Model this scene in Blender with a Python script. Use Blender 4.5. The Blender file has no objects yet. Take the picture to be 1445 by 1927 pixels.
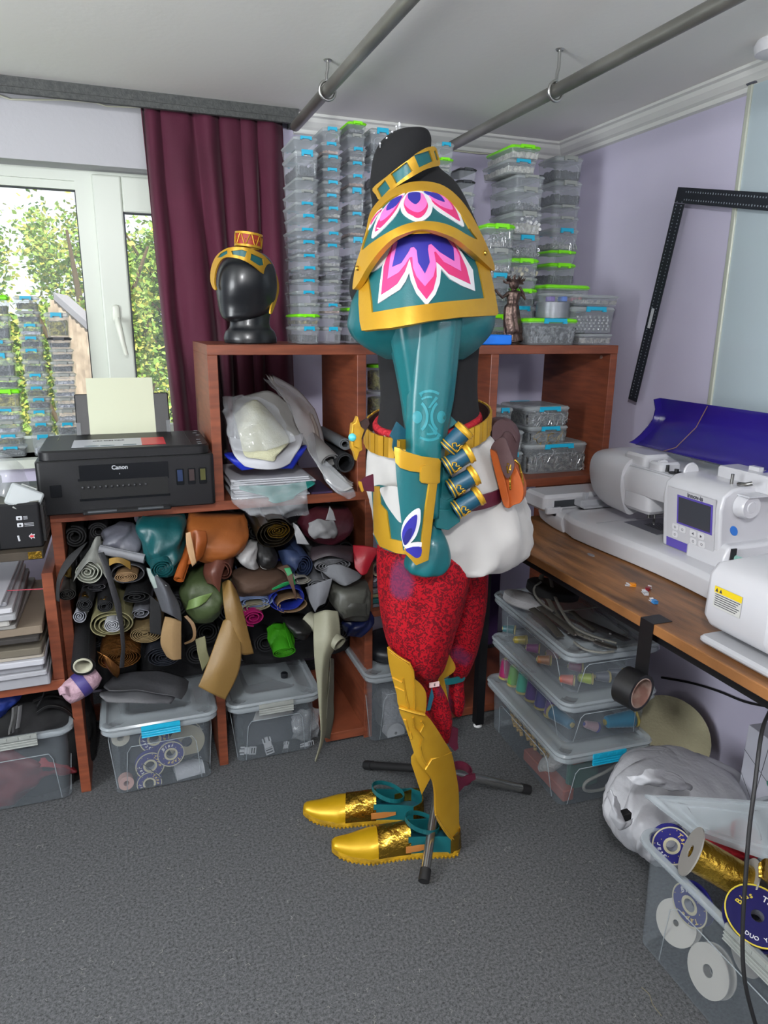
import bpy, bmesh, math, random
from math import sin, cos, pi, radians
from mathutils import Vector, Matrix, noise
from mathutils.geometry import delaunay_2d_cdt
random.seed(7)
SC = bpy.context.scene
COL = SC.collection
# ---------------------------------------------------------------- camera
F_PX = 1320.0
CAM = Vector((0, 0, 1.38))
RIGHT = Vector((0.939932797, -0.341178045, 0.011130055))
DOWN = Vector((-0.077802657, -0.245862463, -0.966177207))
FWD = Vector((0.332374914, 0.907275697, -0.257638751))
cd = bpy.data.cameras.new('camera'); cam = bpy.data.objects.new('camera', cd); COL.objects.link(cam)
cd.sensor_fit = 'VERTICAL'; cd.sensor_height = 24.0; cd.lens = F_PX / 1927 * 24.0
cd.clip_start = 0.02; cd.clip_end = 100
m = Matrix((RIGHT, -DOWN, -FWD)).transposed().to_4x4(); m.translation = CAM
cam.matrix_world = m
SC.camera = cam
SC.view_settings.view_transform = 'Standard'; SC.view_settings.look = 'None'
SC.view_settings.gamma = 1.0; SC.view_settings.exposure = 0.14; SC.view_settings.use_curve_mapping = False
SC.cycles.transparent_max_bounces = 32
# ---------------------------------------------------------------- light
w = bpy.data.worlds.new('sky'); SC.world = w; w.use_nodes = True
wn = w.node_tree.nodes; wl = w.node_tree.links
bg = wn['Background']
st = wn.new('ShaderNodeTexSky'); st.sky_type = 'HOSEK_WILKIE'; st.turbidity = 4.0; st.sun_direction = Vector((0.5, -0.5, 0.55)).normalized()
wm = wn.new('ShaderNodeMix'); wm.data_type = 'RGBA'; wm.inputs[0].default_value = 0.7
wm.inputs[7].default_value = (0.86, 0.94, 1.0, 1)
wl.new(st.outputs[0], wm.inputs[6]); wl.new(wm.outputs[2], bg.inputs[0]); bg.inputs[1].default_value = 1.9

def light(name, kind, loc, target, energy, color, size=0.2, size_y=None):
    l = bpy.data.lights.new(name, kind); o = bpy.data.objects.new(name, l); COL.objects.link(o)
    o.location = loc; l.energy = energy; l.color = color
    if kind == 'AREA':
        l.size = size
        if size_y: l.shape = 'RECTANGLE'; l.size_y = size_y
    elif kind == 'POINT': l.shadow_soft_size = size
    elif kind == 'SUN': l.angle = size
    d = Vector(target) - Vector(loc)
    o.rotation_euler = d.to_track_quat('-Z', 'Y').to_euler()
    return o
light('sunlight', 'SUN', (3, -3, 6), (3 - 0.35, 3.2, 0), 8.0, (1.0, 0.9, 0.7), 0.02)
light('ceiling_lamp_light', 'POINT', (-0.15, -0.25, 1.99), (0, 0, 0), 80.0, (0.97, 0.98, 1.0), 0.07)
light('rear_lamp_light', 'POINT', (1.2, -1.4, 1.8), (0.95, 0.5, 0.0), 42.0, (0.97, 0.98, 1.0), 0.16)  # added fill behind the camera, evens out the contrast
light('left_window_daylight', 'AREA', (-1.65, 0.6, 1.35), (0.6, 1.3, 2.0), 52.0, (0.93, 0.97, 1.0), 0.9, 1.1)

# ---------------------------------------------------------------- pixel rays to points at a real depth
def ray(x, y): return RIGHT * ((x - 722.5) / F_PX) + DOWN * ((y - 963.5) / F_PX) + FWD
def P(x, y, Y): d = ray(x, y); return CAM + d * (Y / d.y)
def PZ(x, y, z): d = ray(x, y); return CAM + d * ((z - CAM.z) / d.z)
def PX(x, y, X): d = ray(x, y); return CAM + d * (X / d.x)
def zat(x, y, Y): return P(x, y, Y).z
def xat(x, y, Y): return P(x, y, Y).x

# ---------------------------------------------------------------- materials
def lin(h):
    if not isinstance(h, str): return (h[0], h[1], h[2], 1)
    h = h.lstrip('#'); c = [int(h[i:i + 2], 16) / 255 for i in (0, 2, 4)]
    return tuple((v / 12.92 if v <= 0.04045 else ((v + 0.055) / 1.055) ** 2.4) for v in c) + (1,)
MATS = {}
def mat(name, color, rough=0.5, metal=0.0, color2=None, nscale=8.0, bump=0.0, bscale=60.0, alpha=1.0, trans=0.0,
        sheen=0.0, coat=0.0, emit=0.0, stretch=None, detail=3.0, contrast=(0.35, 0.65), spec=0.5):
    if name in MATS: return MATS[name]
    if name.startswith('fabric_') and isinstance(color, str): color = tuple(v * .6 for v in lin(color)[:3])
    m = bpy.data.materials.new(name); m.use_nodes = True
    nt = m.node_tree; b = nt.nodes['Principled BSDF']
    b.inputs['Base Color'].default_value = lin(color); b.inputs['Roughness'].default_value = rough
    b.inputs['Metallic'].default_value = metal; b.inputs['Specular IOR Level'].default_value = spec
    if alpha < 1: b.inputs['Alpha'].default_value = alpha
    if trans: b.inputs['Transmission Weight'].default_value = trans
    if sheen: b.inputs['Sheen Weight'].default_value = sheen; b.inputs['Sheen Roughness'].default_value = 0.4
    if coat: b.inputs['Coat Weight'].default_value = coat; b.inputs['Coat Roughness'].default_value = 0.12
    if emit: b.inputs['Emission Color'].default_value = lin(color); b.inputs['Emission Strength'].default_value = emit
    tc = None
    def coord():
        nonlocal tc
        if tc is None:
            g = nt.nodes.new('ShaderNodeNewGeometry'); tc = nt.nodes.new('ShaderNodeMapping')
            nt.links.new(g.outputs['Position'], tc.inputs[0])
            if stretch: tc.inputs['Scale'].default_value = stretch
        return tc.outputs[0]
    if color2:
        n = nt.nodes.new('ShaderNodeTexNoise'); n.inputs['Scale'].default_value = nscale; n.inputs['Detail'].default_value = detail
        nt.links.new(coord(), n.inputs['Vector'])
        r = nt.nodes.new('ShaderNodeValToRGB'); r.color_ramp.elements[0].position = contrast[0]; r.color_ramp.elements[1].position = contrast[1]
        r.color_ramp.elements[0].color = lin(color); r.color_ramp.elements[1].color = lin(color2)
        nt.links.new(n.outputs['Fac'], r.inputs[0]); nt.links.new(r.outputs[0], b.inputs['Base Color'])
    if bump:
        n = nt.nodes.new('ShaderNodeTexNoise'); n.inputs['Scale'].default_value = bscale; n.inputs['Detail'].default_value = 3
        nt.links.new(coord(), n.inputs['Vector'])
        bp = nt.nodes.new('ShaderNodeBump'); bp.inputs['Strength'].default_value = bump; bp.inputs['Distance'].default_value = 0.01
        nt.links.new(n.outputs['Fac'], bp.inputs['Height']); nt.links.new(bp.outputs[0], b.inputs['Normal'])
    MATS[name] = m
    return m

# ---------------------------------------------------------------- objects
def link(name, me, mt, parent=None, label=None, cat=None, group=None, kind=None, smooth=None, recenter=True):
    """one mesh object; vertices arrive in world space and the origin is moved to the foot of the mesh"""
    if recenter and len(me.vertices):
        n = len(me.vertices); co = [0.0] * (3 * n); me.vertices.foreach_get('co', co)
        c = Vector(((min(co[0::3]) + max(co[0::3])) / 2, (min(co[1::3]) + max(co[1::3])) / 2, min(co[2::3])))
        me.transform(Matrix.Translation(-c))
    else: c = Vector((0, 0, 0))
    if mt is not None and not len(me.materials): me.materials.append(mt)
    if smooth is not None:
        for p in me.polygons: p.use_smooth = True
        if smooth < 179: me.set_sharp_from_angle(angle=radians(smooth))
    o = bpy.data.objects.new(name, me); COL.objects.link(o); o.location = c
    if parent is not None: setpar(o, parent)
    if label: o['label'] = label
    if cat: o['category'] = cat
    if group: o['group'] = group
    if kind: o['kind'] = kind
    return o
def wloc(o):
    v = Vector(o.location)
    if o.parent is not None: v = v  # locations are kept in world terms through the parent inverse
    return v
def setpar(o, parent):
    o.parent = parent; o.matrix_parent_inverse = Matrix.Translation(-WL.get(parent.name, Vector(parent.location)))
WL = {}
def thing(name, label, cat, loc, group=None):
    o = bpy.data.objects.new(name, None); COL.objects.link(o); o.location = loc; o.empty_display_size = 0.05
    o['label'] = label; o['category'] = cat
    if group: o['group'] = group
    return o
class MB:
    def __init__(s): s.v = []; s.f = []; s.mi = []
    def add(s, vs, fs, mi=0):
        b = len(s.v); s.v += [Vector(v) for v in vs]; s.f += [tuple(i + b for i in f) for f in fs]; s.mi += [mi] * len(fs); return s
    def mesh(s, name='m', mats=None):
        me = bpy.data.meshes.new(name); me.from_pydata([tuple(v) for v in s.v], [], s.f)
        if mats:
            for mm in mats: me.materials.append(mm)
            me.polygons.foreach_set('material_index', s.mi)
        me.update(); return me
    def fix(s):
        me = s.mesh(); bm = bmesh.new(); bm.from_mesh(me); bmesh.ops.recalc_face_normals(bm, faces=bm.faces); bm.to_mesh(me); bm.free(); return me
    def out(s, name, mt, parent=None, smooth=None, mats=None, fix=True, **k):
        me = s.mesh(name, mats)
        if fix:
            bm = bmesh.new(); bm.from_mesh(me); bmesh.ops.recalc_face_normals(bm, faces=bm.faces); bm.to_mesh(me); bm.free()
        return link(name, me, mt, parent, smooth=smooth, **k)
    # --- shapes
    def box(s, a, b, M=None, mi=0):
        a = Vector(a); b = Vector(b)
        vs = [Vector((x, y, z)) for x in (a.x, b.x) for y in (a.y, b.y) for z in (a.z, b.z)]
        if M: vs = [M @ v for v in vs]
        return s.add(vs, [(0, 1, 3, 2), (4, 6, 7, 5), (0, 4, 5, 1), (2, 3, 7, 6), (0, 2, 6, 4), (1, 5, 7, 3)], mi)
    def rbox(s, a, b, r=0.005, seg=3, M=None, mi=0, taper=0.0, topr=None):
        """box with rounded vertical edges and a small top/bottom bevel; taper narrows the bottom"""
        a = Vector(a); b = Vector(b); cx, cy = (a.x + b.x) / 2, (a.y + b.y) / 2; hx, hy = (b.x - a.x) / 2, (b.y - a.y) / 2
        r = min(r, hx * .95, hy * .95); e = min(r * 0.5 if topr is None else topr, (b.z - a.z) * .45)
        def ring(z, ins, tp):
            o = []
            for (sx, sy, a0) in ((1, 1, 0), (-1, 1, 90), (-1, -1, 180), (1, -1, 270)):
                for k in range(seg + 1):
                    t = radians(a0 + 90 * k / seg)
                    x = sx * (hx - r) + cos(t) * (r - ins if r > ins else 0); y = sy * (hy - r) + sin(t) * (r - ins if r > ins else 0)
                    o.append(Vector((cx + x * (1 - tp / max(hx, 1e-6)), cy + y * (1 - tp / max(hy, 1e-6)), z)))
            return o
        rings = [ring(a.z, e, taper), ring(a.z + e, 0, taper), ring(b.z - e, 0, 0), ring(b.z, e, 0)]
        if M: rings = [[M @ v for v in q] for q in rings]
        n = len(rings[0]); vs = [v for q in rings for v in q]; fs = []
        for j in range(3):
            for i in range(n): fs.append((j * n + i, j * n + (i + 1) % n, (j + 1) * n + (i + 1) % n, (j + 1) * n + i))
        fs.append(tuple(range(n))[::-1]); fs.append(tuple(3 * n + i for i in range(n)))
        return s.add(vs, fs, mi)
    def rings(s, rs, cap=True, close=True, mi=0):
        n = len(rs[0]); vs = [v for q in rs for v in q]; fs = []
        for j in range(len(rs) - 1):
            for i in range(n if close else n - 1): fs.append((j * n + i, j * n + (i + 1) % n, (j + 1) * n + (i + 1) % n, (j + 1) * n + i))
        if cap: fs.append(tuple(range(n))[::-1]); fs.append(tuple((len(rs) - 1) * n + i for i in range(n)))
        return s.add(vs, fs, mi)
    def tube(s, pts, r, seg=10, cap=True, mi=0, flat=1.0):
        pts = [Vector(p) for p in pts]; rs = []; up = Vector((0, 0, 1)); prev = None
        for i, p in enumerate(pts):
            t = (pts[min(i + 1, len(pts) - 1)] - pts[max(i - 1, 0)]).normalized()
            if prev is None:
                n = t.orthogonal().normalized() if abs(t.dot(up)) > .95 else t.cross(up).normalized()
            else:
                n = (prev - t * prev.dot(t)); n = n.normalized() if n.length > 1e-6 else t.orthogonal().normalized()
            prev = n; bn = t.cross(n); rr = r[i] if isinstance(r, (list, tuple)) else r
            rs.append([p + n * (cos(2 * pi * k / seg) * rr) + bn * (sin(2 * pi * k / seg) * rr * flat) for k in range(seg)])
        return s.rings(rs, cap, mi=mi)
    def lathe(s, prof, M=None, seg=24, mi=0, cap=True):
        rs = [[Vector((r * cos(2 * pi * k / seg), r * sin(2 * pi * k / seg), z)) for k in range(seg)] for r, z in prof]
        if M: rs = [[M @ v for v in q] for q in rs]
        return s.rings(rs, cap, mi=mi)
    def hollow(s, ro, ri, z0, z1, M=None, seg=28, mi=0):
        prof = [(ro, z0), (ro, z1), (ri, z1), (ri, z0), (ro, z0)]
        return s.lathe(prof, M, seg, mi, cap=False)
def frame_to(origin, zdir, xdir=None):
    z = Vector(zdir).normalized(); x = Vector(xdir) if xdir else z.orthogonal()
    x = (x - z * x.dot(z)).normalized(); y = z.cross(x)
    M = Matrix((x, y, z)).transposed().to_4x4(); M.translation = Vector(origin); return M
def smoothpts(pts, n=6, closed=False):
    """Catmull-Rom through points of any dimension"""
    pts = [Vector(p) for p in pts]; N = len(pts); out = []
    rng = range(N) if closed else range(N - 1)
    for i in rng:
        p0 = pts[(i - 1) % N] if closed or i > 0 else pts[0]; p1 = pts[i]; p2 = pts[(i + 1) % N]
        p3 = pts[(i + 2) % N] if closed or i + 2 < N else pts[-1]
        for k in range(n):
            t = k / n
            out.append(0.5 * ((2 * p1) + (p2 - p0) * t + (2 * p0 - 5 * p1 + 4 * p2 - p3) * t * t + (3 * p1 - p0 - 3 * p2 + p3) * t ** 3))
    if not closed: out.append(pts[-1])
    return out
def inside(pt, poly):
    x, y = pt; c = False; j = len(poly) - 1
    for i in range(len(poly)):
        if (poly[i][1] > y) != (poly[j][1] > y) and x < (poly[j][0] - poly[i][0]) * (y - poly[i][1]) / (poly[j][1] - poly[i][1]) + poly[i][0]: c = not c
        j = i
    return c
def sheet2d(poly, step, holes=()):
    """triangulate a 2-D outline with interior grid points; returns verts2d, faces, boundary loops"""
    def dens(pl):
        o = []
        for i, p in enumerate(pl):
            q = pl[(i + 1) % len(pl)]; d = math.hypot(q[0] - p[0], q[1] - p[1]); n = max(1, int(d / step))
            for k in range(n): o.append((p[0] + (q[0] - p[0]) * k / n, p[1] + (q[1] - p[1]) * k / n))
        return o
    loops = [dens(poly)] + [dens(h) for h in holes]
    vs = []; ed = []
    for L in loops:
        b = len(vs); vs += L; ed += [(b + i, b + (i + 1) % len(L)) for i in range(len(L))]
    bn = len(vs); ol = loops[0]
    x0 = min(p[0] for p in ol); x1 = max(p[0] for p in ol); y0 = min(p[1] for p in ol); y1 = max(p[1] for p in ol)
    y = y0 + step / 2; row = 0
    while y < y1:
        x = x0 + step / 2 + (step / 2 if row % 2 else 0)
        while x < x1:
            if inside((x, y), ol) and not any(inside((x, y), h) for h in loops[1:]):
                if min((x - q[0]) ** 2 + (y - q[1]) ** 2 for q in vs[:bn]) > (step * .45) ** 2: vs.append((x, y))
            x += step
        y += step * .87; row += 1
    r = delaunay_2d_cdt([Vector(v) for v in vs], ed, [], 1 if not holes else 0, 1e-6)
    V = [tuple(v) for v in r[0]]; Fc = []
    for f in r[2]:
        c = (sum(V[i][0] for i in f) / len(f), sum(V[i][1] for i in f) / len(f))
        if inside(c, ol) and not any(inside(c, h) for h in loops[1:]): Fc.append(tuple(f))
    return V, Fc
def slab(mb, poly, fn, thick, step=8, holes=(), mi=0):
    """closed plate: outline in 2-D, fn(u,v)->(point, backward vector); thickness goes along the backward vector"""
    V, Fc = sheet2d(poly, step, holes); n = len(V); A = []; B = []
    for v in V:
        p, d = fn(*v); A.append(p); B.append(p + d * thick)
    cnt = {}
    for f in Fc:
        for i in range(len(f)):
            a, b = f[i], f[(i + 1) % len(f)]; cnt[(a, b)] = 1
    fs = list(Fc) + [tuple(i + n for i in f)[::-1] for f in Fc]
    for (a, b) in cnt:
        if (b, a) not in cnt: fs.append((b, a, a + n, b + n))
    return mb.add(A + B, fs, mi)
def relief(name, poly, depth, thick, mt, parent=None, step=10, off=0.0, smooth=38, holes=(), rnd=0.0, **k):
    """plate whose outline is read off in pixels and which curves in real depth Y = depth(px, py) - off"""
    def fn(x, y):
        p = P(x, y, depth(x, y) - off)
        dx = P(x + 2, y, depth(x + 2, y) - off) - p; dy = P(x, y + 2, depth(x, y + 2) - off) - p
        n = dx.cross(dy).normalized()
        if n.dot(FWD) < 0: n = -n
        if n.dot(FWD) < .25: n = (n + FWD * .4).normalized()
        return p, n
    mb = MB(); slab(mb, poly, fn, thick, step, holes)
    o = mb.out(name, mt, parent, smooth=smooth, **k)
    if rnd:
        b = o.modifiers.new('bevel', 'BEVEL'); b.width = rnd; b.segments = 2; b.limit_method = 'ANGLE'; b.angle_limit = radians(50)
    return o
def curvepoly(pts, n=5): return [tuple(p) for p in smoothpts([Vector((a, b)) for a, b in pts], n, True)]
def const(Y): return lambda x, y: Y
def bevel(o, wd=0.003, seg=2, ang=40):
    b = o.modifiers.new('bevel', 'BEVEL'); b.width = wd; b.segments = seg; b.limit_method = 'ANGLE'; b.angle_limit = radians(ang); return o
def text(name, body, M, size, mt, parent=None, extrude=0.0004, align='CENTER', bold=0.0, shear=0.0, xs=1.0, **k):
    c = bpy.data.curves.new(name, 'FONT'); c.body = body; c.size = size; c.extrude = extrude; c.align_x = align; c.align_y = 'CENTER'; c.offset = bold; c.shear = shear; c.resolution_u = 3
    o = bpy.data.objects.new(name, c); COL.objects.link(o); bpy.context.view_layer.update()
    me = bpy.data.meshes.new_from_object(o.evaluated_get(bpy.context.evaluated_depsgraph_get()))
    bpy.data.objects.remove(o)
    me.transform(M @ Matrix.Diagonal((xs, 1, 1, 1)))
    me.materials.clear()
    return link(name, me, mt, parent, **k)
def loft(mb, rows, seg=28, cap=True, fold=None, power=2.0, mi=0):
    """rows: (py, px_left, px_right, Y_centre, depth_radius); each row becomes an ellipse-like ring of real depth"""
    rs = []
    for j, (py, xl, xr, Y, ry) in enumerate(rows):
        a = P(xl, py, Y); b = P(xr, py, Y); c = (a + b) / 2; rx = (b - a).length / 2; ax = (b - a).normalized()
        q = []
        for k in range(seg):
            t = 2 * pi * k / seg; ct, s_ = cos(t), sin(t)
            e = 2.0 / power
            x = math.copysign(abs(ct) ** e, ct) * rx; y = math.copysign(abs(s_) ** e, s_) * ry
            if fold: g = fold(t, j / (len(rows) - 1)); x *= g; y *= g
            q.append(c + ax * x + Vector((0, y, 0)))
        rs.append(q)
    return mb.rings(rs, cap, mi=mi)
def densify(rows, n=6):
    return [tuple(v) for v in smoothpts([Vector(r) for r in rows], n)]
ORD = ['top', 'second', 'third', 'fourth', 'fifth', 'sixth', 'seventh', 'eighth', 'ninth', 'tenth', 'eleventh', 'twelfth', 'thirteenth', 'fourteenth', 'fifteenth', 'sixteenth', 'seventeenth', 'eighteenth']
# ================================================================= common materials
WOOD = mat('cherry_laminate', '#6e3926', 0.42, color2='#84472f', nscale=9, stretch=(1, 1, 9), bump=0.02, bscale=120)
WHITE = mat('white_plastic', '#d9d9dc', 0.32)
BLACKP = mat('black_plastic', '#1b1d22', 0.38)
GOLD = mat('gold_paint', '#b98a1e', 0.4, 0.4, color2='#cc9f2c', nscale=5, bump=0.06, bscale=55)
FOIL = mat('gold_foil', '#b89238', 0.24, 0.95, bump=0.9, bscale=38)
TEAL = mat('teal_leather', '#0f555a', 0.42, color2='#135f64', nscale=6, bump=0.05, bscale=300)
TEALD = mat('dark_teal', '#0f4a5c', 0.5)
WHT = mat('white_cloth', '#d6d6d2', 0.8, color2='#cbcbc6', nscale=5, bump=0.05, bscale=400)
CYAN = mat('cyan_clip', '#1ba3c6', 0.35)
LIME = mat('lime_plastic', '#7fe414', 0.35)
GREYC = mat('grey_clip', '#8f938f', 0.4)
CLEAR = mat('clear_plastic', '#c3cace', 0.1, alpha=0.27)
CLEARW = mat('frosted_lid_plastic', '#c6cdce', 0.25, alpha=0.5)
METAL = mat('steel', '#a9a9a6', 0.3, 0.95, color2='#7f7f7c', nscale=20)
# ================================================================= the room
floor_m = mat('carpet', '#0c0d0f', 0.97, color2='#77797b', nscale=150, detail=14, contrast=(0.40, 0.62), bump=0.0, bscale=500, spec=0.1)
floor_m.node_tree.nodes['Noise Texture'].inputs['Roughness'].default_value = .92
ceil_m = mat('ceiling_paint', '#ecebe6', 0.85, bump=0.04, bscale=60)
wallr_m = mat('lilac_paint', '#c4bfd6', 0.8, color2='#cac5da', nscale=2, bump=0.06, bscale=40)
wallw_m = mat('white_wall_paint', '#b4b4b8', 0.85, bump=0.1, bscale=70)
trim_m = mat('white_moulding', '#d9dad6', 0.6)
XR, YB, ZC = 1.72, 2.66, 2.08
XL, YF = -1.9, -2.8
def struct(name, mb, mt, **k): return mb.out(name, mt, kind='structure', **k)
struct('floor', MB().box((XL - .1, YF - .1, -.05), (XR + .1, YB + .3, 0)), floor_m)
struct('ceiling', MB().box((XL - .1, YF - .1, ZC), (XR + .1, YB + .3, ZC + .1)), ceil_m)
struct('wall_right', MB().box((XR, YF - .1, 0), (XR + .1, YB + .3, ZC)), wallr_m)
struct('wall_left', MB().box((XL - .1, YF - .1, 0), (XL, YB + .3, ZC)), wallw_m)
struct('wall_front', MB().box((XL, YF - .1, 0), (XR, YF, ZC)), wallw_m)
WX0, WX1 = -1.5, 0.40          # window opening
WZ0, WZ1 = 0.925, 1.87
b = MB(); b.box((WX1, YB, 0), (XR, YB + .25, ZC)); b.box((XL, YB, 0), (WX1, YB + .25, WZ0)); b.box((XL, YB, WZ0), (WX0, YB + .25, ZC))
struct('wall_back', b, wallr_m)
struct('wall_above_window', MB().box((WX0, YB, WZ1), (WX1, YB + .25, ZC)), wallw_m)['kind'] = 'structure'
# cornices: stepped coving profile
def coving(name, p0, p1, inward):
    prof = [(0, 0), (.055, 0), (.055, -.008), (.045, -.012), (.04, -.024), (.026, -.038), (.014, -.044), (.012, -.056), (0, -.06)]
    mb = MB(); mb.rings([[Vector(p0) + Vector(inward) * a + Vector((0, 0, c)) for a, c in prof], [Vector(p1) + Vector(inward) * a + Vector((0, 0, c)) for a, c in prof]])
    struct(name, mb, trim_m)
coving('trim_1', (0.62, YB, ZC), (XR, YB, ZC), (0, -1, 0))
coving('trim_2', (XR, YF, ZC), (XR, YB, ZC), (-1, 0, 0))
# grey pelmet over the window
pel_m = mat('grey_pelmet', '#434545', 0.7, color2='#525452', nscale=90, bump=0.25, bscale=160)
mb = MB(); prof = [(0, ZC), (0, 2.052), (-.004, 2.05), (-.004, 2.034), (.012, 2.034), (.012, ZC)]
mb.rings([[Vector((x, 2.575 + a, c)) for a, c in prof] for x in (XL, 0.62)])
mb.box((0.60, 2.58, 2.034), (0.62, YB, ZC)); struct('trim_3', mb, pel_m)
# window
wf = mat('window_upvc', '#cdd3c8', 0.35)
glass = mat('window_glass', '#eef6f4', 0.02, alpha=0.07)
seal = mat('rubber_seal', '#2c3138', 0.6)
YW = 2.76
win = MB(); win.box((WX0, YW, WZ1 - .035), (WX1, YW + .07, WZ1)); win.box((WX0, YW, WZ0), (WX1, YW + .07, WZ0 + .05)); win.box((WX0, YW, WZ0), (WX0 + .05, YW + .07, WZ1)); win.box((WX1 - .03, YW, WZ0), (WX1, YW + .07, WZ1))
xm0, xm1 = xat(150, 450, YW), xat(200, 450, YW)
win.box((xm0, YW - .002, WZ0 + .001), (xat(236, 450, YW) + .004, YW + .071, WZ1 - .001)); win.box((xm0 + .001, YW - .001, WZ1 - .06), (WX1, YW + .072, WZ1 - .0005)); win.box((xm0 + .001, YW - .001, WZ0 + .0005), (WX1 - .001, YW + .072, WZ0 + .07))
W = struct('window_1', win, wf)
zt = zat(80, 352, YW)
fr = MB(); fr.box((WX0 + .05, YW + .008, zt), (xm0, YW + .06, WZ1 - .03)); fr.out('window_frame', wf, W)
gl = MB(); gl.box((WX0, YW + .035, WZ0), (xm0, YW + .038, zt)); gl.out('window_pane', glass, W)
gk = MB(); gk.box((WX0, YW + .02, zt - .004), (xm0, YW + .034, zt + .001)); gk.box((xm0 - .004, YW + .02, WZ0), (xm0 + .001, YW + .034, zt)); gk.out('gasket', seal, W)
# opening sash on the right
xs0, xs1 = xat(182, 450, YW - .02), WX1 - .01
xg0 = xat(236, 450, YW - .02); zg = zat(255, 401, YW - .02)
sash = thing('window_sash', 'white plastic opening sash with a lever handle beside the curtain', 'window sash', (0.2, YW, WZ0)); del sash['label']; del sash['category']
bpy.data.objects.remove(sash)
mb = MB(); y0, y1 = YW - .022, YW
mb.box((xs0, y0, WZ0 + .03), (xg0, y1, WZ1 - .012)); mb.box((xg0, y0, zg), (xs1, y1, WZ1 - .012)); mb.box((xs1 - .05, y0, WZ0 + .03), (xs1, y1, zg)); mb.box((xg0, y0, WZ0 + .03), (xs1 - .05, y1, WZ0 + .09))
sh = bevel(mb.out('window_sash', wf, W), .006, 2)
mb = MB(); mb.box((xg0 - .002, YW - .006, WZ0 + .06), (xs1 - .03, YW - .002, zg + .002)); mb.out('sash_pane', glass, W)
mb = MB(); mb.box((xg0 - .001, y0 + .002, WZ0 + .09), (xg0 + .004, y1, zg)); mb.box((xg0, y0 + .002, zg - .004), (xs1 - .05, y1, zg + .001)); mb.out('sash_gasket', seal, W)
hy = y0 - .01
mb = MB(); c0 = P(219, 596, hy)
mb.rbox((-.013, -.03, 0), (.013, .032, .012), .01, M=frame_to(c0 + Vector((0, .01, .008)), (0, -1, 0), (1, 0, 0)), topr=.004)
pts = [P(221, 602, hy + .005), P(221, 602, hy - .035), P(223, 612, hy - .04), P(232, 648, hy - .04), P(238, 668, hy - .038)]
mb.tube(pts, [.009, .010, .012, .009, .0075], 12)
mb.out('window_handle', mat('handle_white', '#d8dccf', 0.3), W, smooth=50)
struct('trim_4', MB().box((WX0, YB - .05, WZ0 - .03), (WX1, YW, WZ0)), wf)
# thin cable stapled under the pelmet
cable_m = mat('cream_cable', '#c8c9b4', 0.6)
mb = MB(); mb.tube([P(x, y, YB - .006) for x, y in ((-40, 178), (0, 180), (20, 187), (60, 188), (120, 188), (180, 193), (200, 200), (260, 202), (300, 204))], .0025, 6)
mb.out('wall_cable', cable_m, label='cream cable stapled to the white wall above the window, under the grey pelmet', cat='cable')
mb = MB(); mb.tube([P(x, y, YB - .006) for x, y in ((800, 272), (850, 283), (900, 289), (960, 291), (1000, 285), (1060, 292))] + [PX(x, y, XR - .006) for x, y in ((1090, 285), (1145, 263), (1200, 243), (1300, 205), (1370, 172), (1445, 142), (1520, 112))], .0025, 6)
mb.out('wall_cable', cable_m, label='cream cable running along the lilac walls just below the white cornice', cat='cable')
# ================================================================= outside
leaf = [mat('leaf_green', '#7c9c44', 0.6), mat('leaf_yellow', '#a3a650', 0.6), mat('leaf_dark', '#648c3c', 0.7)]
def tree(cx, cy, z0, h, rx, n, seed, label, mix, ls=1.0):
    rd = random.Random(seed); t = thing('tree', label, 'tree', (cx, cy, z0), 'trees outside the window')
    mb = MB(); mb.tube([(cx, cy, z0), (cx + .05, cy, z0 + h * .5), (cx + .1, cy, z0 + h * .85)], [.12, .08, .03], 8)
    for k in range(9):
        a = rd.uniform(0, 6.28); q = z0 + h * rd.uniform(.3, .7)
        mb.tube([(cx, cy, q), (cx + cos(a) * rx * .5, cy + sin(a) * rx * .4, q + h * .15), (cx + cos(a) * rx * .85, cy + sin(a) * rx * .7, q + h * .3)], [.05, .03, .012], 6)
    mb.out('trunk', mat('bark', '#5a4a38', 0.9), t, smooth=60)
    mb = MB(); cl = [(rd.gauss(0, .45), rd.gauss(0, .4), rd.uniform(.1, 1)) for _ in range(70)]
    for i in range(n):
        c = cl[rd.randrange(len(cl))]; wd = 1 - .45 * max(0, c[2] - .5)
        p = Vector((cx + (c[0] * wd + rd.gauss(0, .11)) * rx, cy + (c[1] * wd + rd.gauss(0, .1)) * rx * .8, z0 + h * (c[2] + rd.gauss(0, .055))))
        s = rd.uniform(.018, .038) * ls; u = Vector((rd.gauss(0, 1), rd.gauss(0, 1), rd.gauss(0, .7))).normalized() * s; v = u.orthogonal().normalized() * s * .6
        v.rotate(Matrix.Rotation(rd.uniform(0, 6.28), 3, u.normalized()))
        mb.add([p - u, p + v, p + u, p - v], [(0, 1, 2, 3)], rd.choices((0, 1, 2), mix)[0])
    mb.out('foliage', None, t, mats=leaf, fix=False)
tree(-2.3, 7.6, -1.6, 2.85, 1.0, 26000, 1, 'yellowing leafy tree outside the left pane, left of the shed roof', (3, 6, 1))
tree(-0.27, 7.5, -1.6, 3.75, .7, 26000, 2, 'tall green tree outside the window beside the white mullion', (5, 4, 1))
tree(1.45, 6.9, -1.8, 3.6, .75, 26000, 3, 'green leafy tree outside the narrow sash between mullion and curtain', (6, 2, 2), 1.3)
tree(-1.7, 11.4, -1.8, 3.3, 1.9, 30000, 4, 'olive green tree in the background behind the shed roof', (5, 4, 2), 2.2)
tree(1.3, 15.8, -1.8, 5.6, 2.0, 26000, 5, 'green tree farther off, seen through the narrow sash', (6, 2, 2), 2.2)
shed = thing('shed', 'small grey-roofed wooden shed among the trees outside the window', 'shed', (-.2, 5.6, -1))
mb = MB(); a = P(105, 552, 5.6); 
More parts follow.
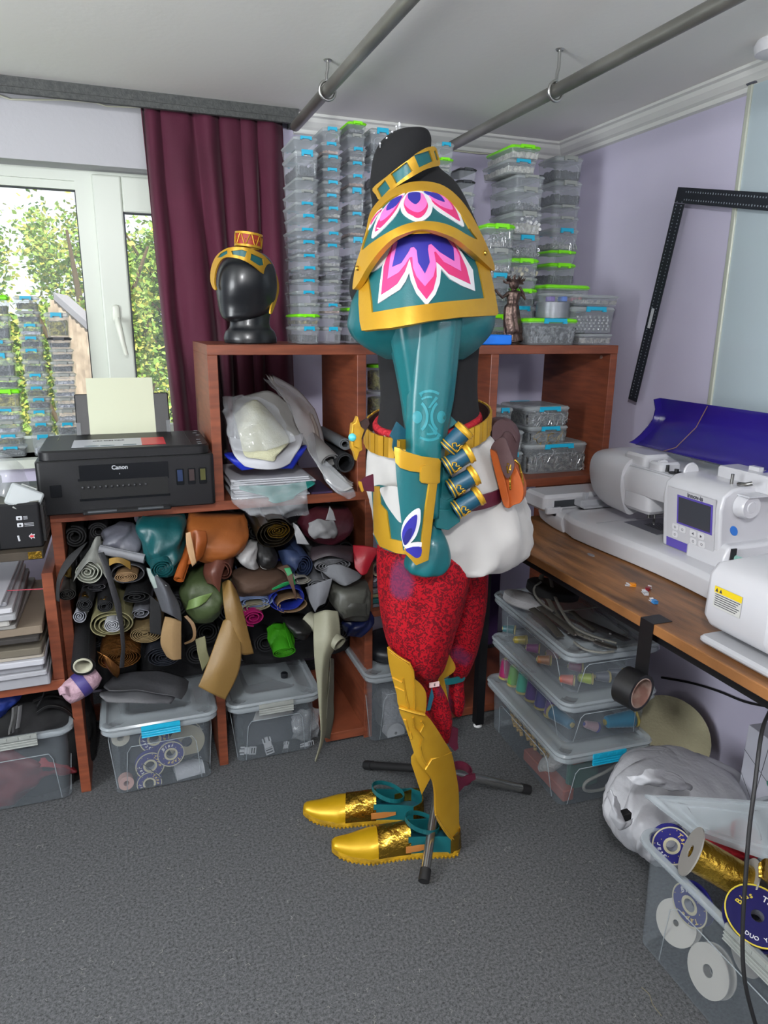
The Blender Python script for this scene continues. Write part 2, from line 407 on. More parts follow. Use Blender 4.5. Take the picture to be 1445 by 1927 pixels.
rp = [P(100, 550, 5.6), P(168, 610, 5.2), P(180, 602, 5.9), P(128, 556, 6.3)]
mb.add(rp + [v - Vector((0, 0, .05)) for v in rp], [(0, 1, 2, 3), (7, 6, 5, 4), (0, 4, 5, 1), (1, 5, 6, 2), (2, 6, 7, 3), (3, 7, 4, 0)])
mb.out('roof', mat('shed_roof', '#8b8a94', 0.8), shed)
mb = MB()
for k in range(9):
    t = k / 8; tp = rp[0].lerp(rp[1], t); mb.box(tp + Vector((-.03, .03, -.62)), tp + Vector((.03, .06, -.05)))
    mb.box(Vector((tp.x - .05, tp.y + .07, -1.8)), tp + Vector((.0, .09, -.1)))
mb.out('siding', mat('shed_wood', '#a89c90', 0.8, color2='#857a70', nscale=12), shed)
struct('trim_5', MB().box((-9, YB + .6, -2.2), (9, 22, -1.8)), mat('garden_ground', '#4f6b2c', 0.95, color2='#6a7a3a', nscale=3))
# ================================================================= shelf unit
SY0, SY1 = 2.03, 2.44     # front and back of the unit
T = .028
xA, xB, xC, xD, xE = xat(401, 700, SY0), xat(681, 720, SY0), xat(931, 700, SY0), xat(1153, 700, SY0), xat(107, 1000, SY0)
zT = 1.322; zM = 0.877; zL = 0.405
shelf = thing('shelf_unit', 'cherry-brown open cube shelf unit standing along the back wall', 'shelf unit', ((xA + xD) / 2, 2.2, 0))
def board(nm, a, b_): return bevel(MB().box(a, b_).out(nm, WOOD, shelf), .0012, 1)
board('top_panel', (xA - T / 2, SY0, zT - T), (xD + T / 2, SY1, zT))
board('side_panel', (xA - T / 2, SY0 + .001, zM), (xA + T / 2, SY1, zT - T))
board('divider', (xB - T / 2, SY0 + .001, zM), (xB + T / 2, SY1, zT - T))
board('divider', (xC - T / 2, SY0 + .001, zM), (xC + T / 2, SY1, zT - T))
board('side_panel', (xD - T / 2, SY0 + .001, 0), (xD + T / 2, SY1, zT - T))
board('middle_panel', (xE - T / 2, SY0, zM - T), (xD - T / 2, SY1, zM))
board('side_panel', (xE - T / 2, SY0 + .001, 0), (xE + T / 2, SY1, zM - T))
board('divider', (xat(695, 1000, SY0) - T / 2, SY0 + .001, 0), (xat(695, 1000, SY0) + T / 2, SY1, zM - T))
board('divider', (xat(420, 1400, SY0) - T / 2, SY0 + .001, 0), (xat(420, 1400, SY0) + T / 2, SY1, .30))
xDiv = xat(420, 1400, SY0); xB2 = xat(695, 1000, SY0)
for a_, b_ in ((PZ(612, 1400, 0).x, xB2 - T / 2), (PZ(700, 1403, 0).x + .32, xD - T / 2)): board('bottom_panel', (a_, SY0, 0.012), (b_, SY1, 0.042))
board('plinth', (xE + T / 2, SY1 - .02, .012), (xB2, SY1, .07))
mb = MB(); mb.lathe([(.006, 0), (.006, .003)], frame_to(PX(1132, 672, xD - T / 2), (-1, 0, 0))); mb.out('cam_cap', mat('cap_grey', '#8a6d62', .5), shelf)
# left shelf cell
lsh = thing('shelf_unit', 'cherry-brown low shelf cell at the left edge holding stacked papers', 'shelf unit', (-.45, 2.2, 0))
bevel(MB().box((-1.1, 1.96, .388), (xE - T / 2 - .001, 2.38, .418)).out('bottom_panel', WOOD, lsh), .0012, 1)
bevel(MB().box((xE - T / 2 - .029, 1.965, .418), (xE - T / 2 - .001, 2.38, .73)).out('side_panel', WOOD, lsh), .0012, 1)
bevel(MB().box((-1.1, 1.965, 0), (-1.07, 2.38, .388)).out('leg', WOOD, lsh), .0012, 1)
# ================================================================= curtain
cur = mat('maroon_velvet', '#480c27', 0.78, color2='#52102e', nscale=4, sheen=0.25, bump=0.06, bscale=250)
mb = MB(); NX, NZ = 220, 60; V = []
x0t, x1t = xat(260, 210, 2.6), xat(532, 240, 2.6)
for j in range(NZ + 1):
    t = j / NZ; z = 2.045 - t * 1.3
    xl = x0t + (xat(320, 800, 2.6) - x0t) * min(1, (2.045 - z) / (2.045 - zat(320, 800, 2.6))); xr = x1t + .02 * t
    for i in range(NX + 1):
        s = i / NX
        ph = s * 6.2 * 2 * pi + 1.4 * sin(s * 9 + 1.2 * t) + .5 * sin(t * 4 + s * 5)
        amp = .016 + .010 * sin(s * 13 + 2) + .012 * t * (1 + .6 * sin(7 * s))
        y = 2.612 + amp * sin(ph) * (.75 + .25 * t) - .012 * t + .008 * noise.noise(Vector((s * 14, t * 6, 3)))
        x = xl + (xr - xl) * s + .01 * sin(ph * .5 + 1) * (.3 + t) + .006 * cos(ph)
        V.append((x, min(y, 2.65), z))
mb.add(V, [(j * (NX + 1) + i, j * (NX + 1) + i + 1, (j + 1) * (NX + 1) + i + 1, (j + 1) * (NX + 1) + i) for j in range(NZ) for i in range(NX)])
o = mb.out('curtain', cur, smooth=180, label='long maroon velvet curtain hanging in folds right of the window', cat='curtain')
so = o.modifiers.new('solid', 'SOLIDIFY'); so.thickness = .002
# ================================================================= ceiling pipes, hooks
def pipe(X, z, y1, label):
    mb = MB(); mb.tube([(X, YF + .02, z), (X, -.3, z), (X, .6, z), (X, 1.4, z), (X, y1, z)], .0165, 20)
    mb.out('ceiling_pipe', mat('galvanised_pipe', '#7d7c76', 0.42, 0.75, color2='#a3a29a', nscale=14, stretch=(1, .25, 1), bump=.05), label=label, cat='pipe', group='hanging pipes', smooth=60)
pipe(.59, 2.007, 2.5, 'galvanised pipe under the ceiling, the left one, ending by the curtain')
pipe(1.133, 1.985, 2.52, 'galvanised pipe under the ceiling, the right one, passing over the mannequin')
def hook(X, z, Y, label):
    mb = MB(); r = .0235
    pts = [Vector((X, Y, ZC)), Vector((X, Y, z + r + .03)), Vector((X - .004, Y, z + r + .012))]
    for k in range(0, 25):
        a = radians(100 + k * 15); pts.append(Vector((X + cos(a) * (r), Y + k * .0006, z + sin(a) * (r) - .001)))
    mb.tube(pts, .0042, 10); mb.lathe([(.012, 0), (.009, -.004)], Matrix.Translation((X, Y, ZC)), 10)
    mb.out('ceiling_hook', mat('zinc_hook', '#b9b9b6', .28, .95), label=label, cat='hook', group='ceiling hooks', smooth=50)
hook(.59, 2.007, 2.10, 'steel eye hook in the ceiling holding the left pipe')
hook(1.133, 1.985, 1.80, 'steel eye hook in the ceiling holding the right pipe')
mb = MB(); mb.lathe([(.05, 0), (.055, -.012), (.05, -.03), (.03, -.036)], Matrix.Translation(PZ(1465, 75, ZC)), 28)
mb.out('smoke_detector', WHITE, label='round white detector on the ceiling at the top right corner', cat='detector', smooth=40)
# ================================================================= whiteboard, set square
wb = thing('whiteboard', 'large whiteboard with pale metal frame hung on the right wall', 'whiteboard', (XR - .01, 1.5, 1.1))
p0 = PX(1414, 150, XR - .02); p1 = PX(1330, 765, XR - .02); yb = (p0.y + p1.y) / 2 + .003
MB().box((XR - .014, .35, .95), (XR - .002, yb, p0.z)).out('board', mat('whiteboard_face', '#aebcc2', .22, coat=.3), wb)
mb = MB(); mb.box((XR - .02, yb - .012, .95), (XR - .001, yb + .004, p0.z + .01)); mb.box((XR - .02, .35, p0.z - .004), (XR - .001, yb, p0.z + .012)); bevel(mb.out('frame', mat('board_frame', '#c4c8ba', .35, .3), wb), .003)
mb = MB(); mb.rbox((XR - .026, yb - .03, p0.z - .012), (XR - .001, yb + .008, p0.z + .018), .006); mb.out('corner_cap', mat('cap_dark', '#5a5c66', .5), wb)
sqm = mat('ruler_black', '#1c2028', .5)
sq = thing('set_square', 'large black metal L-square ruler leaning against the right wall', 'ruler', (XR - .02, 1.9, .9))
a, b_, c = PX(1277, 352, XR - .034), PX(1183, 750, XR - .034), PX(1500, 366, XR - .034)
def bar(p, q, wv):
    d = (q - p).normalized(); n = Vector((-1, 0, 0)); sd = wv
    vs = [p, q, q + sd, p + sd]; return [v for v in vs] + [v + n * .0025 for v in vs]
FB = [(0, 1, 2, 3), (7, 6, 5, 4), (0, 4, 5, 1), (1, 5, 6, 2), (2, 6, 7, 3), (3, 7, 4, 0)]
mb = MB(); d1 = (b_ - a).normalized(); s1 = Vector((0, d1.z, -d1.y)) * .045; s1 = s1 if s1.y < 0 else -s1
d2 = (c - a).normalized(); s2 = Vector((0, -d2.z, d2.y)) * .045; s2 = s2 if s2.z < 0 else -s2
mb.add(bar(a + d1 * .046, b_, s1), FB); mb.add(bar(a, c, s2), FB); mb.out('blade', sqm, sq)
mb = MB(); tk = Vector((-.0032, 0, 0))
for (p, q, sd) in ((a, b_, s1), (a, c, s2)):
    L = (q - p).length; d = (q - p).normalized(); su = sd.normalized(); n = int(L / .0105)
    for k in range(4, n):
        for off in (.012, .0345):
            o_ = p + d * (k * .0105) + su * off + tk
            hgt = .004 if k % 5 else .006
            mb.add([o_ - su * hgt * .5 - d * .0017, o_ + su * hgt * .5 - d * .0017, o_ + su * hgt * .5 + d * .0017, o_ - su * hgt * .5 + d * .0017], [(0, 1, 2, 3)])
mb.out('graduation', mat('ruler_marks', '#8f98a0', .5), sq, fix=False)
mb = MB(); q = a + d1 * .37 + s1 * .42 + tk; mb.add([q - s1 * .16 , q + s1 * .16, q + s1 * .16 + d1 * .065, q - s1 * .16 + d1 * .065], [(0, 1, 2, 3)]); mb.out('sticker', mat('sticker', '#c9ccd0', .5), sq, fix=False)
# ================================================================= clear storage tubs
CONT = dict(none=None)
def cmat(hexa, shiny=0.3, c2=None):
    return mat('contents_' + hexa.strip('#') + (c2 or '').strip('#'), hexa, 0.35, shiny, color2=c2, nscale=70, bump=0.8, bscale=130, contrast=(.42, .58))
def tub(x0, x1, y0, y1, z0, z1, clipc=CYAN, label='', group=None, content=None, fill=.4, clabel='', lidm=None, lidt=None, bodym=None, side_clips=False, name='storage_tub', cat='storage tub', rot=0, clip_parts=True, clipw=.44, open_top=False, ridge=True, seg=4, rad=None):
    w_, d_ = x1 - x0, y1 - y0; h = z1 - z0
    lt = lidt or min(.014, h * .22); r = rad or min(w_, d_) * .13; tp = min(.002 + h * .05, w_ * .04)
    c = Vector(((x0 + x1) / 2, (y0 + y1) / 2, z0))
    M = Matrix.Translation(c) @ Matrix.Rotation(rot, 4, 'Z')
    t = thing(name, label, cat, c, group)
    hw, hd = w_ / 2, d_ / 2; io = .0022
    mb = MB()
    def ring(ins, z, rr):
        o = []; a_, b_ = hw - ins, hd - ins
        for (sx, sy, a0) in ((1, 1, 0), (-1, 1, 90), (-1, -1, 180), (1, -1, 270)):
            for k in range(seg + 1):
                q = radians(a0 + 90 * k / seg); o.append(M @ Vector((sx * (a_ - rr) + cos(q) * rr, sy * (b_ - rr) + sin(q) * rr, z)))
        return o
    hb = h if open_top else h - lt * .6
    R_ = [ring(io + tp + .0015, 0, r * .8), ring(io + tp, .004, r * .8), ring(io + tp * .15, hb * .86, r), ring(io, hb * .88, r), ring(io, hb, r)]
    if open_top: R_ += [ring(-.004, hb, r), ring(-.004, hb - .008, r)]
    mb.rings(R_, cap=False); n = len(R_[0]); mb.f.append(tuple(range(n))[::-1]); mb.mi.append(0)
    if ridge and h > .035:   # embossed window outline on the front
        zz = [(.12, .12), (.12, .62), (.24, .74), (.76, .74), (.88, .62), (.88, .12)]
        for sd in ((0, -1),):
            pts = []
            for (u, v) in zz:
                yy = -hd + io + tp * (1 - v) - .0008; pts.append(M @ Vector(((u - .5) * (w_ - 2 * tp) * .9, yy, v * hb)))
            mb.tube(pts, .0009 + h * .006, 4)
    body = mb.out('body', bodym or CLEAR, t, smooth=40, fix=False)
    if not open_top:
        mb = MB(); mb.rbox((-hw, -hd, hb - lt * .4), (hw, hd, h), r, seg, M); mb.rbox((-hw + r * .7, -hd + r * .7, h), (hw - r * .7, hd - r * .7, h + .0015), r * .6, seg, M)
        mb.out('lid', lidm or CLEARW, t, smooth=40)
    if clipc is not None:
        cw = w_ * clipw
        for s_ in ((-1, 1) if clip_parts else (-1,)):
            mb = MB()
            ya = s_ * (hd + .001); yb_ = s_ * (hd + .0055)
            mb.box((-cw / 2, min(ya, yb_), h - lt * .75), (cw / 2, max(ya, yb_), h + .0012), M)
            for q in (-1, 1): mb.box((q * cw * .42 - cw * .09, min(ya, yb_) - .0008, h - lt * 1.1), (q * cw * .42 + cw * .09, max(ya, yb_), h - lt * .6), M)
            mb.out('clip', clipc, t)
    if content is not None:
        zf = .006 + hb * fill * .86; rd = random.Random(int(abs(x0 * 9999) + z0 * 777))
        NX, NY = 16, 12; V = []; k1 = io + tp + .003
        for j in range(NY + 1):
            for i in range(NX + 1):
                u, v = i / NX, j / NY; ex = hw - k1 + tp * fill * .8; ey = hd - k1 + tp * fill * .8
                z = zf + rd.uniform(-1, 1) * min(.005, h * .05) + .12 * hb * fill * sin(u * 5 + x0 * 40) * .3
                V.append(M @ Vector(((u - .5) * 2 * (ex - .001), (v - .5) * 2 * (ey - .001), min(z, hb - lt))))
        mb = MB(); mb.add(V, [(j * (NX + 1) + i, j * (NX + 1) + i + 1, (j + 1) * (NX + 1) + i + 1, (j + 1) * (NX + 1) + i) for j in range(NY) for i in range(NX)])
        bt = [M @ Vector(((u - .5) * 2 * (hw - k1 - .001), (v - .5) * 2 * (hd - k1 - .001), .006)) for u, v in ((0, 0), (1, 0), (1, 1), (0, 1))]
        lo = [j for j in range(NX + 1)]; b0 = len(mb.v); mb.v += bt
        mb.f.append((b0, b0 + 1) + tuple(reversed(range(NX + 1)))); mb.mi.append(0)
        rt = [j * (NX + 1) + NX for j in range(NY + 1)]; mb.f.append((b0 + 1, b0 + 2) + tuple(reversed(rt))); mb.mi.append(0)
        tpz = [NY * (NX + 1) + i for i in range(NX + 1)]; mb.f.append((b0 + 2, b0 + 3) + tuple(tpz)); mb.mi.append(0)
        lf = [j * (NX + 1) for j in range(NY + 1)]; mb.f.append((b0 + 3, b0) + tuple(lf)); mb.mi.append(0)
        mb.f.append((b0 + 3, b0 + 2, b0 + 1, b0)); mb.mi.append(0)
        mb.out('loose_hardware', content, label=clabel, cat='hardware', kind='stuff', group='small hardware kept in the tubs')
    return t
LIMEL = LIME
def stack(xl, xr, Yf, depth, lids, bottom, clips, conts, where, group, zbase=None, wob=.003, lidw=1.0, offs=None):
    """lids: pixel rows of the lid tops, read at the front plane Yf; each tub stands on the one below"""
    ym = (xl + xr) / 2; rd = random.Random(int(xl))
    zs = [zat(ym, y, Yf) for y in lids] + [zat(ym, bottom, Yf) if zbase is None else zbase]
    yref = (lids[0] + bottom) / 2
    X0, X1 = xat(xl, yref, Yf), xat(xr, yref, Yf)
    for i in range(len(lids)):
        z1, z0 = zs[i], zs[i + 1] + .0015
        cc = clips[i]; cl = {'c': CYAN, 'g': LIME, 'w': GREYC, 'k': mat('charcoal_clip', '#33363b', .4), 'n': None}[cc]
        lm = LIME if cc in 'g' else (mat('charcoal_lid', '#2c2e33', .4) if cc == 'k' else None)
        nm = {'c': 'cyan', 'g': 'lime green', 'w': 'pale grey', 'k': 'black', 'n': 'no'}[cc]
        ct = conts[i] if i < len(conts) else None
        dx = rd.uniform(-wob, wob) + (offs[i] if offs else 0)
        pos = ORD[i] if i < len(lids) - 1 or len(lids) == 1 else 'bottom'
        pn = 'topmost' if i == 0 else ('lowest' if i == len(lids) - 1 else ORD[i] + ' from top')
        sz = 'tall' if (z1 - z0) > .065 else 'flat'
        tub(X0 + dx, X1 + dx, Yf + rd.uniform(0, wob), Yf + depth, z0, z1, cl, f'{sz} clear tub with {nm} clips, {pn} in {where}', group,
            ct[0] if ct else None, ct[1] if ct else .3, f'{ct[2]} bits in the tub {pn} in {where}' if ct else '', lidm=lm)
g1 = (cmat('#3a3c44', .4, '#70727a'), .35, 'grey metal'); g2 = (cmat('#8a7a3e', .7, '#4d4422'), .4, 'brass'); g3 = (cmat('#b9b6b0', .4, '#86868a'), .3, 'pale silver')
g4 = (cmat('#22242b', .2, '#3c3f4a'), .45, 'black'); g5 = (cmat('#a9a24a', .8, '#5f5a20'), .75, 'gold'); g6 = (cmat('#6a6e80', .3, '#9a9eb0'), .22, 'blue-grey'); g7 = (cmat('#9c7b6b', .2, '#c8a898'), .25, 'pinkish')
# --- left of the mannequin, on the shelf top
zt_ = zT + .0005
stack(557, 603, 2.06, .17, [258, 283, 335, 358, 381, 404, 430, 453, 479, 502, 526, 548, 571, 592, 615], 638, 'ccwwccccccccwgc',
      [None, g4, None, None, None, None, g6, g6, None, g1, None, None, None, g2, g4], 'column nearest the curtain', 'narrow tubs stacked on the shelf unit', zt_)
stack(607, 645, 2.085, .17, [240, 269, 293, 317, 341, 366, 390, 413, 437, 460, 483, 505, 528, 550, 572, 594, 616], 638, 'ccccccccccwwwwcwc',
      [None, g7, g4, g6, g3, g1, g3, None, g6, None, g3, g1, None, g3, g7, None, None], 'column second from the curtain', 'narrow tubs stacked on the shelf unit', zt_)
stack(654, 690, 2.12, .17, [229, 253, 278, 305, 329, 354, 400, 425, 447, 491, 513, 536, 558, 580, 608], 636, 'gwcccccwcwwwwgc',
      [g1, None, g3, None, g7, g3, None, g7, g6, g6, g1, g6, g4, g4, g1], 'column third from the curtain', 'narrow tubs stacked on the shelf unit', zt_)
stack(696, 742, 2.14, .17, [242, 292, 355, 384, 412, 440, 480, 520, 560, 600], 636, 'cccwcccgcc',
      [g4, g1, g3, g1, g4, g1, g3, g4, g1, g4], 'column behind the black torso', 'narrow tubs stacked on the shelf unit', zt_)
# --- right of the neck
stack(815, 850, 2.16, .17, [268, 297, 318, 340, 365, 400, 440, 480, 520, 560, 600], 636, 'cgwcwcccwcc', [None, g3, None, None, g1, g3, g1, g1, g1, g1, g1], 'column right of the neck', 'narrow tubs stacked on the shelf unit', zt_)
stack(858, 893, 2.2, .14, [316, 339, 362, 388, 415, 445, 480, 515, 555, 595], 636, 'kkwwwwwwww', [None, None, None, g1, g1, g1, g4, g4, g4, g4], 'column with two black lids', 'narrow tubs stacked on the shelf unit', zt_)
# --- big tubs on the right
pearls = (cmat('#c9cbcf', .5, '#75777c'), .75, 'round silver'); rings_ = (cmat('#8d9094', .7, '#34363a'), .5, 'ring shaped'); wht = (cmat('#d4d2c8', .1, '#a5a49c'), .55, 'white')
stack(965, 1021, 2.2, .19, [273, 301, 329, 352, 398, 443, 487, 523, 544, 577, 617], 636, 'gcwwwcgwgcg', [wht, wht, None, g1, wht, rings_, g3, None, g4, g2, g2],
      'tall column before the corner', 'wide tubs stacked on the shelf unit', zt_, offs=[-.02, -.035, 0, 0, 0, 0, 0, 0, 0, 0, 0])
stack(1037, 1090, 2.3, .13, [293, 340, 386, 408, 430, 472, 496, 537, 570, 600], 634, 'wwwwcggwww', [g4, g4, None, None, g3, None, g4, g4, g4, g4],
      'column in the wall corner', 'wide tubs stacked on the shelf unit', zt_)
stack(912, 968, 2.15, .17, [421, 468, 514, 558, 592], 637, 'gwcwg', [g3, g3, g1, g4, g2], 'column behind the statuette', 'wide tubs stacked on the shelf unit', zt_)
def tubpx(xl, xr, yt, yb, Yf, depth, clip, label, content=None, fill=.4, clabel='', group='loose tubs on the shelf top', lidm=None, z0=None, **k):
    ym = (yt + yb) / 2
    return tub(xat(xl, ym, Yf), xat(xr, ym, Yf), Yf, Yf + depth, zat((xl + xr) / 2, yb, Yf) if z0 is None else z0, zat((xl + xr) / 2, yt, Yf), clip, label, group, content, fill, clabel, lidm, **k)
tubpx(996, 1090, 600, 643, 2.04, .14, CYAN, 'clear tub of dark rings with lime lid and one cyan clip, under the tape roll', rings_[0], .85, 'dark rings filling the tub under the tape roll', lidm=LIME, z0=zt_)
tubpx(1090, 1156, 629, 643, 2.05, .13, None, 'flat clear tub of silver bits, lowest of the three at the right shelf end', g3[0], .7, 'silver bits in the flat tub at the right shelf end', z0=zt_)
z_ = zat(1120, 629, 2.05) + .004
tubpx(1078, 1160, 578, 628, 2.05, .14, CYAN, 'clear tub full of silver balls with cyan clip at the right shelf end', None, .9, '', z0=z_)
ball = mat('silver_ball', '#c9cbcf', .18, .85)
rd = random.Random(3); proto = None
bx0, bx1 = xat(1086, 603, 2.06), xat(1152, 603, 2.06)
def ball_thing(p, r, idx):
    global proto
    if proto is None:
        mb = MB(); mb.lathe([(r * sin(pi * k / 8) + 1e-5, -r * cos(pi * k / 8)) for k in range(9)], Matrix.Translation(p), 12)
        proto = mb.out('silver_ball', ball, smooth=180, label='shiny silver ball inside the tub at the right shelf end', cat='ball', group='silver balls in the tub')
        proto['base'] = 0; del proto['base']; BASE.append(Vector(proto.location) - Vector(p)); return
    o = proto.copy(); COL.objects.link(o); o.location = Vector(p) + BASE[0]
BASE = []
for r_ in range(5):
    for c in range(8):
        ball_thing((bx0 + (c + .5 + (.25 if r_ % 2 else -.1)) * (bx1 - bx0) / 8.3, 2.066 + rd.uniform(0, .006), z_ + .0125 + r_ * .0098), .0052, 0)
tubpx(1084, 1168, 556, 577, 2.055, .13, None, 'clear tub of glass pieces on top of the silver ball tub', g3[0], .5, 'glass bits in the uppermost tub at the right shelf end', z0=zat(1120, 578, 2.055) + .004, lidm=CLEARW)
tubpx(1028, 1113, 537, 556, 2.16, .11, None, 'wide clear tub with lime green lid standing above the small coloured box', None, .4, '', lidm=LIME, z0=zat(1070, 572, 2.16))
for yy0, yy1, nm in ((572, 600, 'upper'), (600, 636, 'lower')):
    tubpx(1032, 1108, yy0 + 1, yy1, 2.19, .08, None, f'plain clear tub hidden behind the silver tape roll, the {nm} one of two', g4[0], .6, f'black bits in the {nm} tub behind the tape roll')
cb = tubpx(1030, 1100, 553, 571, 2.075, .07, None, 'small clear box of coloured bobbins lying on the silver tape roll', None, z0=zat(1060, 569, 2.07))
for k, (xx, col) in enumerate(((1040, '#6a3fb0'), (1063, '#1f6fe0'), (1081, '#b0305a'), (1092, '#f06048'))):
    mb = MB(); p = P(xx, 566, 2.088); mb.rbox(p + Vector((-.0105 if k < 3 else -.006, 0, -.002)), p + Vector((.0105 if k < 3 else .006, .03, .014)), .004)
    mb.out('bobbin_pack', mat('bob' + col, col, .4), label=['purple', 'blue', 'dark red', 'orange'][k] + ' bobbin pack inside the small clear box on the tape roll', cat='bobbin pack')
mb = MB(); q = P(1044, 599, 2.1); r_ = (xat(1071, 585, 2.1) - xat(1017, 585, 2.1)) / 2; zz0 = zat(1044, 599, 2.09); zz1 = zat(1044, 569, 2.09)
mb.hollow(r_, r_ * .62, zz0 + .001, zz1, Matrix.Translation((q.x, 2.06 + r_, 0)), 36)
mb.out('tape_roll', mat('silver_tape', '#8f9299', .35, .5, bump=.2, bscale=8, stretch=(0, 0, 60)), smooth=40, label='silver duct tape roll standing on the lime-lidded tub of rings', cat='tape roll')
mb = MB(); p0 = P(888, 647, 2.035); mb.rbox((xat(880, 640, 2.035), 2.035, zT + .001), (xat(964, 640, 2.035), 2.15, zat(930, 630, 2.035)), .006)
mb.out('flat_box', mat('bright_blue', '#1478e8', .4), label='flat bright blue box lying on the shelf edge before the statuette', cat='box')
# countable-looking bits seen through the big tubs, uncountable in the photo
def bits(px0, px1, py0, py1, Y, n, kind, m_, nm, label, seed):
    rd = random.Random(seed); mb = MB()
    for k in range(n):
        p = P(rd.uniform(px0, px1), rd.uniform(py0, py1), Y + rd.uniform(0, .01)); ax = (rd.uniform(-.6, .6), -1, rd.uniform(-.6, .6))
        if kind == 'disc': mb.lathe([(.0005, -.0008), (.0052, -.0008), (.0052, .0008), (.0005, .0008)], frame_to(p, ax), 12)
        elif kind == 'ring': mb.hollow(.0052, .0032, -.0008, .0008, frame_to(p, ax), 12)
        else: a = rd.uniform(0, 3.1); q = Vector((cos(a), 0, sin(a))) * .012; mb.tube([p - q, p + Vector((0, -.002, .006)), p + q], .0011, 5)
    mb.out(nm, m_, label=label, cat='hardware', kind='stuff')
sil = mat('silver_bits', '#c9cacc', .25, .8); whb = mat('white_bits', '#dcdcdc', .4)
bits(972, 1016, 405, 436, 2.206, 26, 'disc', whb, 'loose_buttons', 'round white buttons in the tall column right of the shoulder', 1)
bits(975, 1016, 381, 393, 2.206, 20, 'ring', sil, 'loose_rings', 'silver grommets heaped above the tub of white buttons', 2)
bits(970, 1014, 462, 481, 2.206, 22, 'ring', sil, 'loose_rings', 'grey rings in the tub below the white buttons', 3)
bits(968, 1012, 504, 519, 2.206, 22, 'disc', mat('cream_bits', '#c9c1a8', .4), 'loose_buttons', 'cream buttons in the lime-lidded tub below the grey rings', 4)
bits(1042, 1084, 452, 466, 2.306, 20, 'hook', sil, 'loose_hooks', 'silver hooks in the corner column tub with cyan clips', 5)
bits(918, 962, 440, 463, 2.156, 34, 'hook', sil, 'wire_loops', 'tangled silver wire loops in the lime-lidded tub by the shoulder plate', 6)
bits(918, 962, 500, 511, 2.156, 14, 'hook', sil, 'wire_pins', 'silver pins in the tub under the wire loops', 7)
bits(1000, 1068, 776, 802, 2.104, 34, 'hook', sil, 'snap_hooks', 'silver snap hooks in the upper tub of the right cubby', 8)
bits(1002, 1064, 815, 838, 2.104, 26, 'hook', mat('brass', '#a58436', .3, .9), 'brass_slides', 'brass wire slides in the middle tub of the right cubby', 9)
bits(1000, 1098, 850, 882, 2.094, 46, 'hook', sil, 'wire_hooks', 'silver wire hooks in the wide tub of the right cubby', 10)
# statuette
st_ = thing('statuette', 'dark bronze figurine of a draped standing woman on the shelf top', 'statuette', P(963, 640, 2.1))
bz = mat('bronze', '#4a3a36', .35, .8, color2='#75625a', nscale=40, bump=.3, bscale=80)
def fold_(t, s): return 1 + .09 * sin(t * 9 + s * 3) * (1 if s > .0 else 0)
mb = MB(); loft(mb, densify([(641, 946, 984, 2.1, .02), (630, 950, 980, 2.1, .018), (622, 950, 981, 2.1, .022), (600, 949, 978, 2.1, .02), (578, 951, 975, 2.1, .018), (570, 956, 973, 2.1, .015), (560, 955, 977, 2.1, .017), (550, 954, 981, 2.1, .017), (547, 961, 973, 2.1, .008), (544, 963, 971, 2.1, .007)], 5), 36, fold=fold_)
mb.out('draped_body', bz, st_, smooth=60)
mb = MB(); loft(mb, densify([(545, 963, 971, 2.1, .006), (540, 959, 975, 2.1, .011), (532, 958, 976, 2.1, .012), (525, 963, 971, 2.1, .006)], 4), 20); mb.out('head', bz, st_, smooth=60)
mb = MB()
for pts in ([(980, 552), (988, 562), (985, 553), (978, 540)], [(955, 553), (945, 560), (938, 553), (932, 545)]):
    mb.tube([P(a, b_, 2.09) for a, b_ in pts], [.006, .005, .0045, .004], 8)
mb.out('arms', bz, st_, smooth=60)
mb = MB(); rd = random.Random(5)
for k in range(26):
    a = rd.uniform(-.2, pi + .2); p = P(967, 534, 2.1); e = p + Vector((cos(a) * .035 * rd.uniform(.6, 1.1), rd.uniform(-.01, .01), sin(a) * .018 + .004)); mb.tube([p + (e - p) * .4, e, e + Vector((rd.uniform(-.006, .006), 0, .006))], [.0028, .0028, .0012], 5)
mb.out('leafy_crown', bz, st_, smooth=60)
mb = MB(); mb.lathe([(.024, 0), (.025, .004), (.018, .009), (.017, .014)], Matrix.Translation((P(966, 640, 2.1).x, 2.1, zT + .0005)), 20); mb.out('plinth', bz, st_, smooth=40)
mb = MB(); mb.lathe([(.005, 0), (.02, .004), (.024, .03), (.018, .06), (.012, .07), (.013, .08)], Matrix.Translation((xat(897, 620, 2.12), 2.12, zT + .001)), 20)
mb.out('glass_vase', mat('patterned_blue', '#1d3a4e', .3, color2='#5f90a8', nscale=60), label='dark blue patterned vase peeking out below the teal cape', cat='vase', smooth=60)
# --- cubby tubs (right cubby and centre cubby)
hooks_ = cmat('#7c7b76', .6, '#34363b')
zb = zM + .0005
def ctub(xl, xr, yt, yb, Yf, d, label, z0=None, cl='metal rings'): 
    return tubpx(xl, xr, yt, yb, Yf, d, CYAN, label, hooks_, .7, cl + ' in the tub ' + label.split('clip' if 'clip' in label else 'tub')[-1].strip(' ,').replace(' in the right cubby', ''), group='tubs of metal hardware in the cubbies', z0=z0)
z1 = zat(1050, 845, 2.1); z2 = zat(1030, 808, 2.11)
ctub(990, 1108, 836, 890, 2.09, .2, 'wide clear tub of wire hooks with cyan clip, lowest in the right cubby', zb, 'wire hooks')
zA = zat(1050, 836, 2.09) + .003
ctub(996, 1072, 803, 843, 2.10, .18, 'middle clear tub of brass slides with cyan clip in the right cubby', zA, 'brass slides')
zB_ = zat(1030, 803, 2.10) + .003
ctub(990, 1076, 766, 806, 2.10, .2, 'upper clear tub of snap hooks with cyan clip in the right cubby', zB_, 'snap hooks')
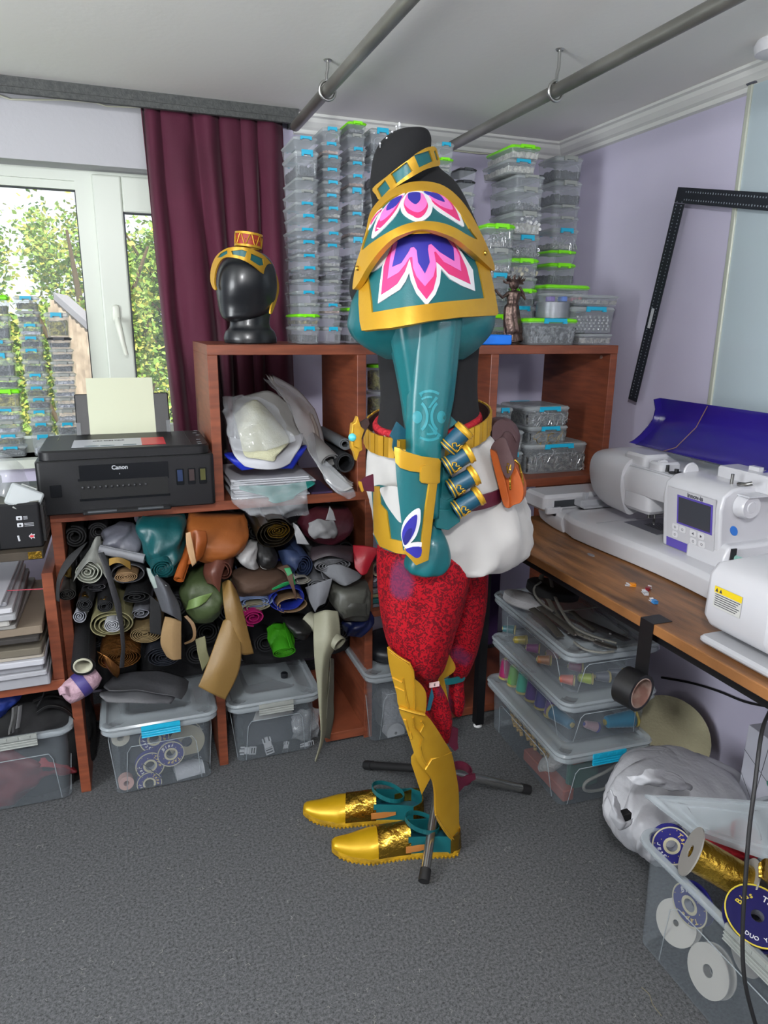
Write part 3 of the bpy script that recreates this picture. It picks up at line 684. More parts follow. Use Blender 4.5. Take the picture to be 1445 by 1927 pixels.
ctub(940, 986, 852, 895, 2.1, .2, 'small clear tub behind the pouch, lowest beside the divider', zb, 'small rings')
zA = zat(960, 852, 2.1) + .003
ctub(940, 988, 812, 853, 2.1, .2, 'small clear tub behind the pouch, middle one beside the divider', zA, 'steel rings')
zA = zat(960, 812, 2.1) + .003
ctub(932, 966, 768, 812, 2.11, .2, 'small clear tub in the right cubby, topmost beside the divider', zA, 'steel buckles')
ctub(876, 905, 838, 900, 2.12, .2, 'clear tub left of the cubby divider, almost hidden by the golden belt', zb, 'steel parts')
for k, (yt, yb_, lm, nm) in enumerate(((685, 733, LIME, 'lime green lid'), (737, 790, CLEARW, 'white lid'))):
    pass
zj = [zat(706, 790, 2.07), zat(706, 737, 2.07), zat(706, 686, 2.07)]
for k, (lm, nm, lo) in enumerate(((CLEARW, 'white', 'the lower of two'), (LIME, 'lime green', 'standing on the white-lidded one'))):
    xx = xat(705, 740, 2.1)
    tj = thing('round_jar', f'clear jar of gold beads with {nm} lid, {lo}', 'jar', (xx, 2.1, zj[k]), 'bead jars')
    M = Matrix.Translation((xx + .004, 2.1, 0)); R_ = .028
    mb = MB(); mb.lathe([(R_ * .9, zj[k] + .002), (R_, zj[k] + .01), (R_, zj[k + 1] - .008)], M, 28); mb.out('body', CLEAR, tj, smooth=40, fix=False)
    mb = MB(); mb.lathe([(R_ + .002, zj[k + 1] - .01), (R_ + .002, zj[k + 1] - .001), (R_ - .003, zj[k + 1])], M, 28); mb.out('lid', lm, tj, smooth=40)
    mb = MB(); mb.lathe([(R_ * .85, zj[k] + .004), (R_ * .95, zj[k] + .012), (R_ * .95, zj[k + 1] - .022), (R_ * .5, zj[k + 1] - .018)], M, 28)
    mb.out('gold_beads', g5[0], label=f'loose gold beads filling the jar with {nm} lid', cat='beads', kind='stuff')
xx = xat(705, 740, 2.1)
tubpx(700, 732, 793, 880, 2.075, .1, None, 'clear tub of gold beads under the two round jars', g5[0], .6, 'gold beads in the tub under the round jars', z0=zb)
# --- tubs on the window sill
YS = 2.665
sb = (cmat('#6a6a30', .6, '#34361c'), .5, 'olive gold'); sk = (cmat('#30343a', .5, '#6a6e74'), .5, 'dark metal'); sl = (cmat('#8a8d9a', .3, '#c8cbd6'), .3, 'pale grey')
zs_ = WZ0 + .0005
stack(-30, 32, YS, .06, [556, 595, 641, 665, 712, 734, 770, 794, 819, 842], 864, 'gwccwgcwcc', [sb, sk, sk, sk, sk, g5, sl, sl, sb, sk], 'left column on window sill', 'tubs stacked on the window sill', zs_, lidw=1)
stack(43, 90, YS, .06, [558, 586, 610, 634, 657, 680, 704, 728, 750, 773, 797, 819], 864, 'cwcccwcccccc', [sb, sk, sl, sk, sb, sk, sl, sb, sk, sl, sk, sl], 'middle column on window sill', 'tubs stacked on the window sill', zs_)
stack(97, 143, YS, .06, [589, 636, 658, 681, 704, 728, 750, 772, 796, 822], 864, 'ckwwwwwwcc', [g5, g4, sk, sk, sl, sl, sl, sl, sk, sl], 'right column on window sill', 'tubs stacked on the window sill', zs_)
# ================================================================= mannequin
def K(ox, oy, sc): return lambda L: [(ox + a / sc, oy + b_ / sc) for a, b_ in L]
K6 = K(640, 230, 4.1); K3 = K(640, 640, 3.803); K4 = K(640, 1040, 2.919)
JERSEY = mat('black_jersey', '#0d0e11', 0.9, bump=.04, bscale=400)
CHROME = mat('chrome', '#a6a6a4', 0.18, .9)
RUB = mat('black_rubber', '#141416', 0.6)
BLUE = mat('royal_blue_foam', '#2c2a93', .5); PINK = mat('pink_foam', '#e070bb', .5); MAG = mat('magenta_foam', '#d22f70', .5); WF = mat('white_foam', '#d9d8da', .5)
man = thing('mannequin', 'black tailor\'s dummy torso on a chrome tripod, wearing the costume', 'mannequin', (.77, 1.6, 0))
mb = MB(); loft(mb, densify([(246, 745, 790, 1.56, .03), (250, 736, 800, 1.56, .05), (264, 719, 807, 1.56, .058), (290, 706, 808, 1.56, .062), (320, 701, 822, 1.56, .07), (350, 700, 852, 1.56, .09), (400, 708, 868, 1.56, .14), (470, 686, 892, 1.56, .17), (530, 664, 900, 1.56, .165), (570, 670, 902, 1.56, .15), (610, 695, 896, 1.56, .13), (650, 712, 892, 1.56, .12), (700, 718, 889, 1.56, .115), (760, 721, 890, 1.56, .12), (830, 712, 905, 1.56, .14), (930, 712, 915, 1.56, .15), (1000, 730, 900, 1.56, .14)], 5), 40)
mb.out('torso', JERSEY, man, smooth=180)
hub = Vector((.77, 1.6, .14))
mb = MB(); mb.tube([hub + Vector((0, 0, -.03)), Vector((.77, 1.58, .95))], .0125, 16); mb.out('pole', CHROME, man, smooth=60)
mb = MB(); mb.lathe([(.02, -.03), (.026, -.02), (.026, .02), (.018, .03)], Matrix.Translation(hub), 20); mb.out('hub', RUB, man, smooth=40)
for tip, mt_ in ((PZ(797, 1668, 0), CHROME), (PZ(688, 1447, 0), RUB), (PZ(995, 1494, 0), CHROME)):
    d = tip - hub; d.normalize(); t2 = tip + Vector((0, 0, .0145))
    mb = MB(); mb.tube([hub, hub.lerp(t2, .92)], .0125, 16); lg = mb.out('leg', mt_, man, smooth=60)
    mb = MB(); mb.tube([hub.lerp(t2, .9), t2], [.0145, .0145], 16); mb.out('rubber_foot', RUB, lg, smooth=60)
# pins on the neck top
pin_m = mat('pin_white', '#d8dbe0', .3)
mb = MB(); rd = random.Random(11)
for a, b_, L in ((746, 243, 12), (752, 240, 11), (749, 234, 5), (757, 246, 6), (715, 272, 5), (780, 247, 4), (795, 249, 4), (738, 250, 5), (727, 262, 5)):
    p = P(a, b_ + 6, 1.54); e = P(a + rd.uniform(-3, 3), b_ - L * .4, 1.54); mb.tube([p, e], .0006, 5); mb.lathe([(.0005, -.0022), (.0022, -.001), (.0022, .001), (.0005, .0022)], Matrix.Translation(e), 8)
mb.out('pin', pin_m, label='white-headed pins and needles stuck into the top of the neck', cat='pins')
# ------------------------------------------------ neck collar
Dc = lambda x, y: 1.435 + .085 * ((x - 775) / 66) ** 2
col = thing('collar', 'golden collar band with teal windows tilted around the dummy neck', 'collar', P(770, 330, 1.45))
wins = [K6([(283, 515), (345, 445), (385, 510), (315, 585)]), K6([(390, 400), (515, 305), (560, 375), (430, 475)]), K6([(570, 255), (690, 218), (720, 300), (610, 350)]), K6([(722, 222), (738, 218), (760, 288), (746, 298)])]
po = curvepoly(K6([(250, 510), (350, 425), (450, 345), (540, 280), (620, 225), (700, 188), (738, 196), (755, 240), (772, 325), (720, 345), (650, 368), (540, 430), (440, 492), (375, 545), (305, 600), (275, 560)]), 3)
relief('backing', po, Dc, .004, TEAL, col, step=12)
relief('frame', po, Dc, .006, GOLD, col, step=9, off=.006, holes=wins)
# ------------------------------------------------ pauldron
DU = lambda x, y: 1.285 + .155 * abs((x - 797) / 133) ** 2.1 + (.00125 * (430 - y) if y < 430 else -.0002 * (y - 430)) + (.0000035 * max(0, 400 - y) ** 2)
DL = lambda x, y: 1.325 + .13 * abs((x - 800) / 135) ** 2.1 + .0003 * (480 - y)
pau = thing('pauldron', 'teal and gold layered shoulder armour with pink and blue petal motif', 'shoulder armour', P(797, 600, 1.35))
UP = curvepoly(K6([(95, 1270), (118, 1110), (165, 960), (200, 830), (230, 700), (300, 600), (400, 520), (500, 472), (600, 455), (700, 460), (800, 490), (900, 565), (1000, 690), (1100, 880), (1165, 1030), (1192, 1115), (1182, 1145), (1100, 1070), (1000, 980), (900, 905), (800, 860), (700, 832), (600, 830), (500, 858), (400, 905), (300, 1000), (210, 1120), (150, 1225), (108, 1285)]), 3)
UH = curvepoly(K6([(165, 985), (205, 850), (245, 740), (330, 635), (430, 562), (540, 532), (620, 524), (710, 533), (800, 570), (880, 640), (960, 750), (1020, 850), (1060, 905), (980, 868), (890, 815), (800, 780), (700, 763), (600, 765), (500, 788), (400, 832), (300, 890), (220, 945)]), 3)
relief('upper_plate', UP, DU, .006, TEAL, pau, step=9)
relief('upper_border', UP, DU, .013, GOLD, pau, step=8, off=.007, holes=[UH])
LP = K6([(155, 1200), (143, 1300), (141, 1400), (150, 1540), (165, 1608), (400, 1585), (700, 1532), (950, 1502), (1210, 1490), (1222, 1470), (1200, 1340), (1180, 1240), (1150, 1120), (1050, 980), (900, 860), (640, 790), (400, 860), (250, 1000)])
LH = K6([(205, 1150), (220, 1260), (236, 1380), (242, 1468), (500, 1425), (800, 1385), (1118, 1357), (1095, 1240), (1070, 1120), (1040, 1040), (920, 905), (640, 815), (400, 890), (270, 1030)])
relief('lower_plate', LP, DL, .006, TEAL, pau, step=10)
relief('lower_border', LP, DL, .012, GOLD, pau, step=8, off=.006, holes=[LH])
def petals(spec, D, o0):
    for i, (nm, mt_, L) in enumerate(spec): relief(nm, curvepoly(K6(L), 3), D, .003, mt_, pau, step=9, off=o0 + i * .0012)
petals([('white_petal', WF, [(530, 535), (480, 590), (464, 650), (482, 700), (540, 742), (600, 762), (645, 755), (698, 710), (713, 650), (700, 595), (650, 540), (590, 524)]),
        ('magenta_petal', MAG, [(530, 545), (497, 600), (491, 640), (515, 692), (560, 720), (603, 738), (650, 708), (678, 650), (664, 600), (628, 550)]),
        ('pink_petal', PINK, [(527, 548), (502, 595), (497, 632), (540, 672), (600, 693), (650, 668), (671, 622), (655, 580), (625, 545)]),
        ('blue_petal', BLUE, [(533, 543), (522, 578), (542, 606), (582, 630), (614, 602), (621, 570), (610, 540)])], DU, .004)
petals([('white_petal', WF, [(640, 530), (700, 533), (785, 560), (860, 606), (905, 660), (937, 735), (957, 803), (920, 785), (850, 740), (770, 690), (712, 640), (670, 580)]),
        ('magenta_petal', MAG, [(700, 540), (780, 562), (850, 612), (890, 670), (918, 735), (922, 762), (850, 715), (775, 665), (712, 612)]),
        ('pink_petal', PINK, [(690, 538), (780, 560), (840, 610), (870, 672), (800, 655), (735, 615), (690, 572)]),
        ('blue_petal', BLUE, [(645, 532), (700, 538), (765, 556), (808, 612), (745, 592), (695, 565)])], DU, .004)
petals([('white_petal', WF, [(500, 545), (475, 600), (463, 650), (425, 720), (340, 810), (250, 897), (247, 850), (280, 750), (315, 690), (375, 620), (440, 573)]),
        ('magenta_petal', MAG, [(480, 566), (458, 620), (420, 690), (345, 780), (272, 845), (277, 800), (305, 740), (380, 645), (440, 580)]),
        ('pink_petal', PINK, [(488, 562), (452, 620), (385, 708), (310, 763), (313, 712), (355, 645), (422, 583)]),
        ('blue_petal', BLUE, [(478, 568), (432, 640), (357, 680), (373, 625), (422, 585)])], DU, .004)
petals([('white_petal', WF, [(840, 592), (900, 628), (950, 690), (985, 738), (955, 722), (900, 660)])], DU, .0055)
petals([('white_petal', WF, [(325, 660), (275, 735), (215, 830), (207, 830), (228, 770), (270, 705)]), ('magenta_petal', MAG, [(318, 672), (275, 725), (235, 790), (240, 760), (275, 708)])], DU, .0045)
SH = lambda L: K6(L)
for nm, mt_, L, o in (('white_petal', WF, [(400, 945), (350, 1040), (325, 1110), (305, 1250), (290, 1398), (380, 1340), (460, 1290), (505, 1225), (532, 1160), (545, 1220), (590, 1320), (670, 1412), (735, 1330), (770, 1240), (780, 1130), (850, 1210), (940, 1262), (1042, 1303), (1025, 1140), (950, 1020), (870, 900), (640, 830)], 0),
                      ('magenta_petal', MAG, [(405, 940), (360, 1040), (335, 1110), (315, 1330), (380, 1290), (440, 1245), (500, 1150), (536, 1050), (565, 1180), (600, 1280), (668, 1365), (720, 1290), (745, 1190), (742, 1075), (770, 1100), (840, 1170), (1008, 1250), (975, 1120), (920, 1000), (860, 900), (640, 840)], 1),
                      ('pink_petal', PINK, [(412, 930), (385, 1050), (365, 1208), (450, 1160), (500, 1100), (535, 1045), (557, 1040), (562, 1120), (590, 1190), (655, 1265), (720, 1190), (742, 1100), (725, 1000), (740, 998), (800, 1075), (935, 1150), (920, 1030), (860, 910), (640, 840)], 2),
                      ('blue_petal', BLUE, [(450, 900), (425, 1000), (400, 1115), (470, 1085), (520, 1010), (545, 965), (570, 960), (590, 985), (602, 1080), (655, 1165), (692, 1080), (677, 980), (682, 945), (705, 938), (770, 1000), (882, 1070), (875, 970), (820, 895), (640, 850)], 3)):
    relief(nm, SH(L), DL, .003, mt_, pau, step=9, off=.004 + o * .0012)
relief('white_petal', curvepoly(K6([(390, 950), (330, 1020), (260, 1090), (215, 1138), (240, 1155), (300, 1120), (350, 1060)]), 3), DL, .003, WF, pau, off=.0045)
relief('white_petal', curvepoly(K6([(880, 920), (950, 985), (1045, 1062), (1045, 1020), (980, 960), (920, 915)]), 3), DL, .003, WF, pau, off=.0065)
for a, b_ in ((134, 1128), (1118, 1010)):
    q = K6([(a, b_)])[0]; c = P(q[0], q[1], DU(*q) - .009); mb = MB(); mb.lathe([(.0052, 0), (.0055, .002), (.003, .004), (.001, .0045)], frame_to(c, (-.2, -1, .2)), 6); mb.out('rivet', mat('brass', '#a58436', .3, .9), pau)
# ------------------------------------------------ teal sleeve with printed sign
sl_ = thing('sleeve', 'long teal leather sleeve with puffed shoulder hanging from the armour', 'sleeve', P(810, 1080, 1.37))
SLV = mat('sleeve_leather', '#0e575d', .36, color2='#116468', nscale=4, bump=.04, bscale=200, coat=.12)
mb = MB(); loft(mb, densify([(520, 690, 900, 1.47, .07), (560, 668, 918, 1.46, .085), (590, 657, 926, 1.455, .095), (615, 655, 922, 1.455, .095), (640, 667, 908, 1.46, .09), (660, 697, 888, 1.46, .07), (676, 728, 868, 1.46, .045)], 5), 48, fold=lambda t, s: 1 + .035 * sin(t * 5 + s * 4) * s + .02 * noise.noise(Vector((cos(t) * 3, sin(t) * 3, s * 5))))
mb.out('puff', SLV, sl_, smooth=180)
mb = MB(); loft(mb, densify([(590, 724, 812, 1.40, .045), (650, 735, 812, 1.40, .045), (700, 746, 812, 1.40, .042), (760, 757, 812, 1.40, .038), (800, 762, 810, 1.395, .034), (850, 770, 812, 1.39, .03), (900, 776, 812, 1.385, .028)], 5), 36, fold=lambda t, s: 1 + .05 * sin(t * 3 + 2) + .05 * sin(t * 8 + s * 2))
mb.out('rear_fold', SLV, sl_, smooth=180)
def fr_row(y):
    T_ = [(600, 779, 868), (650, 776, 863), (700, 772, 858), (750, 768, 852), (800, 766, 842), (850, 766, 834), (900, 772, 830)]
    for i in range(len(T_) - 1):
        if y <= T_[i + 1][0] or i == len(T_) - 2:
            t = (y - T_[i][0]) / (T_[i + 1][0] - T_[i][0]); return T_[i][1] + (T_[i + 1][1] - T_[i][1]) * t, T_[i][2] + (T_[i + 1][2] - T_[i][2]) * t
FF = lambda t: 1 + .035 * sin(t * 4 + 1) + .02 * sin(t * 9)
mb = MB(); loft(mb, [(y, fr_row(y)[0], fr_row(y)[1], 1.375, .04) for y in range(596, 980, 12)], 72, fold=lambda t, s: FF(t))
mb.out('front_fold', SLV, sl_, smooth=180)
mb = MB(); loft(mb, densify([(950, 792, 829, 1.375, .028), (968, 806, 828, 1.375, .018), (980, 808, 826, 1.375, .017), (992, 800, 828, 1.375, .022), (1012, 786, 838, 1.37, .035), (1035, 776, 845, 1.37, .042), (1058, 764, 845, 1.37, .044), (1074, 766, 830, 1.37, .04), (1081, 778, 806, 1.37, .02)], 5), 44, fold=lambda t, s: 1 + .05 * sin(t * 7 + s * 2) * s)
mb.out('cuff', SLV, sl_, smooth=180)
for yy in (968, 982):
    mb = MB(); a, b_ = P(806, yy, 1.375), P(829, yy, 1.375); c = (a + b_) / 2; r = (b_ - a).length / 2 + .002
    mb.tube([c + Vector((cos(t) * r, sin(t) * .02, -.003 * sin(t))) for t in [2 * pi * k / 24 for k in range(25)]], .0028, 8); mb.out('wrist_tie', SLV, sl_, smooth=60)
PRT = mat('teal_print', '#257f88', .42)
FF = lambda t: 1 + .035 * sin(t * 4 + 1) + .02 * sin(t * 9)
def DS_fit(u):
    best = (9, 0)
    for k in range(121):
        t = pi + pi * k / 120; e = abs(cos(t) * FF(t) - u)
        if e < best[0]: best = (e, 1.375 + sin(t) * .04 * FF(t))
    return best[1]
def DS(x, y):
    a, b_ = fr_row(y); xa = xat(a, y, 1.375); xb = xat(b_, y, 1.375); Y = 1.34
    for _ in range(5): Y = DS_fit(max(-.99, min(.99, (xat(x, y, Y) - (xa + xb) / 2) / ((xb - xa) / 2))))
    return Y
def arcp(cx, cy, r, a0, a1, wd, n=14, sx=1.0):
    o = [(cx + sx * (r + wd / 2) * cos(radians(a0 + (a1 - a0) * k / n)), cy + (r + wd / 2) * sin(radians(a0 + (a1 - a0) * k / n))) for k in range(n + 1)]
    i = [(cx + sx * (r - wd / 2) * cos(radians(a0 + (a1 - a0) * k / n)), cy + (r - wd / 2) * sin(radians(a0 + (a1 - a0) * k / n))) for k in range(n, -1, -1)]
    return o + i
def prt(L): relief('printed_sign', L, DS, .0008, PRT, sl_, step=6, off=.0012)
cx, cy = 808, 782; sx = .84
prt(arcp(cx, cy, 46, -118, -62, 5, sx=sx)); prt(arcp(cx, cy, 46, 62, 118, 5, sx=sx))
prt(arcp(cx, cy, 35, -120, -80, 4, sx=sx)); prt(arcp(cx, cy, 35, 60, 100, 4, sx=sx))
prt([(cx - sx * 27 + sx * 11 * cos(t), cy + 3 + 12 * sin(t)) for t in [2 * pi * k / 20 for k in range(20)]])
prt([(cx + sx * 27 + sx * 10 * cos(t), cy + 3 + 12 * sin(t)) for t in [2 * pi * k / 20 for k in range(20)]])
prt(arcp(cx - sx * 37, cy + 2, 32, -52, 52, 6, sx=sx)); prt(arcp(cx + sx * 37, cy + 2, 32, 128, 232, 6, sx=sx)); prt([(cx - 3, cy + 16), (cx + 1, cy + 16), (cx + 16, cy + 34), (cx + 11, cy + 37)]); prt([(cx - 3, cy - 14), (cx + 1, cy - 14), (cx + 17, cy - 33), (cx + 12, cy - 36)])
prt([(cx - sx * 24, cy - 42), (cx - sx * 12, cy - 46), (cx - sx * 18, cy - 34)]); prt([(cx + sx * 27, cy + 38), (cx + sx * 14, cy + 45), (cx + sx * 20, cy + 32)])
# ------------------------------------------------ bracer
DB = lambda x, y: 1.352 - .046 * math.sqrt(max(.04, 1 - ((x - 784) / 52) ** 2))
br = thing('bracer', 'teal forearm guard with gold edging and blue petals over the sleeve', 'bracer', P(785, 1060, 1.33))
BP = K3([(388, 800), (395, 880), (404, 1000), (420, 1150), (438, 1300), (437, 1400), (450, 1500), (545, 1608), (632, 1572), (660, 1300), (692, 1030), (716, 1015), (718, 870), (600, 838), (450, 800)])
relief('plate', BP, DB, .005, TEAL, br, step=9)
relief('gold_border', K3([(386, 765), (386, 805), (395, 875), (430, 915), (500, 937), (578, 948), (578, 1012), (596, 1025), (640, 1030), (610, 1230), (590, 1400), (580, 1545), (545, 1562), (462, 1485), (458, 1520), (545, 1612), (632, 1575), (660, 1320), (695, 1030), (714, 1020), (720, 865), (705, 847), (600, 835), (520, 815), (450, 793), (425, 775)]), DB, .008, GOLD, br, step=7, off=.006)
relief('gold_tab', curvepoly(K3([(584, 905), (648, 898), (655, 910), (652, 960), (700, 985), (712, 1010), (690, 1024), (600, 1022), (582, 1010)]), 2), DB, .004, GOLD, br, step=7, off=.009)
mb = MB(); c = (P(741, 842, 1.36) + P(829, 860, 1.36)) / 2
rr = [];
for k in range(29):
    t = radians(-10 + 200 * k / 28)
    rr.append([Vector((c.x - cos(t) * .047, 1.352 + sin(t) * .035, c.z + .006 * cos(t) + dz)) + Vector((0, 0, 0)) for dz in (.0, .022)] )
mb.rings([[q[0], q[1], q[1] + Vector((0, .004, 0)), q[0] + Vector((0, .004, 0))] for q in rr]); mb.out('back_band', GOLD, br, smooth=40)
for nm, mt_, L, o in (('white_petal', WF, [(568, 1205), (510, 1235), (455, 1300), (436, 1380), (445, 1440), (458, 1480), (500, 1455), (545, 1400), (570, 1320), (576, 1260)], 0), ('blue_petal', BLUE, [(548, 1250), (500, 1280), (455, 1340), (442, 1405), (462, 1468), (500, 1430), (535, 1365), (549, 1300)], 1), ('dark_petal', mat('indigo', '#1d1c6e', .5), [(515, 1350), (475, 1370), (452, 1430), (462, 1466), (500, 1425)], 2),
                      ('white_petal', WF, [(458, 1490), (500, 1455), (584, 1448), (584, 1480), (520, 1478), (472, 1502)], 0), ('blue_petal', BLUE, [(466, 1500), (520, 1482), (580, 1484), (578, 1542), (545, 1560), (505, 1535)], 1)):
    relief(nm, curvepoly(K3(L), 3), DB, .003, mt_, br, step=6, off=.005 + o * .0013)
# ------------------------------------------------ white wrap, tabard, belts
wr = mat('white_satin', '#bdbbb8', .6, color2='#b4b2af', nscale=3, sheen=.2)
def wfold(t, s): return 1 + .05 * noise.noise(Vector((cos(t) * 2.2 + s * 1.5, sin(t) * 2.2, s * 3.0))) + .07 * (1 - abs(sin(t * 4.5 + s * 4.5 + 1.2 * noise.noise(Vector((cos(t) * 2, sin(t) * 2, s * 3)))))) ** 2 + .03 * (.5 - abs(noise.noise(Vector((cos(t) * 3 + s * 3, sin(t) * 3 - s * 2, s * 4))))) + .02 * sin(t * 6 + s * 5) + .022 * sin(t * 13 + 1 - s * 6) + (.05 * math.exp(-((t - .2) / .5) ** 2) * sin(s * 14))
mb = MB(); loft(mb, densify([(812, 722, 905, 1.56, .128), (820, 712, 915, 1.56, .14), (860, 704, 938, 1.555, .158), (910, 706, 955, 1.555, .175), (955, 712, 970, 1.555, .185), (1000, 720, 974, 1.555, .19), (1030, 726, 958, 1.555, .185), (1045, 730, 925, 1.555, .165), (1051, 760, 895, 1.555, .12)], 6), 64, fold=wfold)
mb.out('white_wrap', wr, smooth=180, label='white satin hip wrap draped around the dummy under the belts', cat='cloth wrap')
DT = lambda x, y: 1.555 - .212 * math.sqrt(max(.02, 1 - ((x - 820) / 121) ** 2))
tb = thing('tabard', 'teal hip panel with broad golden border hanging below the white wrap', 'armour panel', P(745, 1040, 1.4))
TBP = curvepoly([(702, 915), (702, 960), (703, 1004), (714, 1028), (745, 1041), (790, 1046), (838, 1045), (838, 1032), (805, 1020), (795, 925), (740, 918)], 3)
relief('panel', TBP, DT, .004, TEAL, tb, step=10)
relief('gold_border', [(702, 915), (702, 960), (703, 1004), (714, 1028), (745, 1041), (790, 1046), (838, 1045), (838, 1030), (790, 1026), (760, 1020), (734, 1014), (727, 962), (715, 948), (713, 915)], DT, .008, GOLD, tb, step=8, off=.005)
relief('white_swath', curvepoly([(716, 918), (722, 940), (735, 962), (755, 984), (757, 950), (752, 918)], 4), DT, .004, wr, tb, step=8, off=.004)
def ringband(nm, mt_, cx_, cy_, rx, ry, z0, kx, ky, hgt, th, a0, a1, n, parent=None, gap=0.0, **k):
    mb = MB()
    for i in range(n):
        t0 = radians(a0 + (a1 - a0) * i / n); t1 = radians(a0 + (a1 - a0) * (i + 1 - gap) / n)
        def q(t, e, dz): return Vector((cx_ + (rx + e) * cos(t), cy_ - (ry + e) * sin(t), z0 + kx * cos(t) - ky * sin(t) + dz))
        m_ = (t0 + t1) / 2; ts = (t0, m_, t1)
        mb.rings([[q(t, 0, -hgt / 2), q(t, th * (1 if not gap else (.75 if t != m_ else 1.1)), -hgt / 2), q(t, th * (1 if not gap else (.75 if t != m_ else 1.1)), hgt / 2), q(t, 0, hgt / 2)] for t in ts], cap=True)
    return mb.out(nm, mt_, parent, **k)
C0 = P(803, 800, 1.56)
belt = thing('belt', 'wide golden segmented belt with star buckle around the dummy waist', 'belt', C0)
ringband('band', mat('dark_lining', '#3a2420', .7), C0.x, 1.56, .143, .160, C0.z, .030, .018, .040, .003, 0, 360, 40, belt)
GS = ringband('gold_segment', GOLD, C0.x, 1.56, .1462, .1635, C0.z, .030, .018, .046, .005, 0, 360, 30, belt, gap=.1)
mb = MB(); mb.tube([Vector((C0.x + .118 * cos(t), 1.56 - .135 * sin(t), C0.z + .02 * cos(t) - .012 * sin(t) + .008)) for t in [2 * pi * k / 40 for k in range(41)]], .012, 10, flat=1.2)
mb.out('waistband', mat('red_ribbed', '#b01525', .7, bump=.8, bscale=90), smooth=60, label='bright red ribbed waistband showing inside the golden belt', cat='waistband')
Dk = const(1.42)
relief('star_buckle', K(640, 640, 3.803)([(128, 545), (150, 620), (175, 640), (155, 700), (160, 790), (140, 800), (118, 868), (100, 800), (85, 780), (80, 690), (90, 600), (110, 590)]), Dk, .018, GOLD, belt, rnd=.0015)
relief('buckle_plate', K3([(100, 610), (145, 640), (140, 775), (104, 760)]), const(1.414), .004, GOLD, belt)
mb = MB(); mb.lathe([(.009, 0), (.008, .004), (.003, .007), (.0005, .0075)], frame_to(P(663, 823, 1.418), (-.7, -.8, .1)), 14); mb.out('jewel', mat('aqua_jewel', '#4fb8c0', .15, coat=1), belt, smooth=60)
relief('belt_strap', K3([(150, 590), (200, 560), (210, 600), (185, 650), (165, 700), (150, 730), (150, 640)]), const(1.435), .01, mat('dark_lining', '#3a2420', .7), belt)
relief('teal_tab', K3([(408, 585), (470, 640), (470, 740), (390, 800), (378, 770), (385, 712), (358, 688)]), const(1.40), .006, TEALD, belt)
relief('teal_tab', K3([(740, 535), (790, 540), (838, 590), (770, 640), (738, 620)]), const(1.405), .006, TEAL, belt)
C1 = P(824, 903, 1.555)
mb2 = thing('belt', 'thin maroon leather belt with gold tip below the golden belt', 'belt', C1)
ringband('strap', mat('maroon_leather', '#4f1428', .42, bump=.05, bscale=200), C1.x, 1.555, .158, .198, C1.z - .002, .012, .010, .034, .004, 0, 360, 60, mb2, smooth=40)
relief('strap_end', K3([(238, 962), (245, 1085), (195, 1082), (150, 1065), (140, 1015), (180, 985)]), const(1.40), .006, mat('maroon_leather', '#4f1428', .42), mb2)
relief('gold_tip', K3([(140, 1015), (152, 1012), (170, 1078), (158, 1088), (136, 1030)]), const(1.398), .009, GOLD, mb2)
# vials on the hip
vt = mat('vial_teal', '#0f4257', .45)
vh = thing('vial_holster', 'stack of teal leather holster blocks behind the forearm guard', 'holster', P(845, 990, 1.36))
for L, nm in (([(745, 890), (790, 960), (815, 1010), (825, 1110), (770, 1150), (710, 1140), (705, 1010)], 1.352), ([(705, 1120), (760, 1150), (830, 1120), (850, 1200), (820, 1250), (740, 1250), (700, 1210)], 1.347), ([(695, 1210), (760, 1215), (790, 1215), (862, 1270), (860, 1300), (775, 1362), (690, 1345)], 1.342)):
    relief('block', K3(L), const(nm), .03, TEAL, vh, rnd=.002)
vials = [((846, 842), (872, 812)), ((843, 876), (879, 854)), ((851, 918), (889, 896)), ((861, 958), (898, 934))]
for i, (a, b_) in enumerate(vials):
    pa = P(a[0] - 6, a[1] + 4, 1.335); pb = P(b_[0], b_[1], 1.325); d = (pb - pa); L = d.length; M = frame_to(pa, d, (0, -1, 0)); R_ = .0195
    tv = thing('vial', 'dark teal cylinder with gilded cap and gold scrollwork, ' + ['topmost', 'second from the top', 'third from the top', 'lowest'][i] + ' on the hip', 'vial', pa, 'hip vials')
    mb = MB(); mb.lathe([(R_ * .96, 0), (R_, .003), (R_, L - .002)], M, 28); mb.out('tube', vt, tv, smooth=40)
    mb = MB(); mb.lathe([(R_ + .002, L - .004), (R_ + .0045, L), (R_ + .003, L + .005), (R_ + .0045, L + .008), (R_ * .8, L + .010), (R_ * .3, L + .011)], M, 24); mb.out('cap', FOIL if 0 else GOLD, tv, smooth=30)
    for z in (.002, .009):
        mb = MB(); mb.lathe([(R_ - .001, z), (R_ + .0022, z + .001), (R_ + .0022, z + .003), (R_ - .001, z + .004)], M, 28); mb.out('gold_ring', GOLD, tv, smooth=30)
    mb = MB()
    for (t0, pts) in ((1.35, [(0, .014), (.25, .012), (.3, .019), (.1, .023), (.18, .029), (.4, .027)]), (.75, [(0, .014), (-.2, .018), (.0, .024), (.2, .02), (.35, .027)]), (1.95, [(0, .013), (.2, .018), (-.1, .022), (.1, .029)])):
        mb.tube([M @ Vector((cos(t0 + a_ * 1.3 - .9) * (R_ + .0008), -sin(t0 + a_ * 1.3 - .9) * (R_ + .0008) * -1, z)) for a_, z in smoothpts([Vector((p_, q_)) for p_, q_ in pts], 4)], .0013, 6)
    mb.out('scrollwork', GOLD, tv, smooth=60)
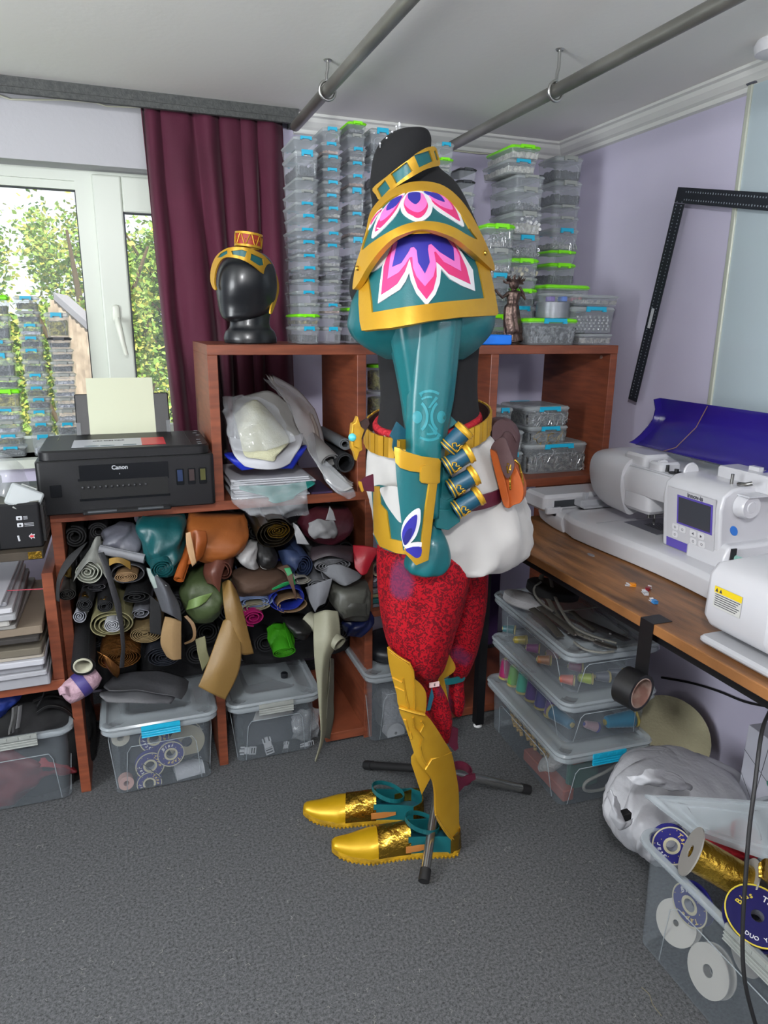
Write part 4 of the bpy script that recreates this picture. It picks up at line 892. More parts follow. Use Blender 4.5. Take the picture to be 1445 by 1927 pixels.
# pouches
po_ = thing('pouch', 'orange leather pouch with brown flap and gold cord on the belt', 'pouch', P(945, 950, 1.45))
ORG = mat('orange_leather', '#9c4714', .45, color2='#ac5219', nscale=8, bump=.05, bscale=220); BRN = mat('brown_leather', '#4a3234', .5, bump=.05, bscale=220)
Dp = lambda x, y: 1.375 - .0008 * (x - 930)
relief('body', curvepoly(K3([(1072, 790), (1090, 780), (1130, 800), (1180, 870), (1250, 900), (1300, 1020), (1312, 1090), (1295, 1160), (1240, 1182), (1205, 1205), (1165, 1170), (1130, 1040), (1095, 900)]), 3), Dp, .035, ORG, po_, rnd=.002)
relief('gusset_edge', curvepoly(K3([(1072, 788), (1110, 800), (1140, 860), (1180, 1010), (1212, 1165), (1198, 1203), (1165, 1172), (1130, 1040), (1095, 900)]), 3), Dp, .01, ORG, po_, off=.008, rnd=.002)
relief('flap', curvepoly(K3([(1078, 775), (1105, 725), (1145, 700), (1182, 708), (1210, 780), (1245, 875), (1235, 940), (1200, 990), (1165, 950), (1135, 850), (1118, 792)]), 3), Dp, .004, BRN, po_, off=.012)
mb = MB(); mb.tube([P(640 + a / 3.803, 640 + b_ / 3.803, 1.34) for a, b_ in ((1215, 930), (1225, 880), (1250, 858), (1280, 890), (1298, 960), (1308, 1040), (1300, 1110))], .0028, 8); mb.tube([P(640 + a / 3.803, 640 + b_ / 3.803, 1.345) for a, b_ in ((1235, 880), (1225, 930), (1215, 1000), (1218, 1070))], .0022, 8)
mb.tube([P(640 + a / 3.803, 640 + b_ / 3.803, 1.342) for a, b_ in ((1195, 885), (1225, 890), (1230, 940), (1200, 950), (1193, 900))], .0022, 8); mb.out('gold_cord', FOIL, po_, smooth=60)
p2 = thing('pouch', 'dark brown leather pouch hanging behind the orange one', 'pouch', P(945, 860, 1.54))
mb = MB(); loft(mb, densify([(786, 938, 952, 1.55, .02), (790, 929, 958, 1.55, .03), (802, 926, 968, 1.55, .035), (820, 926, 973, 1.55, .035), (845, 928, 970, 1.55, .03), (870, 935, 968, 1.55, .025)], 4), 24, power=2.8); mb.out('body', BRN, p2, smooth=60)
relief('flap', curvepoly([(927, 803), (940, 790), (952, 792), (966, 806), (974, 822), (972, 832), (962, 815), (950, 812), (942, 822), (928, 828)], 3), const(1.513), .004, BRN, p2)
# ------------------------------------------------ trousers
brc = mat('red_brocade', '#b40e1e', .7, bump=.0, spec=.2)
nt = brc.node_tree; B_ = nt.nodes['Principled BSDF']; g_ = nt.nodes.new('ShaderNodeNewGeometry')
n1 = nt.nodes.new('ShaderNodeTexNoise'); n1.inputs['Scale'].default_value = 75; n1.inputs['Detail'].default_value = 2; n1.inputs['Distortion'].default_value = 2.2
r1 = nt.nodes.new('ShaderNodeValToRGB'); r1.color_ramp.elements[0].position = .47; r1.color_ramp.elements[1].position = .53; r1.color_ramp.elements[0].color = lin('#5a0611'); r1.color_ramp.elements[1].color = lin('#9c0819')
n2 = nt.nodes.new('ShaderNodeTexNoise'); n2.inputs['Scale'].default_value = 7.5; n2.inputs['Detail'].default_value = .5
r2 = nt.nodes.new('ShaderNodeValToRGB'); r2.color_ramp.elements[0].position = .60; r2.color_ramp.elements[1].position = .68; r2.color_ramp.elements[0].color = (0, 0, 0, 1); r2.color_ramp.elements[1].color = (.75, .75, .75, 1)
mx = nt.nodes.new('ShaderNodeMix'); mx.data_type = 'RGBA'; mx.inputs[7].default_value = lin('#59294c')
for n_ in (n1, n2): nt.links.new(g_.outputs['Position'], n_.inputs['Vector'])
nt.links.new(n1.outputs['Fac'], r1.inputs[0]); nt.links.new(n2.outputs['Fac'], r2.inputs[0]); nt.links.new(r2.outputs[0], mx.inputs[0]); nt.links.new(r1.outputs[0], mx.inputs[6]); nt.links.new(mx.outputs[2], B_.inputs['Base Color'])
tr = thing('trousers', 'red brocade baggy trousers with purple patches gathered below the knee', 'trousers', P(800, 1290, 1.52))
def tfold(t, s): return 1 + .03 * sin(t * 5 + s * 7) + .02 * sin(t * 11 + s * 3) * (.4 + s)
mb = MB(); loft(mb, densify([(1010, 722, 880, 1.49, .11), (1045, 716, 882, 1.485, .115), (1090, 715, 875, 1.48, .11), (1130, 716, 866, 1.475, .1), (1180, 722, 850, 1.47, .09), (1220, 733, 838, 1.47, .08), (1250, 750, 829, 1.47, .065), (1272, 775, 820, 1.47, .04), (1285, 790, 826, 1.47, .04), (1310, 792, 838, 1.48, .05), (1340, 800, 845, 1.48, .05), (1370, 812, 844, 1.49, .04), (1392, 828, 842, 1.5, .02)], 6), 56, fold=tfold)
mb.out('near_leg', brc, tr, smooth=180)
mb = MB(); loft(mb, densify([(1010, 800, 912, 1.62, .08), (1050, 810, 914, 1.62, .085), (1090, 815, 912, 1.62, .085), (1143, 820, 907, 1.62, .08), (1211, 828, 893, 1.62, .07), (1250, 835, 880, 1.62, .055), (1272, 842, 871, 1.62, .035), (1285, 843, 868, 1.62, .035), (1310, 842, 870, 1.62, .04), (1335, 848, 867, 1.62, .03), (1345, 853, 862, 1.62, .015)], 6), 48, fold=tfold)
mb.out('far_leg', brc, tr, smooth=180)
relief('teal_tie', curvepoly([(836, 1280), (855, 1276), (873, 1272), (872, 1282), (850, 1288), (838, 1288)], 3), const(1.575), .004, TEAL, tr)
mb = MB(); c = P(817, 1289, 1.42); mb.box(c + Vector((-.012, 0, -.006)), c + Vector((.014, .004, .006))); mb.out('clip_tag', mat('clip_clear', '#d8b8b8', .3), label='small clear tag clip marked E at the trouser knee', cat='clip')
text('clip_letter', 'E', frame_to(c + Vector((.001, -.0005, 0)), (0, -1, 0), (1, 0, 0)), .01, RUB, None, label='black letter E printed on the knee clip', cat='print')
# ------------------------------------------------ greaves
DG = lambda x, y: 1.408 + .05 * ((x - 785 - (y - 1300) * .12) / 60) ** 2
gr = thing('greave', 'golden foam shin armour with raised ribs on the near leg', 'shin armour', P(800, 1580, 1.42))
relief('knee_plate', curvepoly(K4([(258, 520), (275, 545), (320, 580), (375, 612), (400, 650), (405, 690), (440, 718), (468, 758), (476, 800), (472, 860), (460, 888), (400, 874), (324, 855), (310, 780), (285, 690), (265, 600)]), 2), DG, .008, GOLD, gr, step=8, off=.004, rnd=.001)
relief('shin_plate', curvepoly(K4([(322, 850), (400, 868), (465, 885), (520, 950), (570, 1030), (610, 1095), (627, 1160), (645, 1260), (652, 1330), (653, 1450), (650, 1612), (600, 1565), (560, 1510), (527, 1445), (524, 1340), (515, 1270), (490, 1225), (440, 1170), (405, 1100), (375, 1000), (345, 920)]), 2), DG, .008, GOLD, gr, step=8, rnd=.001)
relief('side_flap', K4([(410, 1100), (388, 1125), (390, 1160), (448, 1332), (497, 1240), (470, 1190)]), lambda x, y: DG(x, y) + .012, .007, GOLD, gr, step=8, rnd=.001)
relief('side_flap', K4([(345, 915), (372, 1000), (385, 1030), (398, 1025), (390, 990), (378, 985), (362, 920)]), lambda x, y: DG(x, y) - .003, .006, GOLD, gr, step=8, rnd=.001)
def rib(L, w_=.004, par=gr, D=DG, off=.006): 
    mb = MB(); mb.tube([P(q[0], q[1], D(*q) - off) for q in K4(L)], w_, 6, flat=.7); mb.out('rib', GOLD, par, smooth=60)
rib([(270, 530), (320, 570), (380, 605), (402, 650), (408, 720), (410, 860)], .0032, off=.005)
rib([(345, 690), (360, 780), (378, 860)], .0028, off=.005)
rib([(286, 685), (340, 712)], .0028, off=.005); rib([(300, 735), (350, 760)], .0022, off=.005)
rib([(324, 850), (395, 872), (462, 888)], .006, off=.008)
rib([(400, 905), (405, 960), (455, 1020), (440, 1065), (450, 1120), (475, 1165)], .0035, off=.002)
rib([(445, 925), (460, 945), (440, 985)], .003, off=.002)
rib([(468, 1190), (500, 1135), (610, 1098)], .003, off=.001)
rib([(525, 1440), (562, 1500), (600, 1550), (648, 1600)], .003, off=.001)
DG2 = lambda x, y: 1.55 + .0003 * (x - 840)
g2_ = thing('greave', 'golden foam knee armour on the far leg behind the trousers', 'shin armour', P(840, 1340, 1.56))
relief('knee_plate', curvepoly(K4([(582, 500), (592, 545), (630, 612), (632, 645), (610, 668), (572, 692), (545, 706), (525, 690), (526, 662), (560, 590), (575, 540)]), 2), DG2, .008, GOLD, g2_, step=8, rnd=.001)
relief('shin_plate', curvepoly(K4([(545, 700), (572, 695), (590, 790), (612, 885), (600, 893), (565, 800)]), 2), DG2, .008, GOLD, g2_, step=8, rnd=.001)
MAR = mat('maroon_leather', '#4f1428', .42)
st2 = thing('boot_strap', 'maroon leather ankle straps behind the shin armour', 'strap', P(870, 1480, 1.5))
ringband('loop', MAR, P(868, 1455, 1.5).x, 1.5, .026, .03, zat(868, 1455, 1.5), 0, .004, .026, .003, 0, 360, 26, st2, smooth=40)
relief('strap_end', K4([(650, 1250), (700, 1225), (742, 1215), (745, 1245), (690, 1275), (655, 1315)]), const(1.46), .004, MAR, st2)
relief('strap_end', K4([(592, 965), (612, 955), (648, 968), (645, 1040), (650, 1075), (630, 1092), (600, 1060)]), const(1.47), .006, MAR, st2)
relief('teal_strap', K4([(505, 745), (515, 790), (495, 865), (475, 870), (490, 800)]), const(1.412), .003, TEALD, st2)
# ------------------------------------------------ shoes
def shoe(toe, heel, label, bend=1):
    t = thing('shoe', label, 'shoe', toe, 'pair of costume shoes'); d = heel - toe; L = d.length; M = frame_to(toe, (0, 0, 1), d)
    # station: x along shoe, half width, sole top z, upper top z
    def halfw(u): return .5 * (.022 + .078 * min(1, (u / .30)) ** .62 if u < .32 else (.098 - .02 * sin(pi * (u - .32) / .68) if u < .9 else .082 * math.sqrt(max(0.05, 1 - ((u - .9) / .105) ** 2)) + .008))
    def lift(u): return .016 * max(0, 1 - u / .16) ** 1.6
    U = [.0, .02, .05, .1, .16, .24, .32, .4, .5, .6, .7, .8, .88, .94, .98, 1.0]
    def sec(u, z0, z1, k=1.0, n=18, dome=False):
        o = []; hw = halfw(u) * k
        for i in range(n):
            a = 2 * pi * i / n; o.append(M @ Vector((u * L, cos(a) * hw, z0 + (z1 - z0) * (.5 + .5 * sin(a)))))
        return o
    mb = MB(); rs = []
    for u in U:
        z = lift(u); hw = halfw(u) * 1.04; rs.append([M @ Vector((u * L, y, zz + z)) for y, zz in ((-hw, .003), (-hw * .96, 0), (hw * .96, 0), (hw, .003), (hw, .012), (hw * .97, .017), (-hw * .97, .017), (-hw, .012))])
    mb.rings(rs)
    for k in range(30):
        u = .06 + .9 * k / 29
        for s_ in (-1, 1):
            hw = halfw(u) * 1.04; c = M @ Vector((u * L, s_ * hw * .985, .004 + lift(u))); mb.lathe([(.0035, -.004), (.0035, .003)], Matrix.Translation(c), 6)
    mb.out('sole', mat('yellow_sole', '#b88f12', .6, color2='#8a6a10', nscale=40), t, smooth=35)
    def shell(nm, mt_, u0, u1, top, th=.003, n=10, ww=1.0):
        mb = MB(); rs = []
        for i in range(n + 1):
            u = u0 + (u1 - u0) * i / n; hw = halfw(u) * ww; h_ = top((u - u0) / (u1 - u0)); q = []
            for k in range(19):
                a = pi * k / 18; q.append(M @ Vector((u * L, -cos(a) * hw, .015 + lift(u) + (max(0, sin(a)) ** .75) * h_)))
            for k in range(18, -1, -1):
                a = pi * k / 18; q.append(M @ Vector((u * L, -cos(a) * (hw - th), .014 + lift(u) + (max(0, sin(a)) ** .75) * (h_ - th))))
            rs.append(q)
        mb.rings(rs); return mb.out(nm, mt_, t, smooth=60)
    shell('toe_cap', mat('yellow_gold_leather', '#c49a14', .35, .35), .005, .37, lambda s: .010 + .040 * s ** .55, n=16)
    shell('vamp', FOIL, .35, .60, lambda s: .052 + .018 * s, ww=1.03)
    def wall(nm, mt_, u0, u1, h0, h1, hh=lambda s: 1):   # heel counter: open-topped wall round the back
        mb = MB(); rs = []; pth = []
        for k in range(9): pth.append((u0 + (u1 - u0) * k / 8, 1))
        for k in range(1, 8): pth.append((1.0, cos(pi * k / 8)))
        for k in range(8, -1, -1): pth.append((u0 + (u1 - u0) * k / 8, -1))
        for i, (u, s_) in enumerate(pth):
            f = min(i, len(pth) - 1 - i) / 12; h_ = h0 + (h1 - h0) * min(1, f); hw = halfw(min(u, .985)) * (s_)
            q0 = Vector((u * L, hw, .013)); q1 = Vector((u * L - (.004 if u >= 1 else 0), hw * .92, .015 + h_)); inn = Vector((-.003 if u >= .99 else 0, -.003 * (1 if s_ > 0 else -1), 0))
            rs.append([M @ q0, M @ (q0 + inn), M @ (q1 + inn), M @ q1])
        mb.rings(rs); mb.out(nm, mt_, t, smooth=50)
    wall('heel_counter', FOIL, .76, .97, .03, .062); wall('quarter', TEAL, .58, .9, .05, .045)
    mb = MB(); rs = []
    for u in U[5:-1]: hw = halfw(u) * .9; rs.append([M @ Vector((u * L, y, z)) for y, z in ((-hw, .0175), (hw, .0175), (hw, .019), (-hw, .019))])
    mb.rings(rs); mb.out('insole', TEALD, t)
    for s_ in (-1, 1):
        mb = MB(); hw = halfw(.62) * 1.05 * s_
        mb.rings([[M @ Vector((u * L, hw, z)), M @ Vector((u * L, hw + .002 * s_, z)), M @ Vector((u * L, hw * .97 + .002 * s_, z + h_)), M @ Vector((u * L, hw * .97, z + h_))] for u, z, h_ in ((.56, .022, .018), (.66, .026, .018), (.76, .036, .008))]); mb.out('tan_insert', mat('tan_leather', '#a86c34', .5), t)
    mb = MB(); pts = [M @ Vector((L * (.70 + .13 * cos(a)), .036 * sin(a), .058 + .016 * (1 - cos(a)) - .0)) for a in [2 * pi * k / 26 for k in range(27)]]
    for i in range(26):
        a, b_ = pts[i], pts[i + 1]; dz = Vector((0, 0, .013)); o = (a - (M @ Vector((.7 * L, 0, .06)))); o.z = 0; o = o.normalized() * .002 if o.length > 0 else o
        mb.add([a, b_, b_ + dz, a + dz, a + o, b_ + o, b_ + o + dz, a + o + dz], [(0, 1, 2, 3), (7, 6, 5, 4), (0, 4, 5, 1), (3, 2, 6, 7)])
    mb.out('ankle_strap', TEAL, t, smooth=40)
    return t
sh1 = shoe(PZ(624, 1607, 0), PZ(864, 1590, 0) + Vector((0, 0, 0)), 'near gold shoe with foil vamp and teal ankle strap, closest to viewer')
sh2 = shoe(PZ(571, 1537, 0), PZ(797, 1534, 0), 'far gold shoe with foil vamp and teal strap, behind the other shoe')
# ------------------------------------------------ display head with crown
hd = thing('display_head', 'glossy black faceless display head standing on the shelf corner', 'display head', P(470, 645, 2.16))
hm = mat('satin_black', '#17191d', .33, coat=.15)
def hf(t, s):
    return 1
mb = MB(); loft(mb, densify([(474, 452, 484, 2.17, .03), (480, 432, 497, 2.17, .055), (492, 418, 508, 2.17, .075), (510, 410, 516, 2.17, .085), (535, 407, 519, 2.17, .088), (555, 408, 518, 2.17, .082), (575, 411, 514, 2.17, .07), (588, 414, 505, 2.165, .06), (598, 419, 484, 2.155, .045), (605, 428, 458, 2.15, .02)], 6), 44, power=2.5); loft(mb, densify([(540, 440, 512, 2.175, .05), (575, 436, 511, 2.175, .05), (605, 433, 507, 2.17, .047), (616, 431, 509, 2.17, .05), (624, 424, 516, 2.17, .058), (636, 421, 520, 2.17, .062), (645, 423, 520, 2.17, .062)], 5), 36)
mb.out('head', hm, hd, smooth=180)
Dh = lambda x, y: 2.065 + .09 * ((x - 462) / 62) ** 2
cr = thing('headband', 'golden circlet with teal windows tilted on the black display head', 'headband', P(462, 560, 2.1))
hb = curvepoly([(396, 530), (396, 511), (401, 492), (411, 477), (430, 466), (457, 465), (484, 473), (504, 488), (517, 508), (525, 535), (523, 558), (512, 589), (509, 586), (514, 558), (511, 539), (499, 519), (477, 500), (453, 488), (430, 484), (416, 489), (406, 508), (403, 531), (406, 545), (401, 543)], 3)
W1 = [(435, 472), (455, 470), (465, 473), (461, 484), (445, 480), (437, 479)]; W2 = [(473, 477), (495, 487), (497, 499), (488, 500), (471, 489)]; W3 = [(503, 500), (513, 512), (517, 528), (509, 527), (501, 511)]; W0 = [(409, 485), (415, 477), (427, 471), (428, 477), (416, 484)]; W4 = [(517, 533), (520, 545), (518, 550), (515, 545)]
relief('backing', hb, Dh, .003, TEAL, cr, step=7); relief('frame', hb, Dh, .005, GOLD, cr, step=6, off=.005, holes=[W0, W1, W2, W3, W4])
cw_ = thing('crown', 'tiny gold and red ring crown resting on top of the display head', 'crown', P(466, 467, 2.13))
a, b_ = P(442, 466, 2.13), P(491, 466, 2.13); c = (a + b_) / 2; r = (b_ - a).length / 2; hh = zat(466, 440, 2.13) - zat(466, 466, 2.13); Mc = Matrix.Translation(c) @ Matrix.Rotation(radians(6), 4, 'Y')
mb = MB(); mb.hollow(r, r * .9, 0, hh, Mc, 32); mb.out('red_band', mat('crown_red', '#9a2a1c', .5), cw_, smooth=40)
mb = MB()
for z in (.002, hh - .002): mb.hollow(r * 1.06, r * .88, z - .003, z + .003, Mc, 32)
zz = [Mc @ Vector((cos(t) * r * 1.03, sin(t) * r * 1.03, hh / 2 + (hh * .4) * cos(t * 8))) for t in [2 * pi * k / 96 for k in range(97)]]
mb.tube(zz, .0016, 6)
for k in range(16):
    t = 2 * pi * (k + .5) / 16 + .2; mb.lathe([(.0005, -.002), (.0018, 0), (.0005, .002)], Mc @ Matrix.Translation((cos(t) * r * 1.03, sin(t) * r * 1.03, hh / 2)), 8)
mb.out('gold_lattice', GOLD, cw_, smooth=50)
# ================================================================= cloth helpers
def cgrid(ctrl, nu, nv):
    rows = [smoothpts([Vector(c) for c in r], nu) for r in ctrl]
    cols = [smoothpts([rows[j][i] for j in range(len(rows))], nv) for i in range(len(rows[0]))]
    return [[cols[i][j] for i in range(len(cols))] for j in range(len(cols[0]))]
def cloth(name, ctrl, mt_, parent=None, nu=7, nv=7, amp=.003, fr=18, thick=.0016, seed=0, **k):
    """sheet through control points (px, py, real depth)"""
    G = cgrid(ctrl, nu, nv); H, W_ = len(G), len(G[0]); mb = MB(); V = []
    for j in range(H):
        for i in range(W_):
            x, y, Y = G[j][i]; p = P(x, y, Y)
            p += Vector((noise.noise(p * fr + Vector((seed, 0, 0))), 1.6 * noise.noise(p * fr + Vector((0, seed + 5, 0))), noise.noise(p * fr + Vector((0, 0, seed + 9))))) * amp
            V.append(p)
    mb.add(V, [(j * W_ + i, j * W_ + i + 1, (j + 1) * W_ + i + 1, (j + 1) * W_ + i) for j in range(H - 1) for i in range(W_ - 1)])
    o = mb.out(name, mt_, parent, smooth=180, fix=False, **k)
    so = o.modifiers.new('solid', 'SOLIDIFY'); so.thickness = thick; so.offset = 0
    return o
def fab(h, r=.55, **k): return mat('fabric_' + h.strip('#'), h, r, bump=.06, bscale=150, **k)
def roll(label, px, py, rx, ry, Y, col, length=.3, d=(0, 1, 0), turns=4, inner=.12, wob=.06, th=.0017, rough=.6, seed=0, metal=0, name='fabric_roll', cat='fabric roll', tail=None, grow=1.0, twist=0):
    """a rolled sheet: spiral ribbon whose mouth faces the room, running back into the shelf"""
    c = P(px, py, Y); k = (P(px + 10, py, Y) - c).length / 10; RX, RY = rx * k, ry * k
    d = Vector(d).normalized(); xd = Vector((1, 0, 0)); xd = (xd - d * xd.dot(d)).normalized(); zd = xd.cross(d); zd = zd if zd.z > 0 else -zd
    n = int(turns * 26); pr_ = []
    for i in range(n + 1):
        t = i / n; a = t * turns * 2 * pi + seed; s = inner + (1 - inner) * t
        w_ = 1 + wob * sin(3 * a * .33 + seed * 2) * s + wob * .7 * noise.noise(Vector((cos(a) * 1.5, sin(a) * 1.5, seed + t * 2)))
        pr_.append((cos(a) * s * w_ * RX, sin(a) * s * w_ * RY))
    L = [0, .004, length * .5, length]; rs = []
    if tail: pr_.append((pr_[-1][0] + tail[0] * k, pr_[-1][1] - tail[1] * k))
    for li, l in enumerate(L):
        g = 1 + (grow - 1) * l / length; q = []
        for i, (u, v) in enumerate(pr_):
            q.append(c + d * l + xd * u * g + zd * v * g)
        for i in range(len(pr_) - 1, -1, -1):
            u, v = pr_[i]; r_ = math.hypot(u, v) + 1e-6; f = max(.05, (r_ - th) / r_); q.append(c + d * l + xd * u * f * g + zd * v * f * g)
        rs.append(q)
    mb = MB(); nn = len(rs[0])
    mb.rings(rs, cap=False)
    h = len(pr_)
    for e in (0, 3):
        b = e * nn
        for i in range(h - 1): mb.f.append((b + i, b + i + 1, b + nn - 2 - i, b + nn - 1 - i)); mb.mi.append(0)
    clampfab(mb)
    return mb.out(name, mat(f'fabric_{col.strip("#")}' + ('m' if metal else ''), col, rough, metal, bump=.06 if not metal else .7, bscale=150 if not metal else 60), None, smooth=50, label=label, cat=cat, group='fabric and leather in the shelf')
def clampfab(mb):
    for v in mb.v:
        if v.y > 2.02 and v.z < .86: v.z = min(max(v.z, .262), .846); v.x = min(max(v.x, xE + T / 2 + .003), xB2 - T / 2 - .003); v.y = min(v.y, 2.43)
GR = 'fabric and leather in the shelf'
def piece(label, ctrl, col, rough=.6, name='fabric_piece', metal=0, **k):
    return cloth(name, ctrl, mat(f'fabric_{col.strip("#")}' + ('m' if metal else ''), col, rough, metal, bump=.06, bscale=150), None, label=label, cat='fabric piece', group=GR, **k)
def lump(label, rows, col, rough=.5, fold=None, power=2.2, name='fabric_bundle', seg=40):
    mb = MB(); f0 = fold or (lambda t, s: 1 + .04 * sin(t * 5 + s * 9)); sd = rows[0][1] * .37
    loft(mb, densify(rows, 9), seg + 24, fold=lambda t, s: f0(t, s) + .10 * (.5 - abs(noise.noise(Vector((cos(t) * 1.6 + s * 1.2, sin(t) * 1.6 - s, s * 3.2 + sd))))) - .04 + .03 * noise.noise(Vector((cos(t) * 5, sin(t) * 5, s * 9 + sd))), power=power)
    clampfab(mb)
    return mb.out(name, mat(f'fabric_{col.strip("#")}', col, rough, bump=.06, bscale=150), smooth=180, label=label, cat='fabric bundle', group=GR)
# ================================================================= rolls on the shelf: big ones first
def bolt(label, px, py, r, Y, col, core=True, L=.36, ry=None, rough=.75):
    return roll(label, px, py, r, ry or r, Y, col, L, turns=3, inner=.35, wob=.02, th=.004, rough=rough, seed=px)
# black bolts added to fill the shaded gaps at the back
rd = random.Random(2)
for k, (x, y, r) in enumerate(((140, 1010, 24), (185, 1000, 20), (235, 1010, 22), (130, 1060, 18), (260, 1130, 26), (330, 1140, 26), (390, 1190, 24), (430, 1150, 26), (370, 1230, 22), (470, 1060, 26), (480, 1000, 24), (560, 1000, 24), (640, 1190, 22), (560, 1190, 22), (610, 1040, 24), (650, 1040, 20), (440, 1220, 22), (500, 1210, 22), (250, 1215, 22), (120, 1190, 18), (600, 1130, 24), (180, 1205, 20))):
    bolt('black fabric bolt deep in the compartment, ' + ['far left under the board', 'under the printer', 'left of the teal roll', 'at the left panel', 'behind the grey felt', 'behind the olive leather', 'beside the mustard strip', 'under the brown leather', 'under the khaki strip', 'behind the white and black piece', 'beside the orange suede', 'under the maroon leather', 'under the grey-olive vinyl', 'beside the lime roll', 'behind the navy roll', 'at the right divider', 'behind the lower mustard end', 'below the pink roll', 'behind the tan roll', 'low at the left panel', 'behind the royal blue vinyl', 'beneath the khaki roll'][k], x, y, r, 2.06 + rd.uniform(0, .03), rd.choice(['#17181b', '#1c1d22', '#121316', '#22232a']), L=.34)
D0 = (.12, 1, .02)
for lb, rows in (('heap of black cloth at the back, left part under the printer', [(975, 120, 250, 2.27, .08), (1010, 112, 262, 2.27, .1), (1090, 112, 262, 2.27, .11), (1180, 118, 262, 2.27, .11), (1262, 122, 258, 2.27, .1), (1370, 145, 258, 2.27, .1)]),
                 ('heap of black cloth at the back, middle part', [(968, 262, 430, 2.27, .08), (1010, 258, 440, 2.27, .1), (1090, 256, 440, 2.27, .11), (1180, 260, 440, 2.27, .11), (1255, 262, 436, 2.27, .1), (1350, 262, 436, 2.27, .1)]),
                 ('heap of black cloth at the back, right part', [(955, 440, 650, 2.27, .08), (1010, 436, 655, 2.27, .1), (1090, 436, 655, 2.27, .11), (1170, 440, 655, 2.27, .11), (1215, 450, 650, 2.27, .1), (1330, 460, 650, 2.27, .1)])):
    mb = MB(); loft(mb, densify(rows, 6), 44, power=4, fold=lambda t, s: 1 + .05 * noise.noise(Vector((cos(t) * 4, sin(t) * 4, s * 9)))); clampfab(mb); mb.out('fabric_heap', fab('#141519', .9), smooth=180, label=lb, cat='fabric bundle', group=GR)  # added black masses, their colour gives the shade behind the rolls
roll('cream white vinyl roll with loose spiral mouth at the left of the pile', 163, 1077, 28, 25, 1.93, '#b9bdae', .3, (.2, 1, .06), turns=4, wob=.12, th=.0022, seed=1)
piece('pale grey sheet end rising above the cream roll', [[(168, 1035, 2.0), (180, 1012, 1.99), (190, 1010, 2.0)], [(160, 1046, 1.95), (175, 1035, 1.95), (192, 1040, 1.97)], [(150, 1062, 1.935), (172, 1050, 1.93), (200, 1056, 1.95)], [(138, 1095, 1.93), (170, 1056, 1.915), (203, 1092, 1.93)]], '#a9aca6')
roll('tan spiral inside a grey vinyl wrap next to the cream roll', 236, 1086, 24, 11, 1.935, '#a07f58', .28, D0, turns=5, wob=.03, seed=2)
roll('dark grey vinyl wrap around the tan spiral', 240, 1080, 33, 21, 1.955, '#55565b', .28, D0, turns=1.15, inner=.93, wob=.03, th=.003, seed=3.5)
piece('shiny gold lined flap above the tan spiral', [[(205, 1052, 1.95), (225, 1050, 1.93), (245, 1058, 1.94)], [(206, 1066, 1.93), (226, 1058, 1.9), (247, 1072, 1.93)]], '#c29a4e', .35)
roll('light grey vinyl tube lying across above the tan spiral', 272, 1052, 9, 12, 1.93, '#8c8e94', .12, (-.95, .25, .25), turns=2, inner=.7, seed=1, th=.003)
lump('crumpled blue-grey vinyl bundle behind the cream roll', [(986, 218, 250, 2.05, .03), (1000, 196, 262, 2.03, .05), (1020, 190, 270, 2.02, .06), (1040, 200, 272, 2.02, .06), (1055, 215, 268, 2.03, .04)], '#6b6d78', .4, fold=lambda t, s: 1 + .12 * sin(t * 4 + s * 10))
lump('large teal leather bundle bulging under the shelf board', [(966, 262, 342, 2.04, .05), (985, 256, 350, 2.0, .08), (1015, 262, 348, 1.98, .08), (1040, 272, 345, 1.96, .07), (1062, 280, 335, 1.94, .05), (1078, 288, 326, 1.935, .04)], '#10565a', .38, fold=lambda t, s: 1 + .07 * sin(t * 3 + s * 16) + .04 * sin(t * 7 + s * 5))
roll('rolled mouth of the teal leather under the printer', 305, 1072, 24, 23, 1.885, '#0f5256', .06, (-.05, 1, .3), turns=4, wob=.1, th=.003, rough=.4, seed=4)
lump('big orange suede hide folded on top of the pile', [(968, 356, 460, 2.03, .04), (985, 350, 463, 2.0, .07), (1010, 349, 464, 1.97, .08), (1030, 352, 455, 1.96, .075), (1046, 362, 430, 1.95, .05), (1054, 378, 405, 1.95, .03)], '#9c5416', .6, fold=lambda t, s: 1 + .03 * sin(t * 5 + s * 12), power=3)
roll('small orange leather roll poking out below the orange hide', 336, 1090, 11, 9, 1.86, '#a9551a', .14, (.35, .8, .5), turns=1.6, inner=.55, th=.003, seed=2, rough=.45)
piece('orange leather flap hanging from the orange hide', [[(355, 1000, 1.9), (368, 996, 1.885), (388, 1000, 1.89)], [(358, 1030, 1.89), (372, 1024, 1.87), (390, 1020, 1.88)], [(352, 1062, 1.89), (366, 1058, 1.875), (382, 1045, 1.885)]], '#a2531a', .45)
piece('pale peach leather strip beside the orange flap', [[(350, 1002, 1.875), (358, 1000, 1.87)], [(352, 1030, 1.87), (364, 1028, 1.868)], [(361, 1066, 1.87), (369, 1058, 1.87)]], '#c79f74')
roll('black roll flecked with gold foil at the far left', 125, 1119, 18, 15, 1.90, '#1f1d1a', .3, (-.05, 1, .22), turns=4, wob=.05, seed=1)
piece('gold foil wrap on the far left roll', [[(118, 1065, 1.98), (125, 1060, 1.975), (134, 1062, 1.98)], [(112, 1090, 1.94), (122, 1084, 1.92), (134, 1088, 1.94)]], '#b08d45', .3, metal=1, amp=.004, fr=60)
roll('black roll with gold flecks, left of a pair below the cream roll', 160, 1138, 17, 16, 1.90, '#222326', .3, (.1, 1, .1), turns=3.5, inner=.3, seed=2)
roll('black roll with gold flecks, right of a pair below the cream roll', 197, 1141, 17, 14, 1.90, '#202124', .3, (0, 1, .12), turns=3.5, inner=.3, seed=5)
